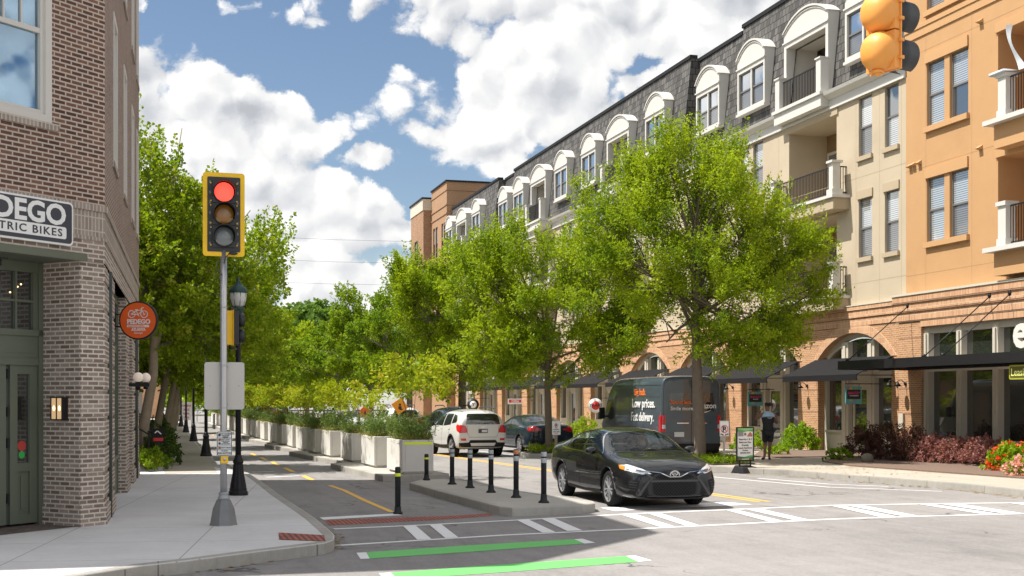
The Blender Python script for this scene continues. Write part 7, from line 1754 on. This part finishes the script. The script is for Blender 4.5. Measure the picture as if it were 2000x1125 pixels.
# (origin lies half way between the axles; front overhang points to the camera)
# lower fascia
P.make('grille', [(-.46, .50), (.46, .50), (.64, .27), (.50, .235), (-.50, .235), (-.64, .27)], 'x+', 'grille_mesh', blk, off=.004)
P.make('grille', [(-.52, .69), (-.26, .655), (0, .60), (.26, .655), (.52, .69), (.44, .60), (.2, .545), (-.2, .545), (-.44, .60)], 'x+', 'grille_mesh', blk, off=.004)
P.make('grille_frame', pline([(-.56, .675), (-.44, .585), (-.52, .50), (-.70, .255)], .045), 'x+', 'trim_grey', blk, off=.012)
P.make('grille_frame', pline([(.56, .675), (.44, .585), (.52, .50), (.70, .255)], .045), 'x+', 'trim_grey', blk, off=.012)
P.make('grille_frame', pline([(-.46, .525), (-.2, .53), (.2, .53), (.46, .525)], .035), 'x+', 'trim_grey', blk, off=.012)
P.make('grille_frame', pline([(-.70, .245), (-.45, .215), (.45, .215), (.70, .245)], .03), 'x+', 'trim_grey', blk, off=.016)
P.make('grille_bar', pline([(-.60, .705), (-.28, .675), (-.10, .60), (.10, .60), (.28, .675), (.60, .705)], .014), 'x+', 'chrome', blk, off=.012)
for s in (1, -1):
    f = (lambda p: p) if s > 0 else mirror
    P.make('headlight', f([(.44, .655), (.58, .74), (.78, .815), (.86, .80), (.85, .71), (.62, .65)]), 'x+', 'lamp_clear', blk, off=.006)
    P.make('headlight_unit', f([(.56, .685), (.62, .72), (.70, .73), (.70, .685)]), 'x+', 'lamp_dark', blk, off=.010)
    P.make('headlight_strip', f(pline([(.50, .668), (.64, .678), (.82, .735)], .012)), 'x+', 'chrome', blk, off=.012)
    P.make('fog_vent', f([(.66, .53), (.80, .56), (.84, .50), (.80, .30), (.74, .27)]), 'x+', 'plastic_black', blk, off=.006)
    for k in range(4): P.make('vent_slat', f(line((.70 + .01 * k, .50 - .045 * k), (.83, .515 - .045 * k), .010)), 'x+', 'trim_grey', blk, off=.012)
    ax = 'y+' if s > 0 else 'y-'
    P.make('indicator', [(1.93, .80), (2.12, .79), (2.17, .72), (2.02, .735)], ax, 'lamp_amber', blk, off=.008)
    P.make('headlight', [(2.13, .79), (2.32, .765), (2.36, .70), (2.18, .72)], ax, 'lamp_clear', blk, off=.007)
    P.make('arch_lip', pline([(1.44 + .405 * math.cos(R(a)), .355 + .405 * math.sin(R(a))) for a in range(0, 181, 15)], .02), ax, 'paint_black', blk, off=.012)
    P.make('arch_lip', pline([(-1.385 + .405 * math.cos(R(a)), .355 + .405 * math.sin(R(a))) for a in range(0, 181, 15)], .02), ax, 'paint_black', blk, off=.012)
P.make('bonnet_seam', pline([(2.30, .55), (1.9, .66), (1.42, .74)], .010), 'z', 'plastic_black', blk, off=.002); P.make('bonnet_seam', pline([(2.30, -.55), (1.9, -.66), (1.42, -.74)], .010), 'z', 'plastic_black', blk, off=.002)
P.make('cowl', [(1.30, .70), (1.39, 0), (1.30, -.70), (1.36, -.72), (1.45, 0), (1.36, .72)], 'z', 'plastic_black', blk, off=.004)
mb = MB(frame((2.487, 0, .635), (0, 1, 0), (1, 0, 0), (0, 0, 1)))
mb.ring_y((0, 0), .066, .082, 0.0, 32, sx=1.2); mb.ring_y((0, 0), .026, .036, .001, 20, sx=.9); mb.ring_y((0, .028), .024, .034, .002, 24, sx=1.95)
em = mb.build('emblem', 'chrome', blk, uv=False)
# interior
mb = MB(); mb.box(-1.5, 1.2, -.70, .70, .30, .50); mb.box(.95, 1.35, -.70, .70, .50, .93); mb.build('cabin_floor', 'seat_grey', blk)
mb = MB(); mb.box(.78, 1.34, -.70, .70, .90, .955); mb.build('dashboard', 'dash_grey', blk, bevel=.03)
for y in (.38, -.38):
    mb = MB(); mb.box(-.25, .30, y - .24, y + .24, .48, .62); mb.add([(-.12, y - .24, .60), (-.12, y + .24, .60), (-.36, y + .20, 1.12), (-.36, y - .20, 1.12), (-.26, y - .24, .60), (-.26, y + .24, .60), (-.46, y + .20, 1.12), (-.46, y - .20, 1.12)], [(0, 1, 2, 3), (4, 7, 6, 5), (0, 3, 7, 4), (1, 5, 6, 2), (2, 6, 7, 3)])
    mb.sphere((-.42, y, 1.22), .13, 12, 8, (.45, 1, .8)); mb.build('seat', 'seat_grey', blk, bevel=.03)
mb = MB(); mb.box(-1.35, -.95, -.62, .62, .48, .66); mb.box(-1.5, -1.25, -.62, .62, .66, 1.08); mb.build('rear_seat', 'seat_grey', blk, bevel=.04)
mb = MB(); c_ = Vector((.60, .38, .96)); mb.tube([c_ + Vector((-.10 * math.sin(t) * .5, .185 * math.cos(t), .17 * math.sin(t))) for t in [2 * math.pi * k / 20 for k in range(21)]], .014, 7); mb.build('steering_wheel', 'plastic_black', blk)
mb = MB(); mb.box(.62, .64, -.12, .12, 1.27, 1.33); mb.build('rear_view_mirror', 'plastic_black', blk)
# ---- dark blue parked saloon seen from behind
sal2, P = saloon('dark blue parked saloon seen from behind, partly hidden by the forked street tree', Matrix.Translation((13.50, 46.25, 0)) @ Matrix.Rotation(R(92.5), 4, 'Z'), 'paint_blue_dark')
def rear_saloon(t, P, plate='plate_white'):
    for s in (1, -1):
        f = (lambda p: p) if s > 0 else mirror
        P.make('tail_light', f([(.40, .90), (.44, .95), (.62, 1.02), (.80, 1.0), (.84, .88), (.66, .83), (.50, .88)]), 'x-', 'lamp_tail', t, off=.010)
        P.make('tail_light', [(-2.42, .86), (-2.40, 1.0), (-2.22, 1.02), (-2.12, .97), (-2.24, .88)], 'y+' if s > 0 else 'y-', 'lamp_tail', t, off=.008)
        P.make('bumper_lamp', f([(.55, .42), (.72, .43), (.72, .39), (.55, .385)]), 'x-', 'lamp_tail', t, off=.008)
    P.make('licence_plate', [(-.16, .60), (.16, .60), (.16, .74), (-.16, .74)], 'x-', plate, t, off=.012)
    P.make('boot_seam', pline([(-.62, .80), (0, .79), (.62, .80)], .010), 'x-', 'plastic_black', t, off=.004)
    P.make('badge', pline([(-.07, .95), (0, .96), (.07, .95)], .03), 'x-', 'chrome', t, off=.012)
    P.make('diffuser', [(-.5, .36), (.5, .36), (.42, .46), (-.42, .46)], 'x-', 'plastic_black', t, off=.008)
rear_saloon(sal2, P)
# ---- SUV
def suv_mesh():
    rows = [sec(-2.10, .50, .60, .56, .72, .72, .80, .95, .76, 1.16, .70, 1.22, .5, 1.24),
            sec(-2.05, .36, .76, .46, .84, .74, .89, 1.02, .84, 1.34, .72, 1.44, .52, 1.48),
            sec(-1.85, .28, .80, .40, .88, .76, .915, 1.06, .87, 1.46, .70, 1.57, .54, 1.63),
            sec(-1.3, .24, .82, .36, .90, .76, .93, 1.05, .88, 1.50, .70, 1.61, .56, 1.675),
            sec(-.5, .23, .82, .34, .90, .74, .93, 1.02, .88, 1.51, .70, 1.62, .57, 1.69),
            sec(.2, .23, .82, .34, .90, .72, .93, 1.00, .88, 1.46, .71, 1.58, .57, 1.655),
            sec(.62, .23, .82, .34, .90, .72, .93, 1.00, .88, 1.30, .74, 1.40, .60, 1.45),
            sec(1.02, .23, .82, .34, .90, .72, .93, 1.0, .89, 1.12, .80, 1.16, .62, 1.18),
            sec(1.6, .24, .81, .34, .89, .70, .93, .94, .88, 1.03, .76, 1.06, .5, 1.08),
            sec(2.0, .26, .76, .36, .84, .62, .88, .84, .80, .90, .66, .93, .4, .94),
            sec(2.14, .34, .62, .4, .70, .56, .74, .70, .66, .74, .55, .76, .35, .77)]
    return loft(rows, 3, wheels=(1.28, -1.275), wr=.385, wy=.58)
SUVM = suv_mesh()
def suv(label, M, paint, name='suv_car'):
    t = thing(name, label, 'car', M=M); me = SUVM.copy(); me.materials[0] = MATS[paint]; body = bpy.data.objects.new('body', me); COL.objects.link(body); body.parent = t; P = Panel(SUVM)
    P.make('windscreen', [(.40, .56), (.40, -.56), (1.05, -.74), (1.12, 0), (1.05, .74)], 'z', 'car_glass', t)
    P.make('rear_window', [(-.62, 1.14), (.62, 1.14), (.56, 1.45), (.50, 1.50), (-.50, 1.50), (-.56, 1.45)], 'x-', 'car_glass', t, off=.010)
    for ax, s in (('y+', 1), ('y-', -1)):
        P.make('side_window', [(.85, 1.08), (.30, 1.45), (-.12, 1.50), (-.14, 1.07)], ax, 'car_glass', t); P.make('side_window', [(-.22, 1.07), (-.22, 1.50), (-.98, 1.49), (-1.05, 1.12)], ax, 'car_glass', t); P.make('side_window', [(-1.14, 1.16), (-1.10, 1.48), (-1.42, 1.44), (-1.62, 1.28), (-1.60, 1.2)], ax, 'car_glass', t)
        for x in (-.18, .86, -1.04): P.make('door_seam', line((x, 1.03), (x, .40), .010), ax, 'plastic_black', t, off=.003)
        for x in (.02, -.90): P.make('door_handle', line((x, .97), (x - .17, .975), .034), ax, paint, t, off=.022)
        P.make('side_cladding', pline([(.86, .36), (0, .33), (-.86, .36)], .13), ax, 'plastic_black', t, off=.010)
        for wx in (1.28, -1.275): P.make('arch_cladding', pline([(wx + .42 * math.cos(R(a)), .36 + .42 * math.sin(R(a))) for a in range(5, 176, 15)], .06), ax, 'plastic_black', t, off=.010)
        P.make('tail_light', [(-2.08, .86), (-2.06, 1.10), (-1.80, 1.14), (-1.72, 1.08), (-1.88, .92)], ax, 'lamp_tail', t, off=.010)
        f = (lambda p: p) if s > 0 else mirror
        P.make('tail_light', f([(.56, .86), (.58, .98), (.64, 1.10), (.80, 1.12), (.86, .98), (.84, .84)]), 'x-', 'lamp_tail', t, off=.012)
        P.make('bumper_lamp', f([(.60, .58), (.62, .66), (.80, .66), (.78, .58)]), 'x-', 'lamp_tail', t, off=.012)
        mb = MB(); mb.tube([(.15, s * .60, 1.67), (.05, s * .61, 1.72), (-1.2, s * .61, 1.735), (-1.5, s * .60, 1.68)], .022, 7); mb.build('roof_rail', 'trim_grey', t)
        mb = MB(); mb.sphere((.72, s * 1.03, 1.12), .13, 14, 9, (.6, 1, .75)); mb.box(.68, .76, s * .86, s * .96, 1.05, 1.1); mb.build('door_mirror', 'plastic_black', t)
    P.make('rear_cladding', [(-.80, .36), (.80, .36), (.84, .50), (.52, .52), (.46, .60), (-.46, .60), (-.52, .52), (-.84, .50)], 'x-', 'plastic_black', t, off=.008)
    P.make('skid_plate', [(-.42, .40), (.42, .40), (.46, .50), (-.46, .50)], 'x-', 'trim_white', t, off=.014)
    P.make('licence_plate', [(-.17, .84), (.17, .84), (.17, .98), (-.17, .98)], 'x-', 'frame_dark', t, off=.012); P.make('licence_plate', [(-.04, .87), (-.145, .87), (-.145, .95), (-.04, .95)] if 0 else [(-.145, .87), (.05, .87), (.05, .95), (-.145, .95)], 'x-', 'plate_white', t, off=.018)
    P.make('tailgate_seam', pline([(-.58, 1.1), (-.56, .84), (-.50, .70), (.50, .70), (.56, .84), (.58, 1.1)], .010), 'x-', 'plastic_black', t, off=.004)
    P.make('badge', line((-.08, 1.05), (.08, 1.05), .03), 'x-', 'chrome', t, off=.014); P.make('wiper', line((-.02, 1.17), (-.34, 1.19), .02), 'x-', 'plastic_black', t, off=.02)
    for x in (1.28, -1.275):
        for s in (1, -1): wheel(t, x, s * .79, .345, 5, 'rim', s, fine=False)
    return t
suv1 = suv('white compact SUV driving away beyond the row of bollards', Matrix.Translation((10.62, 44.85, 0)) @ Matrix.Rotation(R(94.5), 4, 'Z'), 'paint_silver_white')
suv('dark blue SUV parked ahead of the white one, left of it in view', Matrix.Translation((at_v(862, 57) + .35, 57, 0)) @ Matrix.Rotation(R(93), 4, 'Z'), 'paint_blue_dark')
suv('white SUV mostly hidden behind the second planter shrub', Matrix.Translation((at_v(772, 63), 63, 0)) @ Matrix.Rotation(R(94), 4, 'Z'), 'paint_white_car')
saloon('white saloon half hidden behind the orange construction sign', Matrix.Translation((at_v(675, 70), 70, 0)) @ Matrix.Rotation(R(-86), 4, 'Z'), 'paint_white_car')
saloon('small red saloon far away behind the saplings', Matrix.Translation((at_v(520, 112), 112, 0)) @ Matrix.Rotation(R(-86), 4, 'Z'), 'lamp_tail')
# ---- delivery van
def van_mesh():
    def vs_(x, zb, w, zs, zt, ws=None, k=1.0):
        return (x, 0, zb, w * .9, zb, w, zb + .12, w, .95, w * 1.0, zs, w * .985, (zs + zt) / 2 + .1, w * .965, zt - .12, w * .80, zt, 0, zt + .015)
    rows = [vs_(-2.96, .50, .92, 1.6, 2.70), vs_(-2.95, .38, 1.0, 1.6, 2.72), vs_(-2.90, .36, 1.02, 1.6, 2.74), vs_(-2.0, .32, 1.02, 1.6, 2.75), vs_(0, .30, 1.02, 1.6, 2.75), vs_(.9, .30, 1.02, 1.6, 2.74),
            vs_(1.35, .30, 1.01, 1.58, 2.72), vs_(1.72, .30, 1.0, 1.5, 2.56), vs_(2.10, .30, .99, 1.38, 2.05), vs_(2.40, .30, .98, 1.15, 1.38), vs_(2.75, .30, .94, 1.0, 1.16), vs_(2.92, .34, .86, .80, .95), vs_(2.96, .42, .74, .66, .76)]
    return loft(rows, 2, wheels=(1.98, -1.62), wr=.40, wy=.62)
VANM = van_mesh(); P = Panel(VANM)
van = thing('delivery_van', 'tall dark high-roof delivery van with Low prices. Fast delivery. lettering, parked behind the big tree', 'van', M=Matrix.Translation((16.26, 40.6, 0)) @ Matrix.Rotation(R(90 - .5), 4, 'Z') @ Matrix.Diagonal((1.06, 1, 1, 1)))
me = VANM.copy(); me.materials[0] = MATS['paint_van']; o = bpy.data.objects.new('body', me); COL.objects.link(o); o.parent = van
for ax, s in (('y+', 1), ('y-', -1)):
    P.make('side_window', [(2.14, 1.42), (1.80, 1.98), (1.30, 2.0), (1.24, 1.36), (1.5, 1.28)], ax, 'car_glass', van)
    for z in (1.18, 2.08): P.make('body_crease', line((1.1, z), (-2.86, z), .014), ax, 'trim_grey', van, off=.004)
    for x in (1.15, -.25, -1.5): P.make('door_seam', line((x, 2.08), (x, .42), .012), ax, 'plastic_black', van, off=.004)
    P.make('cladding', line((1.5, .50), (-1.15, .50), .16), ax, 'plastic_black', van, off=.012)
    P.make('roof_seam', line((1.2, 2.45), (-2.86, 2.45), .014), ax, 'plastic_black', van, off=.004)
    mb = MB(); mb.box(1.86, 2.02, s * 1.10, s * 1.28, 1.32, 1.72); mb.box(1.9, 1.98, s * .96, s * 1.12, 1.38, 1.44); mb.build('door_mirror', 'plastic_black', van, bevel=.03)
    f = (lambda p: p) if s > 0 else mirror
    P.make('tail_light', f([(.88, .98), (.88, 1.50), (.99, 1.50), (.99, .98)]), 'x-', 'lamp_tail', van, off=.018)
    P.make('tail_light', [(-2.93, .98), (-2.93, 1.50), (-2.82, 1.50), (-2.82, .98)], ax, 'lamp_tail', van, off=.018)
    P.make('reversing_light', f([(.885, 1.08), (.885, 1.2), (.985, 1.2), (.985, 1.08)]), 'x-', 'lamp_clear', van, off=.024)
    for x in (1.98, -1.62): wheel(van, x, s * .88, .355, 6, 'rim_dark', s, fine=False)
P.make('windscreen', [(1.50, .80), (1.50, -.80), (2.30, -.86), (2.38, 0), (2.30, .86)], 'z', 'car_glass', van)
P.make('door_seam', line((0, 2.6), (0, .55), .014), 'x-', 'plastic_black', van, off=.006); P.make('rear_window', [(.08, 1.62), (.78, 1.62), (.74, 2.2), (.08, 2.2)], 'x-', 'glass_dark', van, off=.006); P.make('rear_window', mirror([(.08, 1.62), (.78, 1.62), (.74, 2.2), (.08, 2.2)]), 'x-', 'glass_dark', van, off=.006)
P.make('bumper', [(-.98, .38), (.98, .38), (.98, .60), (-.98, .60)], 'x-', 'plastic_black', van, off=.03)
P.make('licence_plate', [(.25, .82), (.58, .82), (.58, .97), (.25, .97)], 'x-', 'plate_white', van, off=.012)
P.make('door_handle', line((.1, 1.25), (.5, 1.25), .03), 'x-', 'chrome', van, off=.03); P.make('door_handle', line((-.65, 1.25), (-.3, 1.25), .03), 'x-', 'chrome', van, off=.03)
SM = pmat('smile_orange', (.85, .19, .02), .5)
ys = 1.04
text_mesh('Big hub.', .30, SM, van, face_y(-.65, 1.01, 2.14), bold=.006, sx=1.05)
text_mesh('Low prices.', .40, 'sign_white', van, face_y(-.55, ys, 1.74), bold=.008, sx=1.05, shear=0)
text_mesh('Fast delivery.', .40, 'sign_white', van, face_y(-.45, ys, 1.30), bold=.008, sx=.92)
FRV = lambda y, z: frame((-2.985, y, z), (0, -1, 0), (0, 0, 1), (-1, 0, 0))
text_mesh('Spend less.', .165, SM, van, FRV(.72, 1.86), bold=.003); text_mesh('Smile more.', .165, 'sign_white', van, FRV(.72, 1.66), bold=.003)
text_mesh('amazon', .24, 'sign_white', van, FRV(-.10, 1.72), bold=.004)
mb = MB(); mb.tube([(-2.985, -.16 - .5 * k / 10, 1.66 - .07 * math.sin(math.pi * k / 10)) for k in range(11)], [.006 + .012 * math.sin(math.pi * k / 10) for k in range(11)], 5); mb.build('smile_mark', 'sign_white', van)
# ------------------------------------------------------------------ people
pmat('skin_brown', (0.16, 0.075, 0.045), 0.55); pmat('skin_light', (0.45, 0.27, 0.19), 0.55); pmat('hair_dark', (0.012, 0.009, 0.008), 0.6)
pmat('cloth_black', (0.014, 0.015, 0.018), 0.85, var=.2, vscale=15); pmat('cloth_blue', (0.30, 0.45, 0.60), 0.8, var=.5, vscale=16); pmat('cloth_shirt_red', (0.30, 0.07, 0.05), .8); pmat('sneaker', (0.02, 0.02, 0.022), .6)
def skin_mesh(name, pts, edges, rad, mat, parent, sub=2):
    me = bpy.data.meshes.new('s'); me.from_pydata(pts, edges, []); o = bpy.data.objects.new('s', me); COL.objects.link(o)
    o.modifiers.new('k', 'SKIN')
    for i, r in enumerate(rad):
        me.skin_vertices[0].data[i].radius = (r, r) if not isinstance(r, tuple) else r
    me.skin_vertices[0].data[0].use_root = True
    s_ = o.modifiers.new('s', 'SUBSURF'); s_.levels = sub; s_.render_levels = sub
    dg = bpy.context.evaluated_depsgraph_get(); m2 = bpy.data.meshes.new_from_object(o.evaluated_get(dg)); bpy.data.objects.remove(o)
    for p in m2.polygons: p.use_smooth = True
    m2.materials.clear(); m2.materials.append(MATS[mat]); m2.name = name; ob = bpy.data.objects.new(name, m2); COL.objects.link(ob); ob.parent = parent
    return ob
# local: x = right in the picture, y = away from the camera, z up
pr_ = thing('person', 'person walking away in black sleeveless top and shorts, pale blue shoulders, one hand raised', 'person', loc=(17.80, 35.3, .15), rz=R(-12))
J = {'pelvis': (0, 0, .93), 'waist': (0, .0, 1.06), 'chest': (.01, .02, 1.25), 'neck0': (.0, .03, 1.42), 'neck': (.0, .03, 1.49), 'head0': (-.005, .05, 1.57), 'head': (-.01, .05, 1.66), 'top': (-.01, .04, 1.73),
     'shL': (-.19, .02, 1.39), 'elL': (-.36, .06, 1.25), 'wrL': (-.22, .17, 1.44), 'haL': (-.18, .18, 1.50), 'shR': (.20, .02, 1.39), 'elR': (.285, .02, 1.13), 'wrR': (.27, .16, 1.16), 'haR': (.26, .22, 1.17),
     'hipL': (-.09, 0, .88), 'knL': (-.06, .10, .50), 'anL': (-.13, -.09, .10), 'heL': (-.13, -.11, .06), 'toL': (-.19, .02, .03), 'hipR': (.09, 0, .88), 'knR': (.06, -.01, .49), 'anR': (.05, .06, .09), 'heR': (.05, .03, .04), 'toR': (.10, .17, .03)}
E_ = [('pelvis', 'waist'), ('waist', 'chest'), ('chest', 'neck0'), ('neck0', 'neck'), ('neck', 'head0'), ('head0', 'head'), ('head', 'top'), ('neck0', 'shL'), ('shL', 'elL'), ('elL', 'wrL'), ('wrL', 'haL'), ('neck0', 'shR'), ('shR', 'elR'), ('elR', 'wrR'), ('wrR', 'haR'),
      ('pelvis', 'hipL'), ('hipL', 'knL'), ('knL', 'anL'), ('anL', 'toL'), ('pelvis', 'hipR'), ('hipR', 'knR'), ('knR', 'anR'), ('anR', 'toR')]
RD = {'pelvis': (.15, .10), 'waist': (.135, .09), 'chest': (.16, .10), 'neck0': (.10, .07), 'neck': .052, 'head0': (.072, .08), 'head': (.082, .095), 'top': (.06, .07), 'shL': .068, 'elL': .052, 'wrL': .034, 'haL': .038, 'shR': .068, 'elR': .052, 'wrR': .034, 'haR': .038,
      'hipL': .09, 'knL': .06, 'anL': .036, 'toL': .032, 'hipR': .09, 'knR': .06, 'anR': .036, 'toR': .032}
def fingers(J, E_, RD, wr, ha, out, palmdir, tag_):
    w, h = Vector(J[wr]), Vector(J[ha]); d = (h - w).normalized(); p = Vector(palmdir); s = d.cross(p).normalized()
    for k, (o, ln) in enumerate(((-.024, .062), (-.008, .074), (.008, .070), (.023, .055))):
        a = h + s * o + d * .02; b = a + d * ln * .5 + p * .008; c = b + d * ln * .4 + p * .028
        for n_, q in (('a', a), ('b', b), ('c', c)): J[tag_ + str(k) + n_] = tuple(q); RD[tag_ + str(k) + n_] = .009 if n_ != 'c' else .007
        E_ += [(ha, tag_ + str(k) + 'a'), (tag_ + str(k) + 'a', tag_ + str(k) + 'b'), (tag_ + str(k) + 'b', tag_ + str(k) + 'c')]
    a = h - d * .01 + s * .034; b = a + s * .018 + d * .028 + p * .012
    J[tag_ + 'ta'] = tuple(a); J[tag_ + 'tb'] = tuple(b); RD[tag_ + 'ta'] = .011; RD[tag_ + 'tb'] = .008; E_ += [(ha, tag_ + 'ta'), (tag_ + 'ta', tag_ + 'tb')]
fingers(J, E_, RD, 'wrL', 'haL', 1, (1, 0, 0), 'fl'); fingers(J, E_, RD, 'wrR', 'haR', 1, (-1, 0, 0), 'fr')
ks = [k for k in J if k not in ('heL', 'heR')]; ix = {k: i for i, k in enumerate(ks)}
bd = skin_mesh('body', [J[k] for k in ks], [(ix[a], ix[b]) for a, b in E_], [RD[k] for k in ks], 'skin_brown', pr_)
def rings(name, rs, mat, parent, n=20):
    mb = MB(); mb.smooth = True; vs = []; fs = []
    for (cx, cy, z, rx, ry, sg) in rs:
        for k in range(n):
            t = 2 * math.pi * k / n; vs.append((cx + rx * math.copysign(abs(math.cos(t)) ** .8, math.cos(t)), cy + ry * math.sin(t), z - sg * abs(math.cos(t)) ** 2))
    for i in range(len(rs) - 1):
        for k in range(n): fs.append((i * n + k, i * n + (k + 1) % n, (i + 1) * n + (k + 1) % n, (i + 1) * n + k))
    fs.append(tuple(range(n))); fs.append(tuple(range((len(rs) - 1) * n, len(rs) * n))); mb.add(vs, fs); return mb.build(name, mat, parent, uv=False)
rings('sleeveless_top', [(0, 0, .86, .165, .13, 0), (0, 0, .95, .165, .125, 0), (0, 0, 1.08, .155, .115, 0), (.005, .01, 1.20, .185, .125, 0), (.01, .02, 1.30, .205, .125, .02), (.01, .02, 1.345, .205, .12, .03)], 'cloth_black', pr_)
rings('shoulder_panel', [(.01, .02, 1.325, .209, .128, .03), (.01, .02, 1.40, .215, .118, .03), (.005, .025, 1.455, .17, .10, .03), (0, .03, 1.49, .075, .07, 0)], 'cloth_blue', pr_)
skin_mesh('shorts', [(0, 0, .90), (-.09, 0, .84), (-.078, .04, .66), (-.066, .085, .535), (.09, 0, .84), (.078, -.005, .66), (.066, -.008, .53)], [(0, 1), (1, 2), (2, 3), (0, 4), (4, 5), (5, 6)], [(.17, .125), .115, .10, .092, .115, .10, .092], 'cloth_black', pr_)
skin_mesh('hair', [(-.01, .035, 1.64), (-.01, .03, 1.70), (.03, -.055, 1.70)], [(0, 1), (1, 2)], [(.088, .10), (.088, .098), .045], 'hair_dark', pr_)
mb = MB(); mb.sphere((.05, -.06, 1.705), .06, 12, 8); mb.sphere((-.065, -.02, 1.715), .05, 12, 8); mb.build('hair_bun', 'hair_dark', pr_)
mb = MB()
for a, s in ((-.086, 1), (.066, 1)): mb.sphere((a, .05, 1.655), .018, 8, 6, (.5, .8, 1.3))
mb.sphere((-.01, .142, 1.645), .016, 8, 6, (.8, 1.2, 1.4)); mb.sphere((-.03, .135, 1.67), .009, 6, 5); mb.sphere((.01, .135, 1.67), .009, 6, 5); mb.sphere((-.01, .135, 1.607), .02, 8, 5, (1.2, .4, .4)); mb.build('face', 'skin_brown', bd)
for (h, to, nm) in (('heL', 'toL', 0), ('heR', 'toR', 1)):
    a, b = Vector(J[h]), Vector(J[to]); skin_mesh('shoe', [tuple(a + Vector((0, 0, .02))), tuple(a.lerp(b, .5) + Vector((0, 0, .015))), tuple(b + Vector((0, 0, .012)))], [(0, 1), (1, 2)], [(.045, .05), (.045, .042), (.042, .034)], 'sneaker', pr_)
mb = MB(); mb.tube([(.06 * 1, -.125 + .002 * abs(k - 5), 1.235) if 0 else (-.05 + .014 * k, -.128, 1.30 - .018 * math.sin(math.pi * k / 10)) for k in range(11)], .006, 5); mb.build('printed_mark', 'sign_white', pr_)
# driver inside the black saloon
dv = thing('person', 'driver in dark clothes holding the steering wheel of the black saloon', 'person', M=blk.matrix_world @ Matrix.Translation((-.08, .38, .60)))
J = {'pelvis': (-.02, 0, .05), 'chest': (-.08, 0, .32), 'neck0': (-.10, 0, .47), 'neck': (-.09, 0, .54), 'head': (-.06, 0, .64), 'top': (-.06, 0, .70), 'shL': (-.08, .18, .44), 'elL': (.18, .25, .28), 'wrL': (.50, .14, .40), 'haL': (.57, .12, .43), 'shR': (-.08, -.18, .44), 'elR': (.18, -.24, .28), 'wrR': (.50, -.14, .40), 'haR': (.57, -.12, .43), 'knL': (.42, .12, .08), 'knR': (.42, -.12, .08)}
RD = {'pelvis': (.13, .16), 'chest': (.11, .17), 'neck0': (.07, .10), 'neck': .055, 'head': (.085, .08), 'top': .06, 'shL': .06, 'elL': .045, 'wrL': .032, 'haL': .035, 'shR': .06, 'elR': .045, 'wrR': .032, 'haR': .035, 'knL': .07, 'knR': .07}
E_ = [('pelvis', 'chest'), ('chest', 'neck0'), ('neck0', 'neck'), ('neck', 'head'), ('head', 'top'), ('neck0', 'shL'), ('shL', 'elL'), ('elL', 'wrL'), ('wrL', 'haL'), ('neck0', 'shR'), ('shR', 'elR'), ('elR', 'wrR'), ('wrR', 'haR'), ('pelvis', 'knL'), ('pelvis', 'knR')]
fingers(J, E_, RD, 'wrL', 'haL', 1, (0, 0, -1), 'fl'); fingers(J, E_, RD, 'wrR', 'haR', 1, (0, 0, -1), 'fr')
ks = list(J); ix = {k: i for i, k in enumerate(ks)}
skin_mesh('body', [J[k] for k in ks], [(ix[a], ix[b]) for a, b in E_], [RD[k] for k in ks], 'skin_light', dv)
skin_mesh('jacket', [(-.04, 0, .06), (-.08, 0, .32), (-.10, 0, .45), (-.08, .18, .44), (.18, .25, .28), (.40, .17, .36), (-.08, -.18, .44), (.18, -.24, .28), (.40, -.17, .36)], [(0, 1), (1, 2), (2, 3), (3, 4), (4, 5), (2, 6), (6, 7), (7, 8)], [(.14, .175), (.125, .19), (.085, .13), .075, .058, .045, .075, .058, .045], 'cloth_black', dv)
mb = MB(); mb.sphere((-.085, 0, .67), .098, 12, 9, (1, .9, 1)); mb.build('hair', 'hair_dark', dv)
mb = MB(); mb.sphere((.035, 0, .62), .016, 8, 6); mb.sphere((.02, .03, .645), .010, 6, 5); mb.sphere((.02, -.03, .645), .010, 6, 5); mb.sphere((.022, 0, .585), .02, 8, 5, (.4, 1.2, .4)); mb.sphere((-.06, .085, .63), .018, 8, 6); mb.sphere((-.06, -.085, .63), .018, 8, 6); mb.build('face', 'skin_light', dv)
